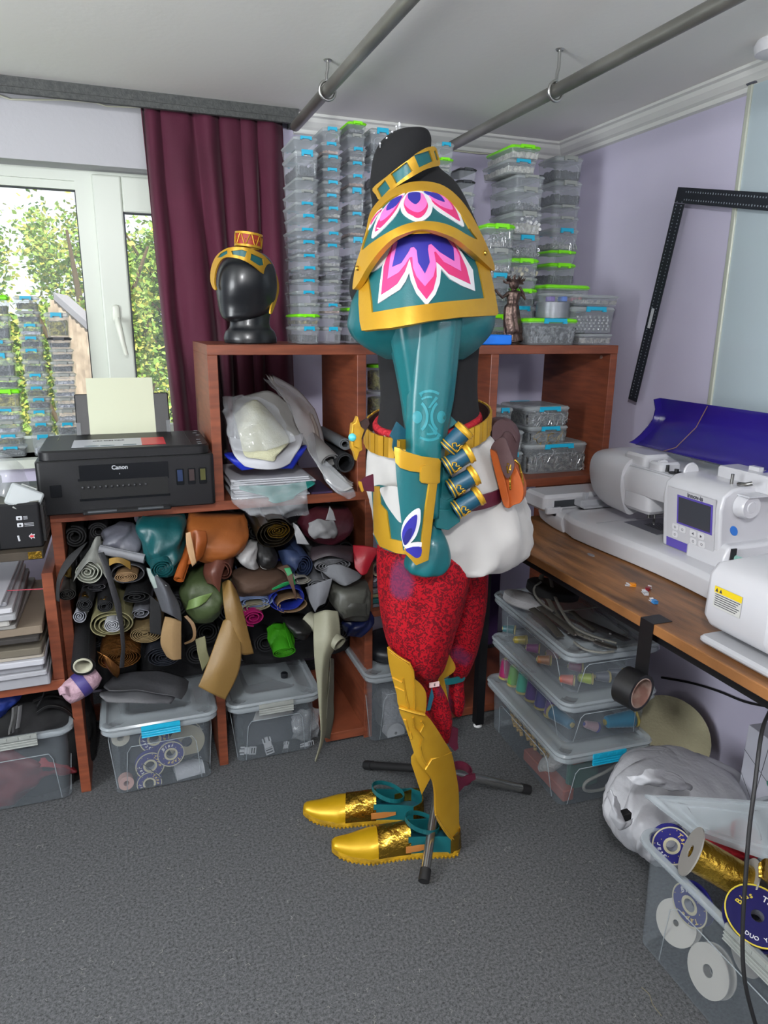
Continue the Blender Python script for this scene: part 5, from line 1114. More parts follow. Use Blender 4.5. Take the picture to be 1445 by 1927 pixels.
piece('gold flecked top of the left black roll of the pair', [[(150, 1116, 1.96), (160, 1113, 1.95), (172, 1117, 1.96)], [(148, 1128, 1.925), (160, 1122, 1.90), (173, 1128, 1.92)]], '#9c7a38', .35, metal=1, amp=.004, fr=70)
piece('gold flecked top of the right black roll of the pair', [[(186, 1120, 1.96), (198, 1117, 1.95), (208, 1122, 1.96)], [(184, 1132, 1.925), (197, 1127, 1.905), (210, 1133, 1.92)]], '#9c7a38', .35, metal=1, amp=.004, fr=70)
roll('flattened black felt roll right of the gold flecked pair', 255, 1124, 31, 13, 1.93, '#16171a', .3, D0, turns=3, wob=.04, seed=2)
roll('dark grey folded vinyl under the cream roll', 180, 1105, 28, 9, 1.95, '#34343a', .28, D0, turns=2.5, wob=.1, seed=2)
roll('olive khaki cotton roll wrapped around a white one', 213, 1176, 44, 29, 1.925, '#8f8a63', .3, (.05, 1, .05), turns=3.2, inner=.45, wob=.12, th=.0028, seed=3)
roll('white felt spiral inside the khaki cotton roll', 211, 1177, 18, 16, 1.90, '#b4b6bc', .2, (.05, 1, .05), turns=4, wob=.06, th=.0024, seed=1)
roll('tan cotton roll right of the khaki one', 272, 1194, 32, 19, 1.94, '#8f7a54', .3, (.1, 1, .08), turns=6, wob=.08, seed=1)
roll('bronze metallic foil roll with many thin layers', 224, 1237, 41, 24, 1.90, '#a8713c', .3, (.05, 1, .05), turns=8, wob=.16, th=.0012, seed=2, rough=.28, metal=.8)
piece('bronze foil corner drooping under the bronze roll', [[(182, 1225, 1.92), (200, 1235, 1.9), (226, 1255, 1.9)], [(190, 1245, 1.915), (205, 1256, 1.895), (224, 1268, 1.9)], [(205, 1262, 1.91), (212, 1270, 1.9), (220, 1276, 1.905)]], '#9c6a3c', .3, metal=1)
t_ = roll('black fabric wound on a white cardboard tube, mouth facing out', 156, 1254, 24, 25, 1.89, '#15161a', .3, (0, 1, .28), turns=2, inner=.86, wob=.02, th=.004, seed=1)
mb = MB(); c = P(156, 1254, 1.885); mb.hollow(.0245, .021, 0, .3, frame_to(c, (0, 1, .28))); mb.out('tube_core', mat('cardboard_white', '#b7b6a2', .7), t_, smooth=40)
roll('navy blue cloth roll under the tan flap', 308, 1238, 35, 22, 1.91, '#151a26', .3, (.1, 1, .05), turns=5, wob=.08, seed=3)
roll('small white cloth roll at the left panel', 148, 1160, 14, 15, 1.95, '#a5a8b2', .25, D0, turns=3, wob=.1, seed=1)
roll('grey-white cloth folds right of the khaki roll', 262, 1155, 20, 12, 1.95, '#8f929c', .25, D0, turns=2.5, wob=.25, seed=1)
piece('white-backed grey felt sheet curling over the edge', [[(274, 1070, 1.97), (290, 1078, 1.94), (318, 1100, 1.93)], [(284, 1095, 1.93), (300, 1090, 1.86), (325, 1115, 1.89)], [(296, 1125, 1.90), (312, 1118, 1.83), (338, 1140, 1.87)], [(305, 1150, 1.89), (322, 1158, 1.84), (342, 1169, 1.87)]], '#5e6168', .9, amp=.001)
piece('pale mint vinyl strip above the grey felt', [[(276, 1068, 1.93), (290, 1072, 1.91)], [(282, 1090, 1.9), (306, 1096, 1.86)], [(290, 1108, 1.885), (314, 1102, 1.85)]], '#a7b5b0', amp=.001)
piece('tan suede flap with a cut corner hanging down', [[(311, 1160, 1.9), (326, 1163, 1.88), (341, 1168, 1.88)], [(305, 1185, 1.88), (322, 1190, 1.865), (341, 1195, 1.87)], [(302, 1212, 1.875), (322, 1222, 1.86), (341, 1232, 1.865)], [(314, 1236, 1.875), (326, 1242, 1.862), (341, 1240, 1.865)]], '#9d7f55', .85, amp=.001)
piece('black fabric drop left of the tan suede flap', [[(283, 1120, 1.92), (300, 1135, 1.9)], [(282, 1160, 1.91), (305, 1165, 1.9)], [(282, 1190, 1.91), (302, 1195, 1.9)]], '#111215', .9)
lump('olive green leather folded over, open end to the right', [(1062, 378, 398, 1.99, .02), (1085, 348, 412, 1.96, .05), (1110, 337, 420, 1.94, .055), (1130, 342, 421, 1.93, .055), (1150, 350, 416, 1.93, .045), (1168, 362, 400, 1.93, .02)], '#4a5a34', .5, fold=lambda t, s: 1 + .06 * sin(t * 3 + s * 8), power=2.6)
piece('pale green underside of the olive leather', [[(355, 1130, 1.885), (375, 1122, 1.87), (400, 1115, 1.88)], [(350, 1148, 1.885), (372, 1142, 1.865), (388, 1132, 1.875)]], '#7c9a55', .5, amp=.001)
roll('reddish brown leather roll above the olive leather', 420, 1075, 16, 22, 1.90, '#5c3328', .25, (.3, 1, .3), turns=1.7, inner=.5, wob=.15, th=.003, rough=.45, seed=4)
piece('reddish brown leather flap draping left of its roll', [[(385, 1062, 1.93), (410, 1048, 1.9), (432, 1046, 1.91)], [(383, 1080, 1.915), (400, 1075, 1.875), (418, 1080, 1.885)], [(390, 1098, 1.91), (402, 1102, 1.88), (412, 1114, 1.885)]], '#6b3d30', .45)
piece('mustard leather strip hanging in front, wider lower end', [[(418, 1096, 1.92), (432, 1092, 1.89), (444, 1110, 1.89)], [(420, 1130, 1.87), (438, 1128, 1.855), (454, 1138, 1.86)], [(428, 1180, 1.85), (446, 1180, 1.835), (466, 1185, 1.845)], [(440, 1222, 1.84), (458, 1232, 1.83), (477, 1230, 1.84)]], '#8a6a34', .5, amp=.001)
piece('long mustard leather strip with slanted bottom in front of the box', [[(420, 1168, 1.86), (436, 1160, 1.85), (446, 1172, 1.85)], [(405, 1210, 1.835), (428, 1212, 1.82), (454, 1222, 1.825)], [(388, 1255, 1.82), (412, 1262, 1.80), (448, 1268, 1.81)], [(373, 1292, 1.81), (400, 1306, 1.80), (424, 1317, 1.805)]], '#92723b', .5, amp=.001)
piece('short khaki strip beside the mustard leather', [[(366, 1204, 1.90), (385, 1197, 1.90)], [(372, 1230, 1.89), (391, 1224, 1.89)], [(380, 1262, 1.89), (396, 1240, 1.89)]], '#85835f')
piece('thin tan leather loop next to the tan flap', [[(346, 1160, 1.9), (352, 1158, 1.9)], [(360, 1178, 1.89), (367, 1176, 1.89)], [(362, 1200, 1.89), (367, 1203, 1.89)], [(346, 1210, 1.9), (348, 1213, 1.9)]], '#947450', amp=0)
mb = MB(); pts = [P(x, y, Y) for x, y, Y in ((190, 1040, 1.90), (200, 1065, 1.88), (210, 1100, 1.865), (222, 1140, 1.86), (229, 1180, 1.86), (232, 1220, 1.86), (229, 1256, 1.86))]
mb.tube(pts, [.0085, .008, .008, .009, .006, .006, .007], 8, flat=.15); mb.out('strap', fab('#2f3034'), label='dark grey webbing strap dangling in front of the left rolls', cat='strap', smooth=60)
piece('black fabric edge draping at the left panel', [[(150, 1030, 1.93), (165, 1020, 1.93)], [(125, 1052, 1.91), (140, 1055, 1.9)], [(108, 1085, 1.9), (116, 1092, 1.89)], [(106, 1130, 1.9), (112, 1132, 1.89)]], '#17181b')
# middle / right
roll('black and gold lacquered foil roll under the clear bag', 518, 1001, 39, 31, 1.92, '#241e14', .3, (0, 1, .05), turns=5, wob=.14, seed=2, rough=.25)
roll('gold foil spiral in the heart of the black and gold roll', 520, 999, 22, 14, 1.913, '#a07e30', .1, (0, 1, .05), turns=4, wob=.2, seed=1, rough=.25, metal=.8, th=.0012)
lump('maroon leather bundle with grey lining at the top right', [(956, 590, 655, 2.03, .03), (968, 572, 660, 2.0, .06), (985, 562, 662, 1.98, .07), (1002, 568, 655, 1.97, .065), (1018, 590, 640, 1.97, .04)], '#4d1826', .4, fold=lambda t, s: 1 + .05 * sin(t * 4 + s * 7))
piece('pale grey knit lining turned out of the maroon leather', [[(580, 985, 1.90), (600, 978, 1.885), (632, 982, 1.89)], [(582, 1003, 1.885), (605, 998, 1.86), (636, 996, 1.88)], [(592, 1014, 1.89), (612, 1014, 1.87), (630, 1012, 1.885)]], '#8a8a8c', .95, amp=.006, fr=40)
piece('grey knit triangle standing up between the maroon folds', [[(620, 953, 1.92), (626, 962, 1.915)], [(612, 978, 1.90), (632, 980, 1.9)]], '#98989a', .95)
piece('white strip left of the maroon leather', [[(552, 984, 1.93), (562, 990, 1.92)], [(555, 1005, 1.92), (572, 1008, 1.91)], [(558, 1022, 1.92), (582, 1024, 1.91)]], '#9fa0a3')
lump('white leather piece left half of a black and white fold', [(1018, 470, 484, 1.97, .02), (1030, 452, 484, 1.95, .04), (1050, 444, 482, 1.94, .045), (1066, 462, 486, 1.94, .03)], '#b5b4b4', .5)
lump('black leather fold against the white one', [(1020, 482, 508, 1.96, .03), (1040, 481, 520, 1.94, .045), (1058, 484, 520, 1.935, .04), (1068, 492, 512, 1.935, .02)], '#121214', .5)
roll('cream leather edge under the black fold', 505, 1064, 17, 10, 1.915, '#a8a8a2', .2, turns=1.4, inner=.6, seed=3, wob=.15)
lump('brown suede folded hide below the white leather', [(1060, 470, 540, 1.98, .03), (1080, 436, 548, 1.95, .06), (1100, 438, 530, 1.94, .06), (1118, 446, 500, 1.94, .03)], '#4d3525', .8, fold=lambda t, s: 1 + .06 * sin(t * 4 + s * 6))
piece('brown suede tail hanging over the royal blue vinyl', [[(520, 1068, 1.92), (540, 1062, 1.91)], [(535, 1078, 1.89), (548, 1072, 1.89)], [(546, 1100, 1.87), (553, 1096, 1.87)], [(556, 1126, 1.87), (560, 1128, 1.87)]], '#553a29', .8)
roll('dark blue denim roll, tall spiral mouth', 570, 1066, 21, 27, 1.91, '#1f2f52', .28, (-.15, 1, .25), turns=4, wob=.12, seed=2, th=.0024)
piece('denim flap over the denim roll', [[(522, 1036, 1.96), (545, 1034, 1.93), (575, 1040, 1.94)], [(530, 1060, 1.94), (550, 1052, 1.90), (572, 1046, 1.91)], [(545, 1080, 1.93), (556, 1074, 1.9), (562, 1060, 1.9)]], '#22345a')
roll('off-white small curl under the denim roll', 568, 1092, 18, 9, 1.90, '#a3a097', .2, turns=1.5, inner=.5, wob=.1, seed=3)
roll('grey felt-backed vinyl folded flat in many layers', 625, 1064, 36, 13, 1.90, '#77787c', .3, (.05, 1, .05), turns=5, wob=.04, th=.0022, seed=2)
piece('dark mauve vinyl cover over the layered roll', [[(585, 1030, 1.97), (620, 1024, 1.95), (664, 1028, 1.96)], [(583, 1046, 1.92), (622, 1036, 1.89), (665, 1044, 1.90)], [(588, 1056, 1.9), (622, 1046, 1.875), (664, 1058, 1.88)]], '#3d3238', .5, amp=.001)
piece('bright red leather flap sticking out to the right', [[(664, 1026, 1.93), (690, 1028, 1.90), (715, 1033, 1.89)], [(666, 1050, 1.90), (685, 1052, 1.88), (702, 1055, 1.88)], [(668, 1068, 1.89), (680, 1082, 1.875), (690, 1080, 1.875)]], '#a50f24', .45, amp=.001)
piece('grey knit sheet drooping below the layered roll', [[(600, 1068, 1.92), (640, 1062, 1.89), (682, 1082, 1.90)], [(618, 1086, 1.9), (645, 1086, 1.87), (676, 1090, 1.88)], [(640, 1100, 1.885), (650, 1102, 1.865), (664, 1096, 1.87)]], '#7c7e83', .95, amp=.002)
roll('grey folded knit left of the grey-olive vinyl', 596, 1100, 22, 14, 1.905, '#6f7176', .25, (.1, 1, .2), turns=2, inner=.4, wob=.2, seed=1, th=.003)
piece('grey knit point hanging beside the grey-olive vinyl', [[(574, 1106, 1.92), (600, 1096, 1.88), (625, 1088, 1.88)], [(582, 1130, 1.9), (600, 1122, 1.865), (618, 1118, 1.87)], [(593, 1152, 1.89), (600, 1142, 1.87), (612, 1136, 1.87)]], '#808288', .95, amp=.002)
lump('grey-olive vinyl folded into a fat pillow at the right', [(1092, 630, 688, 1.96, .02), (1102, 622, 692, 1.93, .05), (1125, 621, 693, 1.92, .055), (1145, 628, 693, 1.92, .05), (1165, 645, 692, 1.93, .02)], '#5c5d56', .5, power=3, fold=lambda t, s: 1 + .04 * sin(t * 4 + s * 6))
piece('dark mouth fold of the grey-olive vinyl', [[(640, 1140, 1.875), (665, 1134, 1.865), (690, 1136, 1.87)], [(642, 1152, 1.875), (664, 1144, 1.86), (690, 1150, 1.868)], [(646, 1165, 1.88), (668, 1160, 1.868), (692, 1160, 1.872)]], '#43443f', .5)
roll('royal blue vinyl roll with beige backing', 545, 1128, 36, 26, 1.895, '#1c2c8e', .28, (.05, 1, .1), turns=1.3, inner=.75, wob=.14, th=.003, rough=.45, seed=2.5)
roll('beige backing curl inside the royal blue vinyl', 552, 1140, 30, 16, 1.90, '#96795a', .2, turns=1.2, inner=.8, wob=.1, seed=2.8)
roll('light blue cotton folded flat with beige layers', 478, 1133, 33, 12, 1.90, '#7c8fb8', .25, (.1, 1, .1), turns=2.4, inner=.5, wob=.1, seed=4)
roll('beige canvas folded below the light blue cotton', 482, 1143, 30, 9, 1.895, '#99947c', .25, turns=2, inner=.4, wob=.1, seed=4)
piece('green satin ribbon scrap above the blue vinyl', [[(490, 1120, 1.9), (505, 1112, 1.89)], [(520, 1108, 1.885), (535, 1096, 1.88)], [(545, 1100, 1.885), (556, 1096, 1.88)]], '#0f8a4a', .4)
piece('green satin tail right of the brown suede', [[(534, 1070, 1.89), (545, 1068, 1.89)], [(542, 1086, 1.88), (552, 1084, 1.88)], [(548, 1103, 1.88), (557, 1100, 1.88)]], '#10904e', .4)
roll('hot pink leather roll below the light blue cotton', 476, 1163, 23, 18, 1.885, '#b01a68', .22, (0, 1, .15), turns=2.6, inner=.25, wob=.12, th=.003, rough=.4, seed=1)
lump('lime green leather body of the lowest centre roll', [(1178, 512, 540, 1.97, .03), (1195, 503, 552, 1.95, .04), (1215, 508, 554, 1.92, .035), (1226, 512, 555, 1.91, .02)], '#3f9a18', .4)
roll('lime green leather roll hanging over the clear box', 533, 1228, 23, 14, 1.885, '#3a9416', .1, (0, 1, .45), turns=4, wob=.05, th=.0022, rough=.4, seed=1)
lump('black leather crumpled above the lime roll', [(1160, 530, 580, 1.96, .03), (1178, 540, 584, 1.93, .05), (1196, 552, 578, 1.93, .03)], '#141416', .5)
lump('navy blue vinyl bundle under the grey-olive one', [(1152, 660, 698, 1.97, .02), (1170, 646, 700, 1.95, .04), (1192, 650, 684, 1.95, .03)], '#121c4a', .35, fold=lambda t, s: 1 + .12 * sin(t * 5 + s * 8))
piece('long cream leather sheet hanging down to the floor', [[(590, 1155, 1.92), (612, 1148, 1.88), (636, 1150, 1.88)], [(590, 1195, 1.87), (618, 1196, 1.84), (640, 1200, 1.86)], [(592, 1240, 1.86), (608, 1240, 1.84), (622, 1235, 1.86)], [(597, 1290, 1.86), (606, 1290, 1.85), (618, 1280, 1.88)], [(601, 1340, 1.86), (606, 1340, 1.86), (616, 1330, 1.89)], [(603, 1390, 1.86), (606, 1392, 1.865), (612, 1382, 1.89)], [(592, 1432, 1.86), (594, 1434, 1.86), (597, 1428, 1.87)]], '#a9a890', .6, amp=.001)
roll('curled corner of the long cream leather sheet', 640, 1212, 15, 13, 1.84, '#a3a28c', .14, (-.5, .8, .35), turns=1.15, inner=.85, wob=.05, th=.003, seed=3)
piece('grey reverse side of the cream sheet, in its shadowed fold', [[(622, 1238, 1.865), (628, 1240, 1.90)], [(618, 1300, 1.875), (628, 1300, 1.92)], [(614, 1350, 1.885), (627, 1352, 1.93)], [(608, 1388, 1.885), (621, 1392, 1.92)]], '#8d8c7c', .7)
# grey vinyl folded on box
piece('grey vinyl sheet folded on the lid of the clip-lid box', [[(215, 1270, 1.99), (270, 1262, 2.0), (330, 1268, 1.99), (356, 1282, 1.97)], [(195, 1292, 1.93), (260, 1285, 1.93), (330, 1290, 1.92), (350, 1300, 1.93)], [(205, 1300, 1.88), (260, 1300, 1.88), (320, 1310, 1.88), (340, 1315, 1.89)]], '#4f5054', .55, amp=.004)
piece('lower layer of the folded grey vinyl', [[(190, 1302, 1.93), (255, 1298, 1.90), (330, 1310, 1.90)], [(188, 1308, 1.90), (255, 1312, 1.88), (326, 1320, 1.88)], [(200, 1320, 1.885), (258, 1322, 1.87), (322, 1326, 1.875)]], '#57585c', .55, amp=.005)
# ================================================================= papers in the left cubby
pap = mat('paper', '#b9bac0', .8); pap2 = mat('cream_fleece', '#b8b79a', .9, bump=.3, bscale=200); film = mat('clear_film', '#c7cbd0', .12, alpha=.22, spec=1.0); blu = mat('blue_film', '#1c2fb0', .4); tl = mat('teal_sheet', '#1d7a72', .5)
zb2 = zM + .001; rd = random.Random(9)
for k in range(9):
    yy = 918 - k * 4.5; x0_, x1_ = 436 + rd.uniform(-4, 6), 590 + rd.uniform(-14, 6)
    z = zb2 + .002 + k * .0062; Y_ = 2.035 + rd.uniform(-.012, .012)
    mb = MB(); mb.rbox((xat(x0_, yy, Y_), Y_, z), (xat(x1_, yy, Y_), Y_ + .26, z + .0045), .004, 2, topr=.001)
    mb.out('paper_stack', pap, label='thin pile of white pattern paper in the left cubby, ' + ['lowest', 'second from below', 'third from below', 'fourth from below', 'fifth from below', 'fourth from top', 'third from top', 'second from top', 'topmost'][k], cat='paper', group='papers in the left cubby')
def cb_(label, ctrl, m_, nm='sheet', **k): return cloth(nm, ctrl, m_, None, label=label, cat='sheet', group='papers in the left cubby', **k)
cb_('blue film wrapper bulging from under the white papers', [[(428, 850, 2.1), (500, 858, 2.08), (575, 836, 2.1)], [(426, 860, 2.05), (500, 868, 2.02), (576, 846, 2.05)], [(455, 884, 2.04), (510, 880, 2.015), (552, 882, 2.04)]], blu, amp=.006)
cb_('white folded paper resting on the blue wrapper', [[(432, 822, 2.12), (500, 830, 2.1), (570, 815, 2.12)], [(440, 855, 2.04), (500, 860, 2.01), (566, 842, 2.04)], [(460, 876, 2.02), (505, 885, 2.0), (546, 872, 2.02)]], pap, amp=.004)
cb_('cream fleece sheet with dotted texture in front', [[(440, 780, 2.12), (480, 752, 2.12), (528, 800, 2.12)], [(450, 820, 2.05), (495, 800, 2.04), (545, 828, 2.05)], [(458, 855, 2.01), (500, 852, 1.995), (530, 846, 2.0)], [(475, 862, 2.0), (512, 868, 1.99), (520, 858, 2.0)]], pap2, amp=.003)
cb_('crumpled clear plastic bag around the cream fleece', [[(420, 748, 2.16), (470, 745, 2.14), (510, 755, 2.15)], [(422, 790, 2.06), (475, 780, 2.03), (540, 800, 2.05)], [(440, 850, 2.0), (490, 850, 1.985), (556, 828, 2.0)]], film, amp=.012, fr=30)
cb_('grey-white paper bag behind the cream fleece', [[(445, 752, 2.2), (500, 735, 2.2), (545, 760, 2.2)], [(440, 790, 2.14), (500, 780, 2.12), (560, 800, 2.14)], [(450, 840, 2.1), (510, 840, 2.08), (575, 835, 2.1)]], mat('greyish_paper', '#8f8f8c', .8), amp=.008)
for k, (o, cc, lb) in enumerate(((0, '#b2b0ae', 'front'), (.02, '#a09c96', 'middle'), (.04, '#97979a', 'back'))):
    cb_(f'tall leaning paper sheet in plastic, {lb} one of three', [[(500 + k * 6, 705, 2.3), (540 + k * 8, 730, 2.3), (575 + k * 8, 770, 2.28)], [(540, 760, 2.2 + o), (562 + k * 4, 790, 2.18 + o), (590 + k * 6, 800, 2.2 + o)], [(572 + k * 3, 830, 2.12 + o), (582 + k * 5, 850, 2.10 + o), (606 + k * 8, 860, 2.12 + o)], [(610, 895, 2.06 + o), (620 + k * 5, 905, 2.04 + o), (640 + k * 6, 900, 2.05 + o)], [(640, 925 - k * 4, 2.02 + o), (650, 924 - k * 4, 2.0 + o), (664, 918 - k * 4, 2.01 + o)]], mat('sheet' + cc, cc, .7), amp=.004)
cb_('clear film sleeve shining over the leaning sheets', [[(495, 712, 2.27), (535, 728, 2.27), (583, 765, 2.25)], [(540, 760, 2.16), (565, 775, 2.15), (585, 790, 2.16)], [(570, 830, 2.08), (590, 850, 2.07), (600, 850, 2.08)], [(610, 895, 2.03), (625, 915, 2.01), (650, 900, 2.02)], [(655, 938, 2.01), (660, 940, 2.0), (668, 932, 2.01)]], film, amp=.008, fr=30)
def croll(label, px, py, rx, ry, Y, col, **k): o = roll(label, px, py, rx, ry, Y, col, **k); o['group'] = 'papers in the left cubby'; o['category'] = 'roll'; return o
croll('dark charcoal foam roll at the right of the left cubby', 650, 872, 18, 19, 2.04, '#26282c', length=.3, turns=1.6, inner=.82, th=.005, wob=.03)
croll('light grey foam roll above the charcoal one', 650, 836, 14, 12, 2.06, '#6f7478', length=.28, turns=2, inner=.5, th=.004, wob=.1)
croll('white paper roll leaning among the sheets', 622, 868, 20, 14, 2.05, '#9c9b9a', length=.3, turns=1.6, inner=.7, th=.003, wob=.12, d=(-.3, 1, .4))
cb_('teal foam template with rounded tongue hanging over the edge', [[(450, 915, 2.03), (530, 912, 2.03), (588, 905, 2.03)], [(455, 922, 2.01), (530, 928, 2.0), (592, 912, 2.0)], [(502, 935, 1.995), (522, 938, 1.99), (560, 930, 1.99)], [(505, 942, 1.99), (520, 947, 1.985), (552, 938, 1.99)]], tl, amp=.001, thick=.003)
cb_('crinkled clear plastic bag drooping over the shelf edge', [[(434, 905, 2.02), (500, 912, 1.99), (575, 905, 2.0)], [(436, 935, 1.975), (505, 940, 1.965), (578, 930, 1.97)], [(455, 962, 1.98), (510, 968, 1.965), (580, 955, 1.975)], [(485, 973, 2.0), (520, 976, 1.98), (580, 968, 1.99)]], film, amp=.009, fr=40)
mb = MB(); mb.box((xat(585, 924, 2.04), 2.032, zb2), (xat(624, 915, 2.04), 2.2, zb2 + .006)); mb.out('notebook', mat('notebook', '#3a2a4a', .5), label='thin dark notebook lying beside the paper pile', cat='notebook')
# ================================================================= papers in the left shelf cell
rd = random.Random(21); cols = ['#8f9095', '#9c9da2', '#85868b', '#a9aab0', '#9b9488', '#5e584c', '#6b604c', '#2e2b29', '#75695a', '#82807c', '#a3a19c', '#8e8f92', '#b0b0b4', '#9a9ba0', '#b7b7bd']
zc = .4185
for k in range(15):
    th_ = [.03, .012, .02, .014, .01, .018, .014, .012, .02, .01, .016, .014, .012, .01, .004][k] * 1.22
    xr_ = xE - T / 2 - .034 - rd.uniform(0, .015) - (0 if k < 9 else .05 + rd.uniform(0, .02) if k < 14 else .075)
    mb = MB(); Y_ = 1.93 + rd.uniform(-.02, .02) - (.02 if k > 8 else 0)
    M = Matrix.Translation((-.62, 2.1, 0)) @ Matrix.Rotation(rd.uniform(-.03, .03), 4, 'Z') @ Matrix.Translation((.62, -2.1, 0))
    mb.rbox((-1.0, Y_, zc), (xr_, Y_ + .38, zc + th_ * .93), .006, 2, M, topr=.002)
    mb.out('paper_stack', mat('paperpile' + cols[k], cols[k], .85), label=['lowest', 'second lowest', 'third lowest', 'fourth lowest', 'fifth lowest', 'sixth lowest', 'seventh lowest', 'middle', 'seventh highest', 'sixth highest', 'fifth highest', 'fourth highest', 'third highest', 'second highest', 'topmost'][k] + ' layer of pattern papers stacked in the left shelf cell', cat='paper', group='papers in the left shelf cell')
    zc += th_
mb = MB(); pz = zc - .004 + .0015
rp_ = mat('red_pen', '#b03a4a', .6)
for a, b_ in (((3, 1112), (83, 1108)), ((8, 1062), (10, 1112)), ((83, 1066), (83, 1108)), ((0, 1108), (14, 1075))):
    mb.tube([PZ(a[0], a[1], pz), PZ(b_[0], b_[1], pz)], .0012, 5)
mb.out('pen_drawing', rp_, label='red pen lines drawn on the top sheet at the left', cat='drawing')
# ================================================================= printer on the shelf
PY0 = 1.985; pr_x0, pr_x1 = xat(67, 900, PY0), xat(404, 900, PY0); pz0 = zM + .004
pz1 = zat(230, 862, PY0); pz2 = pz1 + .026; PD = .30
prn = thing('printer', 'black inkjet printer with rear paper feed standing on the shelf unit', 'printer', ((pr_x0 + pr_x1) / 2, PY0 + PD / 2, pz0))
PB = mat('printer_black', '#0d0e11', .42, bump=.05, bscale=500); PG = mat('printer_gloss', '#0f1114', .15); PG2 = mat('printer_grey', '#4a4e52', .4)
def fx(px): return xat(px, 900, PY0)
def fz(py): return zat(230, py, PY0)
MB().rbox((pr_x0, PY0, pz0), (pr_x1, PY0 + PD, pz1), .012, 4, topr=.003).out('body', PB, prn, smooth=40)
mb = MB(); mb.rbox((pr_x0 + .008, PY0 + .006, pz1 - .004), (pr_x1 - .008, PY0 + PD - .01, pz2), .03, 6, topr=.005); lid_ = mb.out('scanner_lid', PB, prn, smooth=40)
lz = pz2 + .0006
mb = MB(); mb.box((fx(150), PY0 - .001, fz(905)), (fx(318), PY0 + .002, fz(872))); mb.out('front_cover', PG, prn)
mb = MB(); a0, a1, b0, b1 = fx(146), fx(318), fz(938), fz(897)
mb.box((a0, PY0 - .003, b0), (a1, PY0 + .001, b0 + .006)); mb.box((a0, PY0 - .0015, b1 - .006), (a1, PY0 + .001, b1))
mb.out('slot_edge', PG, prn)
mb = MB(); mb.box((a0 + .003, PY0 - .0012, b0 + .006), (a1 - .003, PY0, b1 - .006)); mb.out('output_slot', mat('slot_dark', '#060708', .8), prn)
mb = MB(); mb.rbox((fx(150), PY0 - .03, pz0 + .002), (fx(318), PY0 + .02, pz0 + .010), .006, topr=.002); tray = mb.out('paper_tray', PB, prn)
for (q0, q1) in ((fx(160), fx(215)), (fx(255), fx(303))):
    mb = MB(); mb.box((q0, PY0 - .031, pz0 + .008), (q1, PY0 - .02, pz0 + .0115)); mb.out('tray_tab', PG2, tray)
mb = MB()
for k in range(12): mb.lathe([(.004, -.002), (.004, .002)], frame_to((a0 + .01 + k * .0145, PY0 - .0015, (b0 + b1) / 2 + .006), (1, 0, 0)), 8)
mb.out('feed_roller', mat('roller', '#26282c', .5), prn)
mb = MB(); mb.rbox((-.014, -.016, 0), (.014, .018, .0015), .003, M=frame_to(((fx(87) + fx(118)) / 2, PY0 - .0002, (fz(935) + fz(900)) / 2), (0, -1, 0), (1, 0, 0))); mb.out('ink_window', PG, prn)
for px_, c_ in ((339, '#26324e'), (361, '#3a3030'), (382, '#4a4a2a')):
    mb = MB(); mb.rbox((-.0105, -.0235, 0), (.0105, .0235, .0015), .003, M=frame_to((fx(px_), PY0 - .0002, (fz(922) + fz(885)) / 2), (0, -1, 0), (1, 0, 0))); w_ = mb.out('ink_window', PG, prn)
    mb = MB(); mb.box((fx(px_) - .007, PY0 - .0024, fz(912)), (fx(px_) + .007, PY0 - .0016, fz(890))); mb.out('ink_level', mat('ink' + c_, c_, .2), w_)
text('brand_lettering', 'Canon', frame_to((fx(227), PY0 - .0016, fz(879)), (0, -1, 0), (1, 0, 0)), .0155, mat('silver_print', '#b5b8bc', .35, .3), prn, bold=.0004)
text('model_mark', '8', frame_to((fx(226), PY0 - .0016, fz(891)), (0, -1, 0), (1, 0, 0)), .005, mat('silver_print', '#b5b8bc', .35, .3), prn)
# sticker on the lid
def onlid(px, py): p = PZ(px, py, lz); return p
s0, s1 = onlid(134, 843), onlid(315, 843); s2, s3 = onlid(143, 829), onlid(311, 828)
yy0, yy1 = s0.y, s2.y
mb = MB(); mb.box((s0.x, yy0, lz), (s0.x + (s1.x - s0.x) * .74, yy1, lz + .0006)); stk = mb.out('sticker', mat('sticker_white', '#b9bcc4', .4), prn)
mb = MB(); mb.box((s0.x + (s1.x - s0.x) * .74, yy0, lz), (s1.x, yy1, lz + .0007)); mb.out('red_field', mat('sticker_red', '#c4202e', .4), stk)
text('sticker_text', 'HIGH PAGE YIELD', frame_to((s0.x + (s1.x - s0.x) * .38, yy0 + (yy1 - yy0) * .75, lz + .001), (0, 0, 1), (1, 0, 0)), .0105, mat('ink_black', '#1a1a1e', .6), stk, bold=.0003)
mb = MB(); 
for k in range(2): mb.lathe([(.016, 0), (.016, .0003)], Matrix.Translation((s0.x + .05 + k * .04, yy0 + .012, lz + .0007)) @ Matrix.Diagonal((1.2, .42, 1, 1)), 20)
mb.box((s0.x + .13, yy0 + .007, lz + .0006), (s0.x + .165, yy0 + .017, lz + .001)); mb.out('badge', mat('badge_dark', '#3c5a60', .5), stk)
mb = MB()
for px_, py_ in ((368, 812), (372, 820), (373, 828), (376, 836), (366, 816), (374, 833)):
    c = PZ(px_, py_ - 1, lz); mb.rbox(c + Vector((-.006, -.003, 0)), c + Vector((.006, .003, .0016)), .002)
mb.out('button', mat('btn_grey', '#6c7074', .4), prn)
mb = MB(); c = PZ(352, 822, lz); mb.box((c.x, PY0 + .012, lz - .0005), (c.x + .0008, PY0 + PD - .02, lz + .0004)); mb.box((pr_x0 + .045, PY0 + .18, lz - .0003), (pr_x0 + .047, PY0 + PD - .03, lz + .0005)); mb.out('panel_seam', PG, prn)
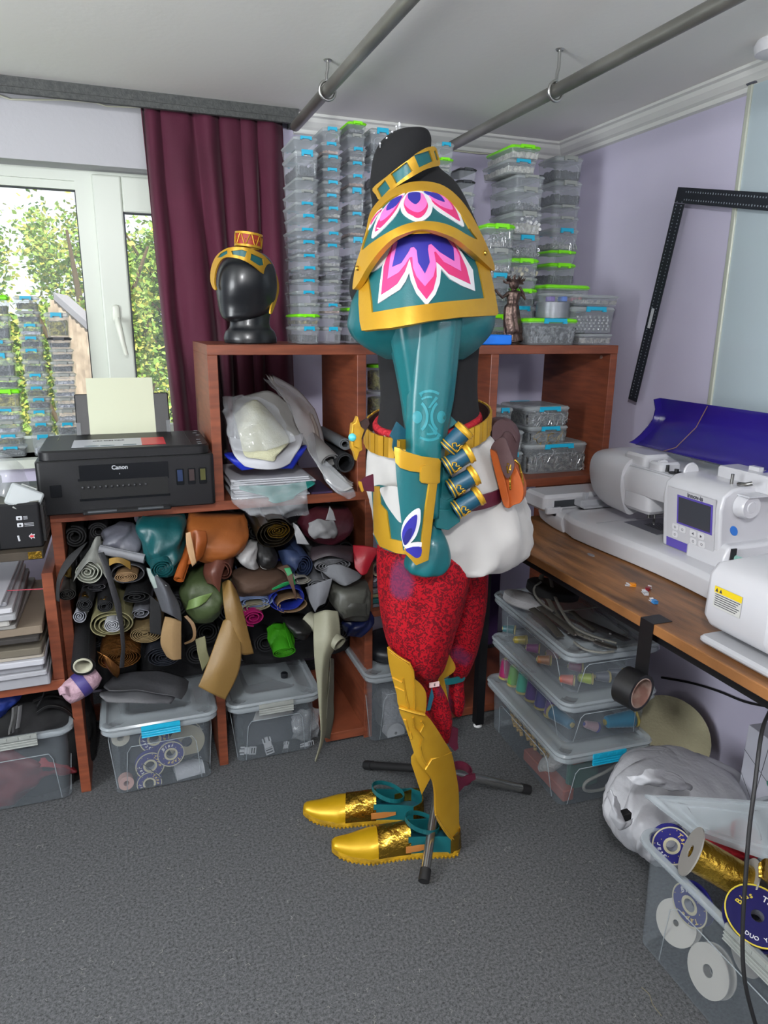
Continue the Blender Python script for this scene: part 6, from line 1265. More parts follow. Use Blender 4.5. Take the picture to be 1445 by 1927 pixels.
# rear tray with paper
ty = PY0 + PD - .03
mb = MB(); tx0, tx1 = xat(141, 770, ty + .03), xat(318, 770, ty + .03); tz = zat(230, 739, ty + .05)
M = frame_to(((tx0 + tx1) / 2, ty + .012, pz2 - .01), (0, -1, .22), (1, 0, 0)); mb.rbox((-(tx1 - tx0) / 2, 0, -.008), ((tx1 - tx0) / 2, (tz - pz2 + .01) * 1.02, 0), .006, M=M); mb.out('rear_tray', PG2 if 0 else PB, prn)
for s_ in (-1, 1):
    mb = MB(); mb.box((s_ * (tx1 - tx0) * .5 - (.012 if s_ > 0 else 0), 0.002, 0), (s_ * (tx1 - tx0) * .5 + (.012 if s_ < 0 else 0), .045, .006), M); mb.out('paper_guide', PG2, prn)
p0_, p1_, p2_, p3_ = (164, 812), (303, 812), (298, 712), (159, 712)
ptop = zat(230, 712, ty + .03)
mb = MB(); mb.box((-.098, .004, .0008), (.091, (ptop - pz2 + .014) * 1.0, .0035), M); mb.out('paper_sheaf', mat('printer_paper', '#c2c6ae', .8), label='pale sheets of paper standing in the rear feed of the printer', cat='paper')
# ================================================================= left machine, board, tub, bag
Yd = 1.90
dev = thing('printer', 'black machine with white icon labels at the left edge on a dark board', 'printer', P(40, 1030, Yd))
bz0 = zat(40, 1033, Yd); bz1 = zat(40, 948, Yd)
dx1 = xat(78, 990, Yd)
mb = MB(); mb.rbox((dx1 - .36, Yd, bz0), (dx1, Yd + .28, bz1), .008); mb.out('body', PB, dev, smooth=40)
mb = MB(); mb.box((dx1 - .002, Yd + .012, bz1 - .003), (dx1 - .098, Yd + .2, bz1 + .002)); mb.out('top_cover', mat('top_grey', '#5a5a52', .5), dev)
mb = MB(); mb.box((dx1 - .0985, Yd - .001, bz0), (dx1 - .0975, Yd + .003, bz1)); mb.rbox((dx1 - .125, Yd - .004, bz1 - .03), (dx1 - .108, Yd + .003, bz1 - .004), .002); mb.out('latch', PG, dev)
mb = MB()
for k in range(9): mb.box((dx1 - .002, Yd + .02 + k * .026, bz0 + .01), (dx1 + .006, Yd + .032 + k * .026, bz1 - .01))
mb.out('side_vent', mat('vent_dark', '#2a2a2a', .5), dev)
wl_ = mat('label_white', '#b4b6ba', .5)
for (px_, py_) in ((36, 975), (38, 988)):
    mb = MB(); c = P(px_, py_, Yd - .0006); mb.rbox((-.0068, -.0052, 0), (.0068, .0052, .0006), .002, M=frame_to(c, (0, -1, 0), (1, 0, 0))); mb.out('icon', wl_, dev)
    mb = MB()
    for k in range(3): mb.box(c + Vector((.0095, -.0008, -.004 + k * .0035)), c + Vector((.019 + .012 * (py_ > 980), 0, -.003 + k * .0035)))
    mb.out('label_lines', wl_, dev)
    mb = MB(); mb.lathe([(.0028, 0), (.0028, .0004)], frame_to(c + Vector((0, -.0008, -.001)), (0, -1, 0)), 8); mb.out('icon_mark', mat('ink_black', '#1a1a1e', .6), dev)
mb = MB(); mb.tube([P(34, 1008, Yd - .001), P(37, 1018, Yd - .001)], .0026, 6); mb.out('icon', wl_, dev)
relief('arrow', [(54, 1009), (60, 1003), (60, 1006), (66, 1005), (64, 1009), (66, 1013), (60, 1012), (60, 1015)], const(Yd - .0015), .001, wl_, dev, step=3)
relief('arrow_fill', [(56, 1009), (59, 1005.5), (59, 1007.5), (64, 1007), (63, 1009), (64, 1011.5), (59, 1010.5), (59, 1012.5)], const(Yd - .0022), .0006, mat('sticker_red', '#c4202e', .4), dev, step=3)
mb = MB(); mb.rbox((dx1 - .36, Yd + .06, bz1 + .001), (dx1 - .115, Yd + .26, bz1 + .03), .01); mb.rbox((dx1 - .36, Yd + .08, bz1 + .03), (dx1 - .125, Yd + .26, bz1 + .085), .01); mb.out('upper_unit', PB, dev, smooth=40)
bd = MB(); bx1 = xE - T / 2 - .006
bd.rbox((-1.1, Yd - .03, bz0 - .022), (bx1, Yd + .32, bz0 - .0005), .003); bd.out('board', mat('dark_board', '#262019', .7, color2='#3b3226', nscale=14), label='dark wooden board carrying the black machine at the left edge', cat='board')
mb = MB(); mb.box((bx1 - .035, Yd - .0315, bz0 - .0195), (bx1 - .004, Yd - .0302, bz0 - .001)); mb.out('gold_tape', FOIL, label='scrap of gold tape on the dark board end', cat='tape')
# the board stands on the two side panels of the left shelf cell
cloth('plastic_bag', [[(-40, 850, 2.05), (10, 855, 2.05), (45, 880, 2.05)], [(-40, 870, 1.98), (15, 885, 1.96), (55, 915, 2.0)], [(-40, 930, 1.95), (5, 935, 1.94), (40, 945, 1.97)]], film, None, amp=.008, label='crumpled clear plastic bag on top of the black machine', cat='plastic bag')
tb_ = tub(-.05, .05, -.035, .035, 0, .05, GREYC, 'small clear tub lying tilted on the black machine beside the printer', None, None, bodym=mat('grey_clear', '#8c8f88', .15, alpha=.45))
tb_.location = P(42, 944, Yd + .05) + Vector((0, 0, .008)); tb_.rotation_euler = (radians(75), radians(28), radians(10)); tb_.scale = (.8, .8, .8)
for ch in tb_.children: ch.matrix_parent_inverse = Matrix.Translation((0, 0, 0))
mb = MB(); rd = random.Random(4)
for k in range(26):
    c = P(rd.uniform(38, 66), rd.uniform(938, 946), Yd + .03); c.z = bz1 + .004; mb.lathe([(.0005, -.0015), (.002, 0), (.0005, .0015)], Matrix.Translation(c), 6)
mb.out('loose_beads', g5[0], label='spilled gold beads on the black machine under the tilted tub', cat='beads', kind='stuff')
# ================================================================= clear boxes on the floor
BOXP = mat('storage_clear', '#8d969d', .08, alpha=.29); BOXL = mat('storage_rim', '#b6bfc4', .18, alpha=.44)
def bigbox(x0, x1, y0, y1, h, label, rot=0, lid=True, clip=None, clip_side='front', z0=0.0, shallow=False, name='storage_box', parts_only=False, pivot=None):
    """clear box: tapered body, thick rolled rim, lid with raised ribs, latch on the front"""
    c = Vector(((x0 + x1) / 2, (y0 + y1) / 2, z0)); M = Matrix.Translation(c) @ Matrix.Rotation(rot, 4, 'Z')
    t = thing(name, label, 'storage box', c, 'big clear storage boxes'); hw, hd = (x1 - x0) / 2, (y1 - y0) / 2
    def ring(ins, z, rr, seg=6):
        o = []; a_, b_ = hw - ins, hd - ins
        for (sx, sy, a0) in ((1, 1, 0), (-1, 1, 90), (-1, -1, 180), (1, -1, 270)):
            for k in range(seg + 1):
                q = radians(a0 + 90 * k / seg); o.append(M @ Vector((sx * (a_ - rr) + cos(q) * rr, sy * (b_ - rr) + sin(q) * rr, z)))
        return o
    tp = .022; top = h - (.012 if lid else 0)
    mb = MB(); mb.rings([ring(tp + .01, 0, .02), ring(tp, .008, .024), ring(.016, top - .03, .03), ring(.012, top - .028, .032), ring(.010, top, .032)], cap=False); n = 28
    mb.f.append(tuple(range(n))[::-1]); mb.mi.append(0); mb.out('body', BOXP, t, smooth=40, fix=False)
    mb = MB()   # embossed panels front and left, vertical lines
    def panel(fn):
        pts = [fn(u, v) for u, v in ((-.78, .03), (-.70, .60), (-.62, .68), (.62, .68), (.70, .60), (.78, .03))]; mb.tube(pts, .0013, 5)
    panel(lambda u, v: M @ Vector((u * (hw - tp), -(hd - tp * (1 - v) - .006) - .001, v * h)))
    panel(lambda u, v: M @ Vector((-(hw - tp * (1 - v) - .006) - .001, u * (hd - tp), v * h)))
    panel(lambda u, v: M @ Vector(((hw - tp * (1 - v) - .006) + .001, u * (hd - tp), v * h)))
    mb.out('ridge', BOXL, t, smooth=60)
    mb = MB(); mb.rings([ring(.010, top - .002, .032), ring(-.002, top - .002, .036), ring(-.004, top - .012, .036), ring(.001, top - .02, .036), ring(.002, top - .02, .036), ring(-.001, top - .010, .036), ring(.010, top - .006, .032)], cap=False); mb.out('rim', BOXL, t, smooth=50, fix=False)
    if lid:
        mb = MB(); mb.rings([ring(.012, top + .001, .03), ring(-.004, top + .001, .036), ring(-.006, top + .006, .036), ring(-.002, top + .012, .034), ring(.012, top + .012, .03), ring(.018, top + .004, .028), ring(.05, top + .005, .03), ring(.054, top + .009, .03), ring(.07, top + .009, .02), ring(.075, top + .005, .02)], cap=True); lo = mb.out('lid', BOXL, t, smooth=50, fix=False)
    if clip is not None:
        cm = clip; sides = [(0, -1)] if clip_side == 'front' else [(-1, 0)]
        for (ux, uy) in sides:
            if uy: Mc = M @ Matrix.Translation((0, -hd, top)) 
            else: Mc = M @ Matrix.Translation((-hw, 0, top)) @ Matrix.Rotation(radians(-90), 4, 'Z')
            mb = MB(); cw = .055
            mb.box((-cw, -.010, -.008), (cw, -.0045, .006), Mc); mb.box((-cw, -.009, -.030), (cw, -.0055, -.011), Mc)
            for dz in (-.029, -.021, -.013): mb.tube([Mc @ Vector((-cw, -.0105, dz)), Mc @ Vector((cw, -.0105, dz))], .0016, 6)
            for dx in (-.03, 0, .03): mb.box((dx - .008, -.0115, -.004), (dx + .008, -.0095, .004), Mc)
            mb.out('latch', cm, t)
    return t
pt = lambda px, py: PZ(px, py, 0)
# left: open box of black zips
A = pt(185, 1497); ztopL = zat(100, 1372, A.y)
boxA = bigbox(A.x - .34, xE - T / 2 - .003, A.y - .01, A.y + .36, ztopL, 'open clear box of dark zips and red cloth at the left edge', lid=False, clip=GREYC)
# R1: closed box with cyan latch
B0, B1 = pt(222, 1507), pt(400, 1463); yb_ = (B0.y + B1.y) / 2
hR = zat(300, 1352, yb_)
bx0_, bx1_ = max(B0.x - .026, xE + T / 2 + .008), min(B1.x + .024, xDiv - T / 2 - .008)
boxB = bigbox(bx0_, bx1_, yb_ - .012, yb_ + .30, hR, 'clear lidded box with cyan latch holding spools of bias tape', rot=0, clip=CYAN)
# middle box
C0_, C1_ = pt(450, 1441), pt(600, 1412); yc_ = (C0_.y + C1_.y) / 2; hM = zat(520, 1312, yc_)
boxC = bigbox(max(C0_.x - .028, xDiv + T / 2 + .006), C1_.x + .006, yc_ - .012, yc_ + .32, hM, 'clear lidded box of white buckles with grey latch behind the cream sheet', clip=GREYC)
# behind the mannequin
Dq0 = pt(700, 1403); hD = zat(740, 1262, Dq0.y)
boxD = bigbox(Dq0.x - .02, Dq0.x + .30, Dq0.y - .012, Dq0.y + .3, hD, 'clear lidded box of white mesh and a white spool behind the mannequin', clip=None)
# box contents ----------------------------------------------------
def spool(name, label, c, axis, r, wcol, rw, wd, disc=None, disc_t=.0022, wound=None, hole=.3, metal=0, group='spools', txt=None, rough=.6, txtrot=0, dmat=None):
    t = thing(name, label, 'spool', c, group); M = frame_to(c, axis, (0, 0, 1) if abs(Vector(axis).normalized().z) < .9 else (1, 0, 0)) @ Matrix.Rotation(txtrot, 4, 'Z')
    mb = MB(); mb.hollow(rw, r * hole, -wd / 2, wd / 2, M, 32); o = mb.out('winding', mat('wound_' + wcol.strip('#') + ('m' if metal else ''), wcol, rough if not metal else .25, metal, bump=.35, bscale=90), t, smooth=40)
    dm = dmat or disc
    if disc:
        for s_ in (-1, 1):
            mb = MB(); mb.hollow(r, r * hole, s_ * wd / 2 - disc_t / 2, s_ * wd / 2 + disc_t / 2, M, 40); dd = mb.out('flange', disc, t, smooth=30)
            if txt is not None and s_ > 0:
                cr_ = mat('flange_rim', '#b0ab90', .6); zf = wd / 2 + disc_t / 2
                mb = MB(); mb.hollow(r * 1.0, r * .93, zf - .001, zf + .0004, M, 40); mb.hollow(r * (hole + .14), r * hole, zf - .001, zf + .0005, M, 32); mb.out('cream_ring', cr_, dd, smooth=30)
                rm = (1 + hole + .12) / 2 * r * .96
                gm = mat('gold_print', '#c2ac62', .5)
                for w_i, (wd_, a0, da) in enumerate(txt):
                    for ci, ch in enumerate(wd_):
                        a = a0 - da * ci
                        if ch == ' ': continue
                        Mt = M @ Matrix.Rotation(radians(a), 4, 'Z') @ Matrix.Translation((0, rm, zf + .0006))
                        text('lettering', ch, Mt, r * .34, gm if w_i % 2 else mat('print_white', '#c9c9c9', .5), dd, extrude=.0002, shear=.3, bold=.0003)
                mb = MB()
                for k in range(14):
                    a = 2 * pi * k / 14 + .2; rr_ = r * (.86 if k % 2 else .60); mb.lathe([(.0012, 0), (.0012, .0004)], M @ Matrix.Translation((cos(a) * rr_, sin(a) * rr_, zf + .0002)), 5)
                mb.out('star_dots', gm, dd)
    return t
NAVY = mat('navy_card', '#1c1a66', .5); YB_ = yb_ + .02
SG = 'spools in the clear box with cyan latch'
Tx = [('Star', 62, 20), ('Tape', -120, 22)]; Tx2 = [('Bias', -40, 20), ('Tape', 140, 22)]
spool('bias_tape_spool', 'navy bias tape spool with gold lettering, the upper right one in the box', P(321, 1416, YB_ + .01), (.05, -1, .12), .040, '#8d909a', .034, .02, NAVY, txt=Tx2, hole=.36, group=SG)
spool('bias_tape_spool', 'navy bias tape spool with Star lettering, middle one in the box', P(282, 1438, YB_ + .035), (.05, -1, .1), .043, '#8d909a', .034, .02, NAVY, txt=Tx, hole=.34, group=SG)
spool('bias_tape_spool', 'navy bias tape spool with Star lettering, lowest in the box', P(281, 1471, YB_ + .022), (0, -1, .1), .037, '#8d909a', .03, .02, NAVY, txt=Tx, hole=.38, group=SG)
spool('bias_tape_spool', 'navy bias tape spool half hidden under the cyan latch', P(290, 1388, YB_ + .07), (0, -1, .1), .045, '#8d909a', .034, .02, NAVY, txt=Tx, hole=.34, group=SG)
spool('thread_spool', 'white ribbon spool lying at the right of the box', P(355, 1452, YB_ + .05), (-1, -.15, 0), .036, '#9ea2a8', .034, .085, mat('spool_white', '#a9acb0', .5), group=SG)
spool('thread_spool', 'cream paper spool standing at the left of the box', P(226, 1385, YB_ + .04), (.1, -1, .1), .028, '#a5a293', .026, .03, group=SG, hole=.35)
spool('thread_spool', 'small pinkish spool at the bottom left of the box', P(237, 1470, YB_ + .03), (.1, -1, .1), .024, '#b28d84', .022, .03, group=SG, hole=.35)
spool('thread_spool', 'large black ribbon spool with a cream disc at the back of the box', P(350, 1392, YB_ + .16), (.1, -1, .1), .058, '#1a1b1f', .055, .03, mat('flange_rim', '#b0ab90', .6), group=SG, hole=.3)
mb = MB(); mb.tube([P(x, y, YB_ - .005) for x, y in ((250, 1460), (262, 1448), (270, 1438), (285, 1450), (305, 1466))], .0012, 6); mb.tube([P(x, y, YB_ - .002) for x, y in ((352, 1426), (380, 1428), (393, 1436), (395, 1446))], .002, 6); mb.out('cord', mat('cord_black', '#111', .7) if 0 else fab('#121214'), label='thin black cord tangled over the spools in the box', cat='cord', smooth=60)
# box A: cloths and zips
cloth('red_cloth', [[(0, 1395, A.y + .06), (40, 1410, A.y + .05), (90, 1430, A.y + .06), (130, 1435, A.y + .08)], [(-20, 1430, A.y + .03), (40, 1440, A.y + .02), (85, 1440, A.y + .03), (145, 1450, A.y + .05)], [(-20, 1490, A.y + .03), (30, 1488, A.y + .025), (60, 1480, A.y + .03), (90, 1462, A.y + .05)], [(-20, 1525, A.y + .05), (10, 1522, A.y + .04), (35, 1512, A.y + .05), (45, 1490, A.y + .07)]], fab('#6e1220'), amp=.012, fr=26, label='crumpled dark red cloth pressed against the box front', cat='cloth')
cloth('red_cloth', [[(60, 1440, A.y + .05), (80, 1425, A.y + .03), (110, 1432, A.y + .05)], [(62, 1452, A.y + .03), (85, 1442, A.y + .02), (142, 1450, A.y + .05)]], fab('#a01c2a'), amp=.006, label='brighter red cloth fold in the open box', cat='cloth')
def heap(name, rows, m_, label, cat, amp=.12, fq=2.2, seed=0, **k):
    mb = MB(); loft(mb, densify(rows, 7), 60, fold=lambda t, s: 1 + amp * noise.noise(Vector((cos(t) * fq, sin(t) * fq, s * 4 + seed))) + amp * .5 * noise.noise(Vector((cos(t) * fq * 3, sin(t) * fq * 3, s * 10 + seed))), power=2.6)
    return mb.out(name, m_, smooth=180, label=label, cat=cat, **k)
heap('ribbon_heap', [(1370, 232, 385, YB_ + .2, .04), (1410, 235, 385, YB_ + .2, .06), (1480, 240, 380, YB_ + .2, .06)], fab('#23252e', .8), 'dark ribbons heaped at the back of the spool box', 'ribbons')  # added dark heap, makes the box inside look unlit
heap('zipper_heap', [(1275, 20, 120, A.y + .2, .06), (1305, -30, 165, A.y + .18, .12), (1345, -50, 178, A.y + .17, .14), (1400, -50, 172, A.y + .17, .13), (1460, -50, 168, A.y + .18, .12), (1500, -40, 160, A.y + .18, .12)], fab('#0f1013', .85), 'heap of black zips and webbing filling the open box', 'zips')
for i, (pts, w_, c_, lb) in enumerate((([(60, 1252), (75, 1272), (84, 1300), (70, 1330)], .014, '#121316', 'wide black zip arching over the open box at the left'), ([(70, 1340), (90, 1328), (118, 1332), (140, 1350)], .014, '#15161a', 'black zip with shiny teeth curving across the open box'), ([(62, 1320), (95, 1308), (130, 1318), (150, 1345)], .010, '#0f1012', 'narrow black strap curling above the shiny zip'), ([(120, 1272), (132, 1284), (140, 1300), (148, 1320)], .006, '#101114', 'thin black cord by the pink roll'), ([(28, 1330), (27, 1350), (22, 1370), (21, 1380)], .010, '#8f9090', 'light grey zip end hanging over the box rim'), ([(38, 1328), (36, 1350), (33, 1370)], .007, '#97989a', 'second light grey zip tape beside the first'))):
    mb = MB(); Yk = A.y + (.06 if i < 4 else .015); pp = smoothpts([P(x, y, Yk - (.02 if i == 1 else 0)) for x, y in pts], 5); mb.tube(pp, w_, 8, flat=.16); z_o = mb.out('zip_tape', fab(c_, .7), smooth=60, label=lb, cat='zip', group='zips in the open box')
    if i in (0, 1, 4):
        mb = MB()
        for q in range(len(pp) - 1):
            for f in (0, .33, .66): c = pp[q].lerp(pp[q + 1], f) + Vector((0, -.004, .002)); mb.box(c + Vector((-.0018, -.001, -.0009)), c + Vector((.0018, .001, .0009)))
        mb.out('zip_teeth', METAL, z_o)
heap('red_scarf', [(1275, -40, 20, A.y + .12, .03), (1285, -40, 48, A.y + .11, .05), (1296, -40, 50, A.y + .11, .05), (1304, -40, 30, A.y + .11, .03)], fab('#5e1018', .7), 'dark red synthetic cloth at the left edge above the box', 'cloth')
heap('blue_scarf', [(1296, -40, 30, A.y + .09, .03), (1306, -40, 44, A.y + .085, .05), (1326, -40, 22, A.y + .085, .05), (1345, -40, 8, A.y + .085, .03)], fab('#1c3a9a', .6), 'bright blue cloth under the dark red one at the left edge', 'cloth')
M_ = None
t_ = thing('ribbon_roll', 'pale pink ribbon bundle with a purple stripe below the black tube', 'ribbon roll', P(150, 1300, 1.9))
c = P(150, 1290, 1.93); ax = Vector((.75, .3, .35)); Mr = frame_to(c - ax.normalized() * .045, ax)
mb = MB(); mb.lathe([(.01, -.004), (.026, 0), (.033, .02), (.035, .05), (.033, .08), (.022, .1)], Mr, 28); mb.out('ribbon', mat('pale_pink', '#a88a96', .6, bump=.8, bscale=60), t_, smooth=60)
mb = MB(); mb.lathe([(.0352, .038), (.0362, .044), (.0362, .058), (.0352, .064)], Mr, 28, cap=False); mb.out('purple_band', fab('#4a3f8c'), t_, smooth=60)
cloth('ribbon_end', [[(108, 1296, 1.9), (118, 1290, 1.89), (130, 1296, 1.9)], [(112, 1308, 1.89), (122, 1306, 1.88), (134, 1314, 1.89)]], mat('pale_pink', '#a88a96', .6, bump=.8, bscale=60), None, label='loose pale pink ribbon end beside the bundle', cat='ribbon')
# box C contents: buckles and bags
wp = mat('white_nylon', '#9fa2a6', .4)
def buckle(c, ang, label, s=1.0):
    t = thing('side_release_buckle', label, 'buckle', c, 'white buckles in the clear box'); M = Matrix.Translation(c) @ Matrix.Rotation(radians(80), 4, 'X') @ Matrix.Rotation(ang, 4, 'Z') @ Matrix.Diagonal((s, s, s, 1))
    mb = MB(); mb.rbox((-.012, -.014, 0), (.012, .004, .006), .004, M=M); mb.box((-.005, .004, .001), (.005, .02, .005), M); mb.box((-.013, .004, .001), (-.009, .018, .005), M); mb.box((.009, .004, .001), (.013, .018, .005), M); mb.out('body', wp, t, smooth=40)
    mb = MB()
    for y_ in (-.034, -.026, -.018): mb.box((-.013, y_, 0), (.013, y_ + .003, .005), M)
    for x_ in (-.013, .010): mb.box((x_, -.034, 0), (x_ + .003, -.012, .005), M)
    mb.out('strap_bars', wp, t)
yC = yc_ + .03
buckle(P(503, 1398, yC), .2, 'white side release buckle at the front centre of the box', 1.1); buckle(P(462, 1412, yC + .01), 1.4, 'white buckle lying at the lower left of the box'); buckle(P(538, 1402, yC + .02), -.2, 'narrow white buckle right of the central one', .7); buckle(P(574, 1403, yC + .01), 1.7, 'white buckle lying at the lower right of the box', .9)
cloth('plastic_bag', [[(545, 1345, yC + .03), (575, 1335, yC + .02), (600, 1330, yC + .03)], [(550, 1370, yC), (575, 1368, yC - .01), (600, 1362, yC)], [(552, 1392, yC + .02), (575, 1392, yC), (598, 1388, yC + .01)]], film, None, amp=.01, fr=40, label='small clear plastic bag inside the middle box', cat='plastic bag')
cloth('sheet', [[(482, 1338, yC + .03), (520, 1336, yC + .03), (550, 1332, yC + .03)], [(474, 1358, yC + .02), (510, 1352, yC + .015), (552, 1342, yC + .02)]], mat('greyish_paper', '#8f8f8c', .8), None, amp=.002, label='grey card sheet slanting behind the buckles', cat='sheet')
heap('foam_heap', [(1345, 450, 590, yC + .14, .05), (1380, 448, 592, yC + .14, .08), (1425, 458, 590, yC + .14, .08)], fab('#3b4048', .8), 'dark grey stuff heaped at the back of the middle box', 'cloth')
mb = MB(); mb.lathe([(.011, 0), (.012, .002), (.012, .014), (.010, .016), (.002, .016)], Matrix.Translation((PZ(535, 1273, hM + .003).x, PZ(535, 1273, hM + .003).y, hM + .001)), 20); mb.out('bottle_cap', BLACKP, label='small black cap standing on the middle box lid', cat='cap', smooth=40)
# box D contents
spool('thread_spool', 'white spool lying on its side in the box behind the mannequin', P(740, 1376, Dq0.y + .05), (.1, -1, .2), .034, '#9c9ea2', .033, .04, mat('spool_white', '#a9acb0', .5), hole=.16, group='white things in the far box')
heap('white_mesh', [(1295, 712, 780, Dq0.y + .12, .04), (1325, 708, 790, Dq0.y + .12, .08), (1370, 712, 790, Dq0.y + .13, .08), (1395, 715, 790, Dq0.y + .13, .07)], mat('white_mesh', '#8e9196', .9, bump=.8, bscale=90), 'crumpled white mesh in the box behind the mannequin', 'cloth')
mb = MB(); Mh = Matrix.Translation(PZ(728, 1235, hD + .02)); 
mb.lathe([(.10, -.015), (.11, 0), (.108, .02), (.095, .032), (.05, .036), (.001, .037)], Matrix.Translation((Dq0.x + .12, Dq0.y + .13, hD + .02)), 32); bh = mb.out('black_case', BLACKP, label='black round cloth case on the lid of the box behind the mannequin', cat='case', smooth=50)
tape_g = 'tape rolls on the shelf behind the mannequin'
for k, (px_, py_, cc) in enumerate(((707, 1070, '#b09a80'), (709, 1098, '#9a9aa2'), (708, 1115, '#3a3aa0'))):
    mb = MB(); mb.hollow(.024, .016, 0, .02, frame_to(P(px_, py_, 2.1), (.1, -1, .2)), 24); mb.out('tape_roll', mat('roll' + cc, cc, .6), smooth=40, label=['brown-cored white roll behind the red trousers, topmost', 'grey roll behind the red trousers, middle', 'blue roll behind the red trousers, lowest'][k], cat='roll')
MB().box((xB + .016, 2.045, .44), (xat(720, 1180, 2.1) + .25, 2.42, .46)).out('shelf_insert', WOOD, label='brown board inside the centre compartment behind the trousers', cat='shelf board')
for k in range(5):
    mb = MB(); zz = .461 + k * .018; mb.rbox((xB + .03, 2.07 - .01 * (k % 2), zz), (xB + .22, 2.35, zz + .016), .006); mb.out('folded_cloth', fab(['#8a8c94', '#1c6a6a', '#a2a07a', '#7a7c80', '#5a5a6a'][k]), label=['grey', 'teal', 'olive yellow', 'pale grey', 'slate'][k] + ' folded cloth in the pile behind the trousers', cat='folded cloth')
# ================================================================= table
ZT = .75; TX0 = 1.052
wood = mat('rustic_top', '#4c3019', .4, color2='#94643a', nscale=5, stretch=(7, .9, 1), detail=7, contrast=(.3, .68), bump=.08, bscale=40)
tab = thing('table', 'long rustic brown table with black metal frame along the right wall', 'table', (1.38, 1.2, 0))
bevel(MB().box((TX0, -.9, ZT - .024), (XR - .012, 2.015, ZT)).out('tabletop', wood, tab), .0025, 2)
bl = mat('black_metal', '#121215', .45, .3)
mb = MB(); mb.box((TX0 + .02, -.85, ZT - .05), (TX0 + .045, 1.99, ZT - .0245)); mb.box((XR - .05, -.85, ZT - .05), (XR - .025, 1.99, ZT - .0245)); mb.out('rail', bl, tab)
for (lx, ly) in ((TX0 + .02, 1.955), (XR - .055, 1.955), (TX0 + .02, -.83), (XR - .055, -.83)):
    mb = MB(); mb.box((lx, ly, .014), (lx + .03, ly + .03, ZT - .0245)); lg = mb.out('leg', bl, tab)
    mb = MB(); mb.lathe([(.014, 0), (.016, .004), (.008, .014)], Matrix.Translation((lx + .015, ly + .015, 0)), 16); mb.out('levelling_foot', mat('foot_white', '#c8c8c8', .4), lg, smooth=40)
xb = XR - .04
for a, b_ in (((xb, 1.95, .44), (xb, .2, .60)), ((xb, 1.45, .70), (xb, .4, .28))):
    mb = MB(); mb.tube([a, b_], .0065, 8); mb.out('brace', bl, tab, smooth=60)
# a purple cloth hangs behind the table end
mb = MB(); mb.box((1.09, 1.996, .30), (1.16, 2.004, .72)); mb.out('cloth_panel', fab('#3a1450', .8), label='deep purple cloth hanging between the shelf and the table leg', cat='cloth')
# ================================================================= embroidery machine
MW = mat('machine_white', '#bcbcc0', .28, coat=.2); MG = mat('machine_grey', '#9a9ca2', .35); MP = mat('machine_purple', '#54479c', .35); MD = mat('dark_slot', '#16171a', .5); LID = mat('indigo_gloss', '#251a72', .18, coat=.4)
em = thing('embroidery_machine', 'white embroidery sewing machine with open indigo lid on the table', 'sewing machine', (1.45, 1.45, ZT))
def prismy(prof, y0, y1, nseg=1, fn=None):
    """closed (x, z) outline extruded along y; fn(t) gives (dx, dz, scale)"""
    mb = MB(); rs = []
    cx = sum(p[0] for p in prof) / len(prof); cz = sum(p[1] for p in prof) / len(prof)
    for i in range(nseg + 1):
        t = i / nseg; dx, dz, sc = fn(t) if fn else (0, 0, 1)
        rs.append([Vector((cx + (x - cx) * sc + dx, y0 + (y1 - y0) * t, cz + (z - cz) * sc + dz)) for x, z in prof])
    mb.rings(rs); return mb
def rpoly(pts, n=4): return [tuple(v) for v in smoothpts([Vector(p) for p in pts], n, True)]
# bed
bp = [(1.268, ZT + .004), (1.262, ZT + .03), (1.258, ZT + .052), (1.268, ZT + .066), (1.30, ZT + .072), (1.60, ZT + .072), (1.61, ZT + .06), (1.61, ZT + .004)]
bevel(prismy(bp, 1.13, 1.80, 10, lambda t: (.012 * sin(t * 5) - .004 if t < 1 else -.0, 0, 1)).out('bed', MW, em, smooth=50), .002)
bp2 = [(1.262, ZT + .002), (1.252, ZT + .03), (1.256, ZT + .05), (1.27, ZT + .058), (1.50, ZT + .058), (1.50, ZT + .002)]
bevel(prismy(bp2, 1.80, 1.975, 6, lambda t: (.02 * t * t, 0, 1 - .08 * t * t)).out('unit_bed', MW, em, smooth=50), .002)
mb = MB(); mb.box((1.253, 1.84, ZT + .047), (1.259, 1.92, ZT + .0535)); mb.out('slot', MD, em)
mb = MB(); mb.box((1.36, 1.50, ZT + .0722), (1.50, 1.64, ZT + .0732)); ndl = mb.out('needle_plate', mat('plate_steel', '#8c8f96', .35, .7), em)
mb = MB()
for k in range(7): mb.box((1.40 + k * .008, 1.53, ZT + .0732), (1.403 + k * .008, 1.60, ZT + .0736))
mb.out('plate_lines', MD, ndl)
mb = MB(); mb.box((1.275, 1.655, ZT + .0722), (1.60, 1.657, ZT + .0730)); mb.out('seam', MG, em)
# embroidery arm running across (along x)
mb = MB(); mb.rbox((1.225, 1.86, ZT + .055), (1.66, 1.985, ZT + .110), .016, 5, topr=.010); arm_ = mb.out('embroidery_arm', MW, em, smooth=40)
mb = MB(); mb.box((1.262, 1.857, ZT + .070), (1.60, 1.8605, ZT + .092)); mb.out('rail_slot', mat('rail_dark', '#4c4f54', .35, .5), arm_)
mb = MB(); mb.rbox((1.335, 1.82, ZT + .074), (1.53, 1.8595, ZT + .096), .004); mb.box((1.36, 1.835, ZT + .096), (1.372, 1.85, ZT + .118)); mb.box((1.335, 1.80, ZT + .074), (1.45, 1.821, ZT + .080)); mb.out('carriage', mat('carriage_grey', '#b9bbc0', .3, .2), arm_)
mb = MB(); mb.rbox((1.228, 1.845, ZT + .052), (1.285, 1.8605, ZT + .072), .004); mb.out('end_block', MW, arm_)
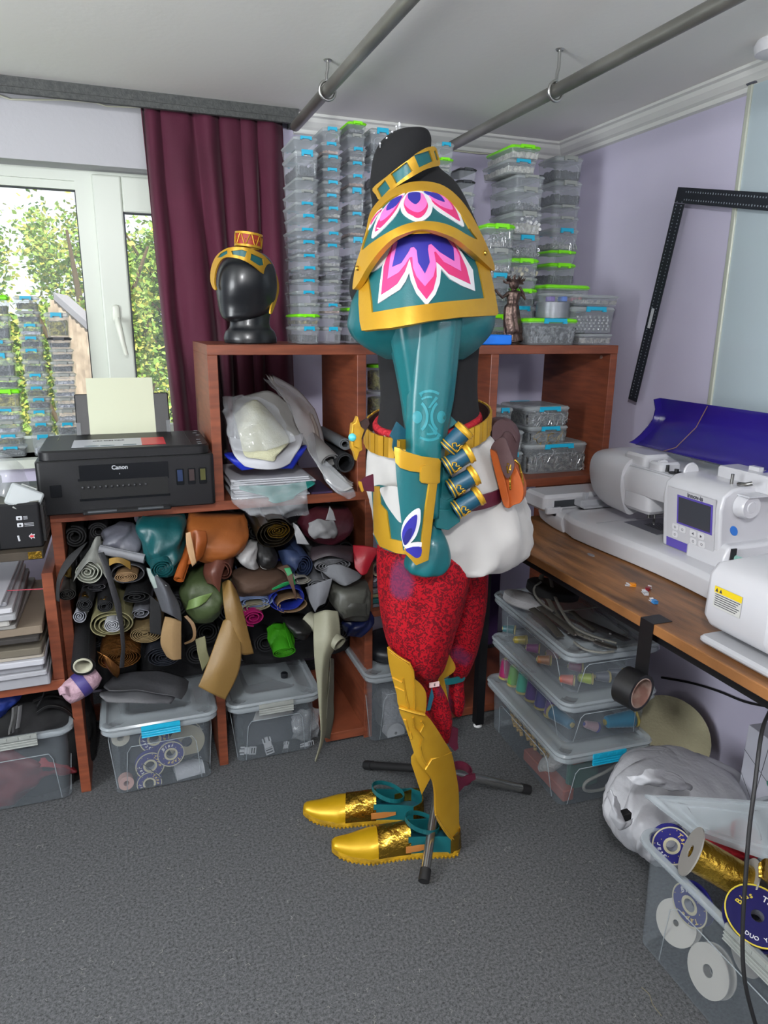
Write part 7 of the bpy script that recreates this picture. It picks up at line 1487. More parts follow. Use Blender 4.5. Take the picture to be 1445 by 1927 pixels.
# column
cp = [(1.318, ZT + .072), (1.302, ZT + .21), (1.306, ZT + .245), (1.33, ZT + .262), (1.36, ZT + .268), (1.56, ZT + .268), (1.60, ZT + .25), (1.61, ZT + .072)]
bevel(prismy(cp, 1.235, 1.43).out('column', MW, em, smooth=50), .006, 3, 50)
cpb = [(1.312, ZT + .004), (1.31, ZT + .10), (1.32, ZT + .13), (1.61, ZT + .13), (1.61, ZT + .004)]
bevel(prismy(cpb, 1.21, 1.34).out('column_foot', MW, em, smooth=50), .01, 3, 50)
# arm over the bed
ap = [(1.335, ZT + .175), (1.325, ZT + .215), (1.34, ZT + .248), (1.60, ZT + .248), (1.605, ZT + .175)]
bevel(prismy(ap, 1.42, 1.68).out('upper_arm', MW, em, smooth=50), .004, 2, 50)
# head with rounded snout
hp = rpoly([(1.335, ZT + .13), (1.318, ZT + .19), (1.325, ZT + .245), (1.37, ZT + .272), (1.50, ZT + .272), (1.57, ZT + .25), (1.57, ZT + .17), (1.50, ZT + .14), (1.42, ZT + .12), (1.36, ZT + .10)], 4)
prismy(hp, 1.62, 1.80, 10, lambda t: (0, .008 * t, 1 - .55 * max(0, t - .35) ** 2.2)).out('needle_head', MW, em, smooth=55)
mb = MB(); mb.rbox((1.335, 1.515, ZT + .125), (1.50, 1.63, ZT + .21), .02); mb.out('face_cover', MW, em, smooth=40)
mb = MB(); mb.tube([(1.40, 1.56, ZT + .13), (1.40, 1.56, ZT + .082)], .003, 8); mb.tube([(1.392, 1.575, ZT + .13), (1.392, 1.575, ZT + .10)], .005, 8); mb.tube([(1.40, 1.56, ZT + .10), (1.388, 1.55, ZT + .092)], .0035, 6); mb.box((1.385, 1.54, ZT + .118), (1.41, 1.60, ZT + .13)); mb.out('needle_bar', METAL, em, smooth=50)
# open top compartment
mb = MB(); mb.box((1.345, 1.20, ZT + .2485), (1.53, 1.66, ZT + .2525)); mb.out('top_tray', mat('tray_grey', '#b9babf', .35), em)
mb = MB(); mb.rbox((1.35, 1.565, ZT + .245), (1.44, 1.66, ZT + .285), .015); mb.rbox((1.35, 1.50, ZT + .245), (1.42, 1.555, ZT + .275), .012); mb.out('tension_housing', MW, em, smooth=40)
mb = MB(); mb.lathe([(.001, -.004), (.022, -.004), (.024, 0), (.022, .004), (.001, .004)], frame_to((1.375, 1.42, ZT + .268), (0, 1, 0)), 28); mb.lathe([(.001, -.004), (.02, -.004), (.02, .004), (.001, .004)], frame_to((1.37, 1.52, ZT + .262), (0, 1, 0)), 28); mb.out('spool_disc', MW, em, smooth=40)
mb = MB(); mb.lathe([(.02, 0), (.02, .003), (.006, .004), (.006, .012)], Matrix.Translation((1.375, 1.47, ZT + .2525)), 20); mb.lathe([(.006, 0), (.005, .018)], Matrix.Translation((1.37, 1.50, ZT + .2525)), 12); mb.out('bobbin_winder', MD, em, smooth=40)
mb = MB(); mb.rbox((1.40, 1.19, ZT + .25), (1.47, 1.36, ZT + .295), .008); mb.box((1.43, 1.26, ZT + .295), (1.445, 1.29, ZT + .305)); mb.out('spool_rest', MW, em, smooth=40)
mb = MB(); mb.tube([(1.36, 1.27, ZT + .265), (1.36, 1.27, ZT + .292)], .004, 10); mb.tube([(1.36, 1.25, ZT + .272), (1.355, 1.225, ZT + .276), (1.365, 1.215, ZT + .28)], .005, 8); mb.out('winder_shaft', METAL, em, smooth=50)
# lid: curved shell standing open behind
mb = MB(); rs = []
LQ = [(1205, 752, 1.46), (1196, 812, 1.40)]
y_l, y_r = 1.735, 1.25
prof = [(1.45, ZT + .287), (1.468, ZT + .294), (1.49, ZT + .31), (1.515, ZT + .335), (1.53, ZT + .365), (1.535, ZT + .395), (1.525, ZT + .425)]
for q in range(9):
    t = q / 8; rs.append([Vector((x, y_l + (y_r - y_l) * t + .0 * z, z)) for x, z in prof] + [Vector((x + .004, y_l + (y_r - y_l) * t, z - .003)) for x, z in reversed(prof)])
mb.rings(rs); mb.out('open_lid', LID, em, smooth=60)
for yy in (y_l, y_r):
    mb = MB(); mb.rings([[Vector((x, yy + d, z)) for x, z in prof] + [Vector((x - .022, yy + d, z + .006 if i < 4 else z - .004)) for i, (x, z) in reversed(list(enumerate(prof)))] for d in (-.002, .002)])
    mb.out('lid_end', LID, em, smooth=40)
mb = MB(); mb.tube([(1.528, 1.545, ZT + .424), (1.51, 1.56, ZT + .36), (1.47, 1.585, ZT + .30), (1.44, 1.60, ZT + .288)], .0012, 6); mb.out('thread', mat('brown_thread', '#7a5a48', .6), em)
# control panel lies on the sloping front of the column
def cpx(u, v):  # u along y (0 near far edge), v up; on the front plane between (1.318,.072) and (1.302,.21)
    f = (v - .072) / .138; return Vector((1.318 - .016 * f - .0012, 1.415 - u, ZT + v))
def quad(mb, u0, u1, v0, v1, e=0, th=.0012):
    ps = [cpx(u0, v0), cpx(u1, v0), cpx(u1, v1), cpx(u0, v1)]; o = Vector((-th, 0, 0)); ps = [p + Vector((-e, 0, 0)) for p in ps]
    mb.add(ps + [p + o for p in ps], FB)
mb = MB(); quad(mb, .004, .165, .076, .236); pan = mb.out('control_panel', mat('panel_grey', '#b4b4b8', .35), em)
mb = MB(); quad(mb, .004, .165, .076, .100, .0004); mb.out('purple_band', MP, pan)
mb = MB(); quad(mb, .040, .158, .146, .222, .0006); scr = mb.out('screen_frame', MP, pan)
mb = MB(); quad(mb, .046, .152, .151, .217, .0016); mb.out('screen', mat('screen_glass', '#3d3f45', .08), scr)
px_ax = lambda u, v: frame_to(cpx(u, v) + Vector((-.0018, 0, 0)), (-1, 0, -.12), (0, -1, 0))
text('brand_lettering', 'innov-is', px_ax(.10, .2285), .0165, mat('print_dark', '#3c3c44', .5), pan, bold=.0003)
text('band_lettering', 'V3', px_ax(.10, .088), .010, mat('print_dark2', '#2c2450', .5), pan) if False else None
bt = mat('btn_light', '#c9c9cc', .4)
for (u, v, s_, g) in ((.036, .134, .011, '\u21b0'), (.062, .134, .011, '\u2022'), (.098, .134, .011, '\u25c0'), (.125, .134, .011, '\u25b6'), (.036, .114, .010, '\u2022'), (.100, .114, .011, '\u2022'), (.128, .114, .011, '\u2022')):
    mb = MB(); mb.rbox((-s_, -.0085, 0), (s_, .0085, .0012), .005, M=px_ax(u, v)); kb = mb.out('key', bt, pan)
    mb = MB(); Mk = px_ax(u, v) @ Matrix.Translation((0, 0, .0012))
    if g == '\u25c0': mb.add([Mk @ Vector(p) for p in ((-.004, 0, 0.0004), (.003, -.004, .0004), (.003, .004, .0004))], [(0, 1, 2)])
    elif g == '\u25b6': mb.add([Mk @ Vector(p) for p in ((.004, 0, 0.0004), (-.003, -.004, .0004), (-.003, .004, .0004))], [(0, 1, 2)])
    else: mb.hollow(.0035, .0026, .0001, .0005, Mk, 8)
    mb.out('key_symbol', mat('print_dark', '#3c3c44', .5), kb, fix=False)
# handwheel
mb = MB(); mb.lathe([(.001, .028), (.012, .028), (.014, .026), (.026, .027), (.029, .022), (.030, .012), (.031, 0), (.026, -.002)], frame_to((1.366, 1.234, ZT + .223), (0, -1, 0)), 40); mb.out('handwheel', MW, em, smooth=35)
mb = MB(); mb.lathe([(.0095, 0), (.0095, .0006)], frame_to((1.35, 1.2345, ZT + .16), (0, -1, 0)) @ Matrix.Diagonal((1, 1.6, 1, 1)), 20); mb.out('badge', mat('badge_blue', '#2f6fc0', .4), em)
mb = MB(); mb.box((1.322, 1.206, ZT + .085), (1.338, 1.2095, ZT + .125)); mb.out('side_pocket', MD, em)
mb = MB(); q = Vector((1.33, 1.20, ZT + .105)); mb.tube([q, q + Vector((.034, -.012, -.014))], .0065, 12); u_ = mb.out('plug', mat('mint_plastic', '#86b0a6', .4), smooth=50, label='mint green plug in the side of the white embroidery machine', cat='plug')
mb = MB(); e = q + Vector((.034, -.012, -.014)); mb.tube(smoothpts([e, e + Vector((.012, -.01, .004)), e + Vector((.022, -.02, -.012)), e + Vector((.024, -.02, -.045))], 4), .0014, 6); mb.tube(smoothpts([e, e + Vector((.002, -.01, -.01)), e + Vector((.0, -.012, -.04))], 4), .0014, 6); mb.out('cord', mat('yellow_cord', '#c4b13a', .6), u_, smooth=60)
# ================================================================= overlocker at the right edge
so_ = thing('overlocker', 'white overlock sewing machine at the right edge on the table front', 'sewing machine', (1.2, .9, ZT))
mb = MB(); mb.rbox((1.075, .55, ZT + .003), (1.38, 1.035, ZT + .020), .012); mb.out('base_plate', mat('grey_base', '#a5a6aa', .35), so_, smooth=40)
sx = 1.088
fp = [(sx + .02, ZT + .03), (sx, ZT + .06), (sx + .002, ZT + .15), (sx + .02, ZT + .172), (sx + .16, ZT + .178), (sx + .17, ZT + .03)]
bevel(prismy(fp, .88, 1.045).out('cloth_plate_cover', MW, so_, smooth=50), .012, 4, 50)
fp = [(sx + .03, ZT + .022), (sx + .012, ZT + .05), (sx + .012, ZT + .125), (sx + .03, ZT + .14), (sx + .25, ZT + .14), (sx + .25, ZT + .022)]
bevel(prismy(fp, .55, .885).out('front_cover', MW, so_, smooth=50), .006, 3, 50)
fp = [(sx + .05, ZT + .14), (sx + .04, ZT + .17), (sx + .06, ZT + .19), (sx + .25, ZT + .19), (sx + .25, ZT + .14)]
bevel(prismy(fp, .55, .90).out('bed', MW, so_, smooth=50), .004, 3, 50)
mb = MB(); mb.rbox((1.12, .55, ZT + .235), (1.30, .845, ZT + .46), .03); mb.rbox((1.13, .845, ZT + .25), (1.20, .87, ZT + .45), .01); mb.out('head', MW, so_, smooth=40)
mb = MB(); mb.tube([(1.14, .86, ZT + .25), (1.14, .86, ZT + .195)], .003, 8); mb.tube([(1.146, .85, ZT + .25), (1.146, .85, ZT + .20)], .0025, 8); mb.box((1.125, .845, ZT + .205), (1.15, .875, ZT + .222)); mb.out('needle_bar', mat('dark_steel', '#4c4c50', .35, .8), so_)
mb = MB(); mb.lathe([(.001, 0), (.026, 0), (.026, .002), (.001, .003)], Matrix.Translation((1.155, .925, ZT + .179)), 28); mb.out('blade_disc', METAL, so_, smooth=40)
mb = MB(); c = Vector((1.105, .883, ZT + .155)); mb.rbox(c + Vector((-.012, -.008, -.035)), c + Vector((.02, .006, .018)), .003); mb.tube([c + Vector((-.01, -.01, .02)), c + Vector((-.004, -.012, -.01)), c + Vector((-.012, -.01, -.03))], .004, 6); mb.lathe([(.006, -.002), (.006, .004)], frame_to(c + Vector((-.012, -.0, .0)), (-1, 0, 0)), 12); mb.out('cutter', mat('dark_steel', '#4c4c50', .35, .8), so_, smooth=30)
lab = frame_to((sx - .0008, .985, ZT + .108), (-1, 0, 0), (0, -1, 0))
mb = MB(); mb.box((-.034, -.022, 0), (.034, .022, .0005), lab); lb_ = mb.out('warning_label', mat('label_pale', '#b9b9b4', .5), so_)
mb = MB(); mb.box((-.034, .009, .0005), (.034, .022, .0009), lab); mb.out('yellow_band', mat('label_yellow', '#d9bd1a', .5), lb_)
mb = MB()
for k in range(6): mb.box((-.031, .005 - k * .0045, .0005), (.031 - (k % 3) * .004, .0066 - k * .0045, .0008), lab)
for dx in (-.028, -.018): mb.add([lab @ Vector((dx - .004, .011, .001)), lab @ Vector((dx + .004, .011, .001)), lab @ Vector((dx, .019, .001))], [(0, 1, 2)])
mb.out('print_lines', mat('print_dark', '#3c3c44', .5), lb_, fix=False)
text('lettering', 'DIFFERENTIAL FEED', frame_to((sx + .0105, .83, ZT + .066), (-1, 0, 0), (0, -1, 0)), .0125, mat('print_dark', '#3c3c44', .5), so_, bold=.0003, align='LEFT')
# ================================================================= clips on the table
def wclip(px_, py_, ang, jaw, label):
    c = PZ(px_, py_, ZT); t = thing('sewing_clip', label, 'clip', c, 'sewing clips on the table'); M = Matrix.Translation(c) @ Matrix.Rotation(ang, 4, 'Z')
    jm = mat('clipjaw' + jaw, jaw, .3, alpha=.85)
    mb = MB(); mb.box((-.013, -.005, .001), (.002, .005, .004), M); mb.box((-.013, -.005, .006), (.002, .005, .0085), M); mb.box((-.013, -.005, .001), (-.011, .005, .0085), M); mb.out('jaw', jm, t)
    mb = MB(); mb.box((.0, -.0045, .003), (.013, .0045, .0045), M @ Matrix.Rotation(-.35, 4, 'Y')); mb.box((.0, -.0045, .001), (.013, .0045, .0025), M); mb.out('handle', mat('clip_glass', '#d9d9de', .2, alpha=.55), t)
wclip(1186, 1103, 2.6, '#e08a1a', 'orange sewing clip lying on the brown table'); wclip(1213, 1118, 1.2, '#c8c8cc', 'clear sewing clip, the middle one on the table'); wclip(1220, 1110, .6, '#8a1a28', 'dark red sewing clip beside the clear one'); wclip(1229, 1134, 1.4, '#3a86c8', 'blue sewing clip nearest the table edge')
mb = MB(); mb.lathe([(.001, 0), (.012, 0), (.012, .002), (.001, .002)], Matrix.Translation(PZ(1112, 1045, ZT)) @ Matrix.Diagonal((.6, 1.2, 1, 1)), 16); mb.out('fabric_scrap', fab('#a09ca4'), label='pale scrap lying at the foot of the white machine', cat='scrap')
# ================================================================= tape hanging from the table edge
tp = thing('tape_roll', 'black tape roll hanging by its own tape from the table edge', 'tape roll', P(1200, 1180, 1.43))
e0 = PZ(1206, 1170, ZT + .001); ye = e0.y; xe = TX0 - .0015
cT = P(1190, 1246, 0.0 + ye) if False else None
mb = MB(); hw = .021
mb.box((xe, ye - hw, ZT + .0002), (xe + .05, ye + hw, ZT + .0012)); zb_t = ZT - .125
mb.box((xe - .0012, ye - hw, zb_t), (xe, ye + hw, ZT + .0012)); mb.out('tape_strip', mat('black_tape', '#0e0e10', .45), tp)
axd = Vector((.25, -1, -.02)).normalized(); R0 = .044; cc_ = Vector((xe - .0, ye, zb_t - .018)) + Vector((-.02, 0, -.02))
Mt = frame_to(cc_, axd); mb = MB(); mb.hollow(R0, R0 * .82, -.024, .024, Mt, 44); mb.out('tape', mat('black_tape', '#0e0e10', .3), tp, smooth=40)
mb = MB(); mb.hollow(R0 * .82, R0 * .76, -.0238, .0245, Mt, 44); mb.out('core', mat('core_card', '#a08e84', .8, color2='#7c5a50', nscale=30), tp, smooth=40)
# ================================================================= three stacked clear boxes under the table
cx0, cyf = 1.105, 1.47
def zc_(py): return zat(1066, py, cyf)
rt = radians(-3)
Bh = [0.0, zc_(1424), zc_(1330), zc_(1236)]
w1, d1 = .30, .52
s_b = bigbox(cx0 - .005, cx0 + w1 + .01, cyf - .005, cyf + d1 - .02, Bh[1], 'deep clear box of cords and trims, lowest under the table', rt, clip=CYAN)
s_m = bigbox(cx0, cx0 + w1 + .008, cyf, cyf + d1 - .03, Bh[2] - Bh[1] - .014, 'shallow clear box of thread cones, middle of the stack under the table', rt, z0=Bh[1] + .0135, clip=None)
s_t = bigbox(cx0, cx0 + w1 + .006, cyf, cyf + d1 - .03, Bh[3] - Bh[2] - .014, 'shallow clear box of thread spools, topmost under the table', rt, z0=Bh[2] + .0135, clip=None)
rd = random.Random(8)
def cone(c, axis, col, L, r, label, grp, base='#a89a5a'):
    t = thing('thread_cone', label, 'thread cone', c, grp); M = frame_to(c, axis)
    mb = MB(); prof = [(r * .55, 0)] + [(r * (.98 - .30 * k / 12) * (1 + .05 * (k % 2)), L * (.08 + .84 * k / 12)) for k in range(13)] + [(r * .4, L * .95)]; mb.lathe(prof, M, 20); mb.out('thread', mat('thread_' + col.strip('#'), col, .4, sheen=.3), t, smooth=50)
    mb = MB(); mb.lathe([(r * 1.0, -.003), (r * 1.05, 0), (r * .5, L * .08)], M, 20); mb.lathe([(r * .3, L * .93), (r * .35, L), (r * .1, L)], M, 14); mb.out('cone_core', mat('core' + base, base, .5), t, smooth=40)
zm = Bh[1] + .024; xw = cx0 + .024
cols_m = ['#8a1a50', '#5a8c3a', '#2f9a80', '#4a2a78', '#3a3080', '#54307a']
for k, cl in enumerate(cols_m):
    yk = cyf + d1 - .085 - k * .052; cone(Vector((xw + .018 + k * .0028, yk, zm)), (0, 0, 1), cl, .070, .021, ['magenta', 'green', 'mint green', 'dark violet', 'indigo', 'purple'][k] + ' thread cone standing along the side of the middle box', 'thread cones in the middle box')
cone(Vector((cx0 + .05, cyf + .16, zm + .022)), (.15, -1, 0), '#155a78', .09, .023, 'dark teal blue thread cone lying near the front corner', 'thread cones in the middle box')
cone(Vector((cx0 + .262, cyf + .04, zm + .026)), (-1, .16, -.05), '#1f84a8', .10, .026, 'bright blue thread cone lying at the front of the middle box', 'thread cones in the middle box', '#b09a3a')
cone(Vector((cx0 + .135, cyf + .05, zm + .014)), (-1, .2, .35), '#9a8088', .045, .015, 'small pinkish thread cone beside the bright blue one', 'thread cones in the middle box', '#3a3a80')
cols_t = [('#a0483a', .21, 'coral'), ('#8aa01a', .26, 'lime yellow'), ('#5a5c66', .33, 'grey'), ('#6a1a48', .12, 'plum')]
zt2 = Bh[2] + .024
for k, (cl, fx_, nm, pos) in enumerate((('#a8503c', .06, 'coral', (.045, .06)), ('#8a9c1c', .1, 'lime', (.10, .05)), ('#54565f', .16, 'grey', (.155, .045)), ('#4c4e57', .2, 'dark grey', (.205, .05)), ('#6e1a44', .2, 'plum', (.115, .12)), ('#8c5a30', .2, 'amber', (.05, .19)), ('#7c3a70', .2, 'mauve', (.06, .27)), ('#8a7c28', .2, 'mustard', (.055, .34)), ('#b0888c', .2, 'blush', (.10, .22)), ('#2a5a60', .2, 'sea green', (.06, .42)))):
    cone(Vector((cx0 + pos[0], cyf + pos[1], zt2 + .016)), (rd.uniform(-1, -.7), rd.uniform(.3, .7), 0), cl, .042, .016, nm + ' thread spool lying in the topmost clear box under the table', 'thread spools in the topmost box')
# lowest box: gold twisted cord, green card, orange card, white coil
def coil(pts, r, m_, label, cat='cord', tw=0, name='cord'):
    mb = MB(); pp = smoothpts([Vector(p) for p in pts], 6); mb.tube(pp, r, 8); o = mb.out(name, m_, smooth=60, label=label, cat=cat, group='trims in the lowest box'); return o
gold_c = mat('gold_cord', '#b8923a', .5, color2='#3a2f1c', nscale=60, stretch=(1, 1, 3)); 
for k in range(9):
    yk = cyf + .12 + .028 * k; coil([(cx0 + .03 + .004 * (k % 3), yk, .08), (cx0 + .028, yk + .015, .14), (cx0 + .05, yk + .03, Bh[1] - .045), (cx0 + .09, yk + .03, Bh[1] - .06), (cx0 + .1, yk, .1)], .006, gold_c, 'black and gold twisted cord loop in the lowest box, ' + ORD[k] + ' from the front')
mb = MB(); mb.rbox((cx0 + .05, cyf + .05, .03), (cx0 + .16, cyf + .07, .14), .01); mb.out('card', fab('#0f5a48', .7), label='dark green felt card in the lowest box front', cat='card')
for k, (x_, z_) in enumerate(((.13, .12), (.175, .125), (.05, .13))):
    mb = MB(); mb.rbox((cx0 + x_, cyf + .035, z_), (cx0 + x_ + .04, cyf + .04, z_ + .04), .004); cd_ = mb.out('card', fab('#9a5030', .7), label=['orange card with print at the front of the lowest box', 'second orange card right of the first', 'orange card at the left, under the gold cord'][k], cat='card')
coil([(cx0 + .23, cyf + .05, .09), (cx0 + .17, cyf + .03, .085), (cx0 + .10, cyf + .03, .065), (cx0 + .10, cyf + .03, .035), (cx0 + .17, cyf + .035, .02), (cx0 + .22, cyf + .05, .03)], .005, fab('#a5a59c'), 'white rope loop at the bottom front of the lowest box')
mb = MB(); mb.lathe([(.001, 0), (.02, .004), (.026, .03), (.026, .09), (.018, .12), (.001, .125)], frame_to((cx0 + .04, cyf + .17, .03), (.1, -.6, .8)), 24); mb.out('lace_bundle', mat('white_lace', '#a8a8a6', .8, bump=.9, bscale=70), label='white ribbed trim bundle against the box side', cat='trim', smooth=60)
mb = MB(); mb.rbox((cx0 + .022, cyf + .03, .012), (cx0 + .06, cyf + .26, .05), .006); mb.out('card', fab('#a0452c', .7), label='long orange red card along the bottom edge of the lowest box', cat='card')
heap_ = MB(); loft(heap_, densify([(1430, 1075, 1230, cyf + .25, .12), (1470, 1075, 1225, cyf + .25, .14), (1535, 1080, 1215, cyf + .25, .13)], 6), 50, power=3, fold=lambda t, s: 1 + .1 * noise.noise(Vector((cos(t) * 3, sin(t) * 3, s * 6)))); heap_.out('trim_heap', fab('#1c1a22', .8), smooth=180, label='dark trims heaped inside the lowest box', cat='trims')
# ================================================================= trims on top of the stack
zt3 = Bh[3] + .004
tz_ = lambda px_, py_, z: PZ(px_, py_, z)
spl = MB(); c = tz_(985, 1130, zt3 + .02); spl.lathe([(.001, -.012), (.062, -.012), (.066, -.008), (.066, .012), (.060, .016), (.02, .018), (.001, .018)], Matrix.Translation(c + Vector((.0, 0, .0))) @ Matrix.Rotation(radians(14), 4, 'Y'), 40)
spl.out('elastic_roll', mat('white_elastic', '#b0b0b2', .8, bump=.4, bscale=200), label='wide white elastic roll lying on the topmost clear box', cat='roll', smooth=40)
spl = MB(); c = tz_(1040, 1110, zt3 + .045); spl.lathe([(.001, -.014), (.08, -.014), (.085, -.01), (.085, .012), (.08, .016), (.001, .016)], Matrix.Translation(c) @ Matrix.Rotation(radians(10), 4, 'Y'), 40)
spl.out('webbing_roll', fab('#101013', .8), label='black webbing roll leaning over the white elastic', cat='roll', smooth=40)
tg = 'metal and rubber trims on the topmost box'
def strip(pts, w_, fl, m_, label, name='trim_strip'):
    mb = MB(); mb.tube(smoothpts([PZ(a, b_, zt3 + h_) for a, b_, h_ in pts], 5), w_, 8, flat=fl); return mb.out(name, m_, smooth=60, label=label, cat='trim', group=tg)
gz = fab('#6f6c64', .5); gz2 = fab('#8f8e86', .5); gd = fab('#55524c', .5)
strip([(1020, 1082, .07), (1018, 1095, .06), (1030, 1125, .045), (1050, 1160, .025), (1080, 1188, .018), (1120, 1205, .014), (1155, 1218, .012)], .008, .35, gz, 'long grey beige zip band curving from the black roll to the front')
strip([(1028, 1080, .085), (1036, 1090, .075), (1040, 1110, .06), (1052, 1140, .045), (1075, 1175, .03), (1110, 1195, .02), (1160, 1210, .015)], .006, .5, gz2, 'pale edging band beside the long zip band')
strip([(1018, 1095, .08), (1006, 1105, .07), (1006, 1118, .06), (1020, 1135, .045), (1040, 1150, .04)], .004, .8, gz2, 'pale piping loop over the white elastic')
strip([(1001, 1145, .045), (1030, 1170, .03), (1055, 1198, .015)], .014, .2, gd, 'flat brown grey slotted strap at the left'); strip([(1015, 1142, .04), (1050, 1168, .03), (1085, 1195, .015)], .013, .2, gd, 'second slotted strap crossing under the zip band')
strip([(1040, 1150, .03), (1075, 1160, .02), (1130, 1182, .012), (1180, 1205, .010)], .018, .15, fab('#4a4a4c', .6), 'ribbed dark grey rubber strip running to the front right')
strip([(1060, 1150, .03), (1100, 1145, .022), (1126, 1142, .02)], .004, .6, gz2, 'thin pale bar lying towards the back'); strip([(1075, 1150, .025), (1100, 1172, .018), (1120, 1185, .012)], .010, .2, gd, 'short slotted strap in the middle of the lid')
strip([(1080, 1208, .012), (1100, 1222, .010), (1130, 1228, .010), (1155, 1226, .010)], .004, .8, gz2, 'pale cord end at the front edge of the lid'); strip([(1120, 1208, .016), (1140, 1216, .016), (1160, 1220, .014)], .009, .5, METAL, 'zip slider cluster at the front of the box lid')
mb = MB()
for k in range(7): mb.lathe([(.004, 0), (.003, .003), (.001, .004)], Matrix.Translation(PZ(1070 + k * 13, 1192 + (k * 37) % 17, zt3 + .016)), 8)
mb.out('snap_fasteners', METAL, label='small metal snaps scattered over the trims', cat='snaps', kind='stuff')
# ================================================================= hat, bag, leaning white carton
hat = MB(); c = PX(1255, 1385, 1.60); Mh = frame_to(c, (-.75, -.55, .25), (0, 0, 1))
prof = []
for k in range(22): prof.append((.012 + .125 * k / 21, .018 * (k / 21) ** 1.5 + .0012 * (k % 2)))
hat.lathe(prof + [(.137, .020), (.10, .008), (.02, -.004)], Mh, 48, cap=False); hat.lathe([(.001, -.07), (.055, -.066), (.068, -.04), (.072, .002)], Mh, 40)
hat.out('straw_hat', mat('straw', '#b0a98a', .75, bump=.3, bscale=120), label='beige straw sun hat leaning on the wall behind the white bag', cat='hat', smooth=35)
bagm = mat('white_bag', '#b4b5ba', .4, alpha=.86, bump=.25, bscale=40)
mb = MB(); 
def bagf(t, s):
    n_ = lambda f, o: abs(noise.noise(Vector((cos(t) * f + s, sin(t) * f - s, s * f * .55 + o))))
    return 1.02 + .16 * noise.noise(Vector((cos(t) * 1.6, sin(t) * 1.6, s * 2.2 + 4))) - .34 * n_(2.4, 1) ** .8 * .6 + .10 * n_(5, 3) - .10 * n_(8, 7)
rows = [(1425, 1240, 1330, 1.33, .05), (1440, 1200, 1365, 1.30, .10), (1465, 1172, 1385, 1.27, .13), (1500, 1155, 1390, 1.24, .14), (1540, 1150, 1360, 1.22, .13), (1570, 1158, 1300, 1.21, .11), (1595, 1180, 1262, 1.20, .07), (1605, 1200, 1250, 1.20, .04)]
loft(mb, densify(rows, 10), 110, fold=bagf); bag_ = mb.out('plastic_bag', bagm, smooth=180, label='crumpled white plastic carrier bag between the clear boxes', cat='plastic bag')
cloth('bag_fold', [[(1180, 1462, 1.15), (1215, 1450, 1.13), (1260, 1448, 1.14)], [(1195, 1475, 1.13), (1235, 1466, 1.11), (1300, 1478, 1.13)], [(1230, 1478, 1.12), (1270, 1488, 1.11), (1295, 1486, 1.12)]], bagm, bag_, amp=.008, fr=40)
cloth('bag_fold', [[(1145, 1490, 1.12), (1148, 1530, 1.10), (1160, 1560, 1.10)], [(1150, 1488, 1.10), (1162, 1538, 1.085), (1180, 1560, 1.09)], [(1160, 1500, 1.11), (1175, 1545, 1.10), (1192, 1540, 1.10)]], bagm, bag_, amp=.005, fr=50)
mb = MB(); mb.rbox(P(1166, 1550, 1.14) + Vector((0, 0, 0)), P(1190, 1530, 1.14) + Vector((0, .02, 0)), .003); mb.out('dark_parcel', fab('#18181a'), label='black and yellow thing peeking out of the white bag mouth', cat='parcel')
ct = thing('carton', 'white cardboard carton with thin printed lines by the wall at the right edge', 'carton', (1.6, 1.1, 0))
ca = PX(1398, 1378, 1.50); 
mb = MB(); Mc_ = Matrix.Translation((1.56, 1.10, 0)) @ Matrix.Rotation(radians(-6), 4, 'Z'); mb.box((-.06, -.22, .0), (.10, .14, .345), Mc_); bevel(mb.out('body', mat('carton_white', '#b8b9c4', .6), ct), .002)
mb = MB()
for (y0_, z0_, y1_, z1_) in ((.14, .20, -.02, .02), (.12, .1, -.1, .3), (.14, .27, -.2, .12), (.06, .345, .1, 0)): mb.tube([Mc_ @ Vector((-.061, y0_, z0_)), Mc_ @ Vector((-.061, y1_, z1_))], .0007, 4)
mb.out('printed_line', mat('line_grey', '#4c4c52', .6), ct)
mb = MB(); mb.lathe([(.009, 0), (.009, .0006)], frame_to(Mc_ @ Vector((-.0612, .04, .23)), (-1, 0, 0)), 14); mb.out('printed_mark', mat('mark_green', '#3c7a6c', .5), ct)
# ================================================================= corner box with spools, leaning lid
kx0, kyb = 1.0, 1.06
boxK = bigbox(kx0, kx0 + .42, .42, kyb, .285, 'large open clear box of ribbon spools at the lower right corner', 0, lid=False, clip=GREYC, clip_side='left')
CR = mat('card_grey', '#8a8782', .7)
def gspool(c, axis, r, L, col, label, fl='#8a8782', rw=.55, metal=0, hole=.25, **k): return spool('ribbon_spool', label, c, axis, r, col, r * rw, L, mat('card' + fl, fl, .7), .003, hole=hole, metal=metal, group='spools in the corner box', **k)
gspool(PZ(1352, 1632, .325), (.62, -.55, -.32), .052, .115, '#b8963a', 'big gold foil ribbon spool on top of the corner box', rw=.68, metal=.9)
sc = spool('bias_tape_spool', 'navy disc spool reading DUO YA ZHI DAI at the right edge', PZ(1423, 1728, .30), (-.25, -.35, .95), .058, '#5a5c64', .04, .02, mat('navy_disc', '#14124a', .4), hole=.2, group='spools in the corner box')
Ms = frame_to(PZ(1423, 1728, .30) + Vector((-.25, -.35, .95)).normalized() * .0125, (-.25, -.35, .95), (.95, -.25, .15))
for w_i, (wd_, a0, da, rr_, sz) in enumerate((('DUO YA ZHI DAI', 215, -11, .043, .0105), ('Bias', 125, 15, .036, .016), ('Tape', 40, 15, .036, .016))):
    for ci, chh in enumerate(wd_):
        if chh == ' ': continue
        a = a0 - da * ci; up = 90 if da < 0 else -90
        text('lettering', chh, Ms @ Matrix.Rotation(radians(a), 4, 'Z') @ Matrix.Translation((rr_, 0, 0)) @ Matrix.Rotation(radians(up), 4, 'Z'), sz, mat('print_white', '#c9c9c9', .5) if w_i != 1 else mat('print_yellow', '#c4b13a', .5), sc, extrude=.0002, bold=.0002)
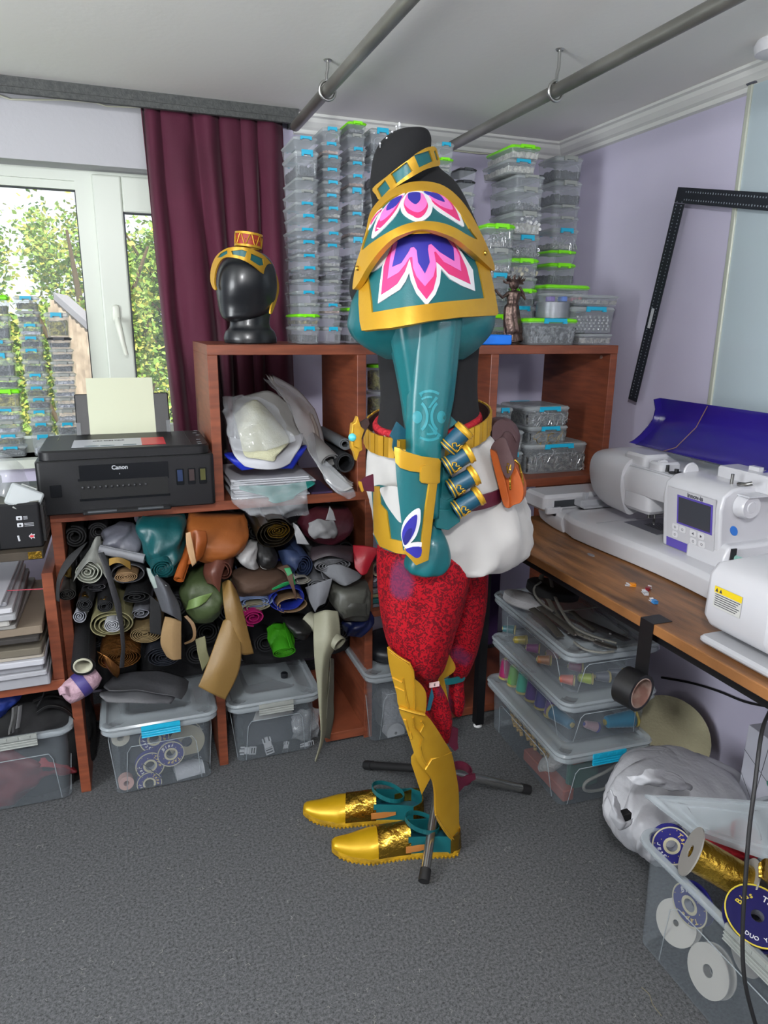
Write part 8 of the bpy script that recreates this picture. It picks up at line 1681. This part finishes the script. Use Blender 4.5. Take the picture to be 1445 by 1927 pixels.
mb = MB(); mb.hollow(.058, .0555, -.001, .001, Ms, 48); mb.out('yellow_rim', mat('print_yellow', '#c4b13a', .5), sc)
spool('bias_tape_spool', 'navy bias tape spool standing at the back left of the corner box', PZ(1262, 1588, .26), (-.5, -.8, .3), .042, '#8d909a', .03, .02, NAVY, txt=Tx, hole=.3, group='spools in the corner box')
spool('bias_tape_spool', 'navy bias tape spool pressed against the side of the corner box', Vector((kx0 + .055, .93, .19)), (-1, -.1, .1), .045, '#8d909a', .03, .02, NAVY, txt=Tx2, hole=.3, group='spools in the corner box')
gspool(Vector((kx0 + .05, .955, .12)), (-1, -.2, .35), .048, .02, '#77746c', 'white cardboard spool leaning inside the corner box', fl='#b3b1aa', hole=.14)
gspool(Vector((kx0 + .055, .86, .085)), (-1, 0, .3), .052, .02, '#77746c', 'white cardboard spool at the bottom with a dark hole', fl='#b5b3ac', hole=.24)
gspool(Vector((kx0 + .10, .80, .19)), (-1, .3, .2), .055, .05, '#8f8878', 'silvery ribbon spool in the middle of the corner box', rw=.85, metal=.4)
gspool(Vector((kx0 + .15, .70, .16)), (.3, -1, .2), .05, .06, '#54565c', 'dark grey ribbon spool deep in the corner box')
gspool(Vector((kx0 + .10, .66, .09)), (-1, .3, .1), .045, .03, '#8d909a', 'grey ribbon spool near the bottom of the corner box', fl='#2a2a70')
gspool(PZ(1425, 1675, .27), (1, -.4, .1), .05, .08, '#8e9096', 'silver lurex ribbon spool beside the navy disc', rw=.85, metal=.6)
gspool(PZ(1378, 1588, .30), (.2, -.6, .75), .04, .08, '#9c1620', 'bright red ribbon spool under the leaning lid', fl='#9c1620', rw=.9)
mb = MB(); mb.lathe([(.001, 0), (.03, .004), (.036, .05), (.03, .10), (.001, .104)], frame_to((kx0 + .09, .62, .03), (.3, 1, .1)), 20); mb.out('ribbon_bundle', fab('#8c1626', .5), label='red ribbon bundle at the bottom of the corner box', cat='ribbon', smooth=60)
mb = MB(); mb.lathe([(.001, 0), (.03, .006), (.034, .03), (.02, .055), (.001, .058)], frame_to((kx0 + .06, .56, .06), (-.3, 1, .2)), 20); mb.out('ribbon_bundle', mat('lilac_rib', '#8c78a8', .5, bump=.8, bscale=60), label='lilac satin ribbon bundle at the bottom of the corner box', cat='ribbon', smooth=60)
cloth('gold_ribbon', [[(1428, 1625, .80), (1445, 1618, .80), (1470, 1640, .80)], [(1426, 1650, .79), (1442, 1660, .78), (1475, 1700, .79)]], FOIL, None, amp=.004, label='loose gold ribbon ends at the right edge of the corner box', cat='ribbon')
ll = thing('box_lid', 'clear box lid leaning over the white bag and the corner box', 'lid', PZ(1330, 1560, .34))
a, b_, c, d = Vector((1.02, 1.22, .335)), Vector((1.04, .80, .30)), Vector((1.44, .78, .42)), Vector((1.45, 1.24, .44))
a, b_, c, d = PZ(1215, 1496, .34), PZ(1300, 1562, .335), PZ(1500, 1632, .36), PZ(1470, 1510, .40)
nrm = (b_ - a).cross(d - a).normalized(); nrm = nrm if nrm.z > 0 else -nrm
def bil(u, v): return a * (1 - u) * (1 - v) + b_ * u * (1 - v) + c * u * v + d * (1 - u) * v
def fr_(k, up): return [bil(u, v) + nrm * up for u, v in smoothpts([Vector(p) for p in ((k, k + .08), (k, 1 - k - .08), (k + .08, 1 - k), (1 - k - .08, 1 - k), (1 - k, 1 - k - .08), (1 - k, k + .08), (1 - k - .08, k), (k + .08, k))], 3, True)]
mb = MB(); mb.rings([fr_(.03, -.012), fr_(0, -.012), fr_(0, .0), fr_(.02, .004), fr_(.06, .004), fr_(.07, -.002), fr_(.16, -.002), fr_(.18, .003), fr_(.24, .003), fr_(.25, -.001)]); mb.out('lid_shell', BOXL, ll, smooth=50, fix=False)
# black cable hanging on the right
mb = MB(); mb.tube(smoothpts([P(x, y, Y) for x, y, Y in ((1470, 1300, .95), (1445, 1345, .86), (1432, 1385, .78), (1420, 1480, .74), (1410, 1560, .72), (1403, 1650, .70), (1397, 1760, .68), (1402, 1850, .66), (1425, 1940, .64), (1440, 1990, .64))], 5), .0034, 10)
mb.out('power_cable', RUB, label='black power cable hanging down in front of the corner box', cat='cable', smooth=60)
mb = MB(); mb.tube(smoothpts([PX(x, y, XR - .008) for x, y in ((1245, 1275, ), (1300, 1285), (1350, 1300), (1400, 1320), (1445, 1330), (1480, 1340))], 4), .004, 8); mb.out('power_cable', RUB, label='black cable running along the wall under the table', cat='cable', smooth=60)
# lint and threads on the carpet
rd = random.Random(31); mb = MB()
for k in range(170):
    px_, py_ = rd.uniform(0, 1240), rd.uniform(1480, 1925); p = PZ(px_, py_, .002)
    if p.y > 1.95: continue
    a = rd.uniform(0, 6.28); L = rd.uniform(.002, .007); mb.tube([p, p + Vector((cos(a) * L, sin(a) * L, .0008)), p + Vector((cos(a + .8) * L * 1.8, sin(a + .8) * L * 1.8, 0))], .0004, 4)
mb.out('lint', mat('lint', '#8f8f8a', .9), label='pale lint and thread ends scattered over the dark carpet', cat='lint', kind='stuff')
mb = MB(); mb.tube(smoothpts([PZ(x, y, .002) for x, y in ((1207, 1858), (1222, 1872), (1228, 1890), (1245, 1912))], 5), .0007, 5); mb.out('thread_end', fab('#8d8260'), label='curly beige thread lying on the carpet near the corner box', cat='thread')
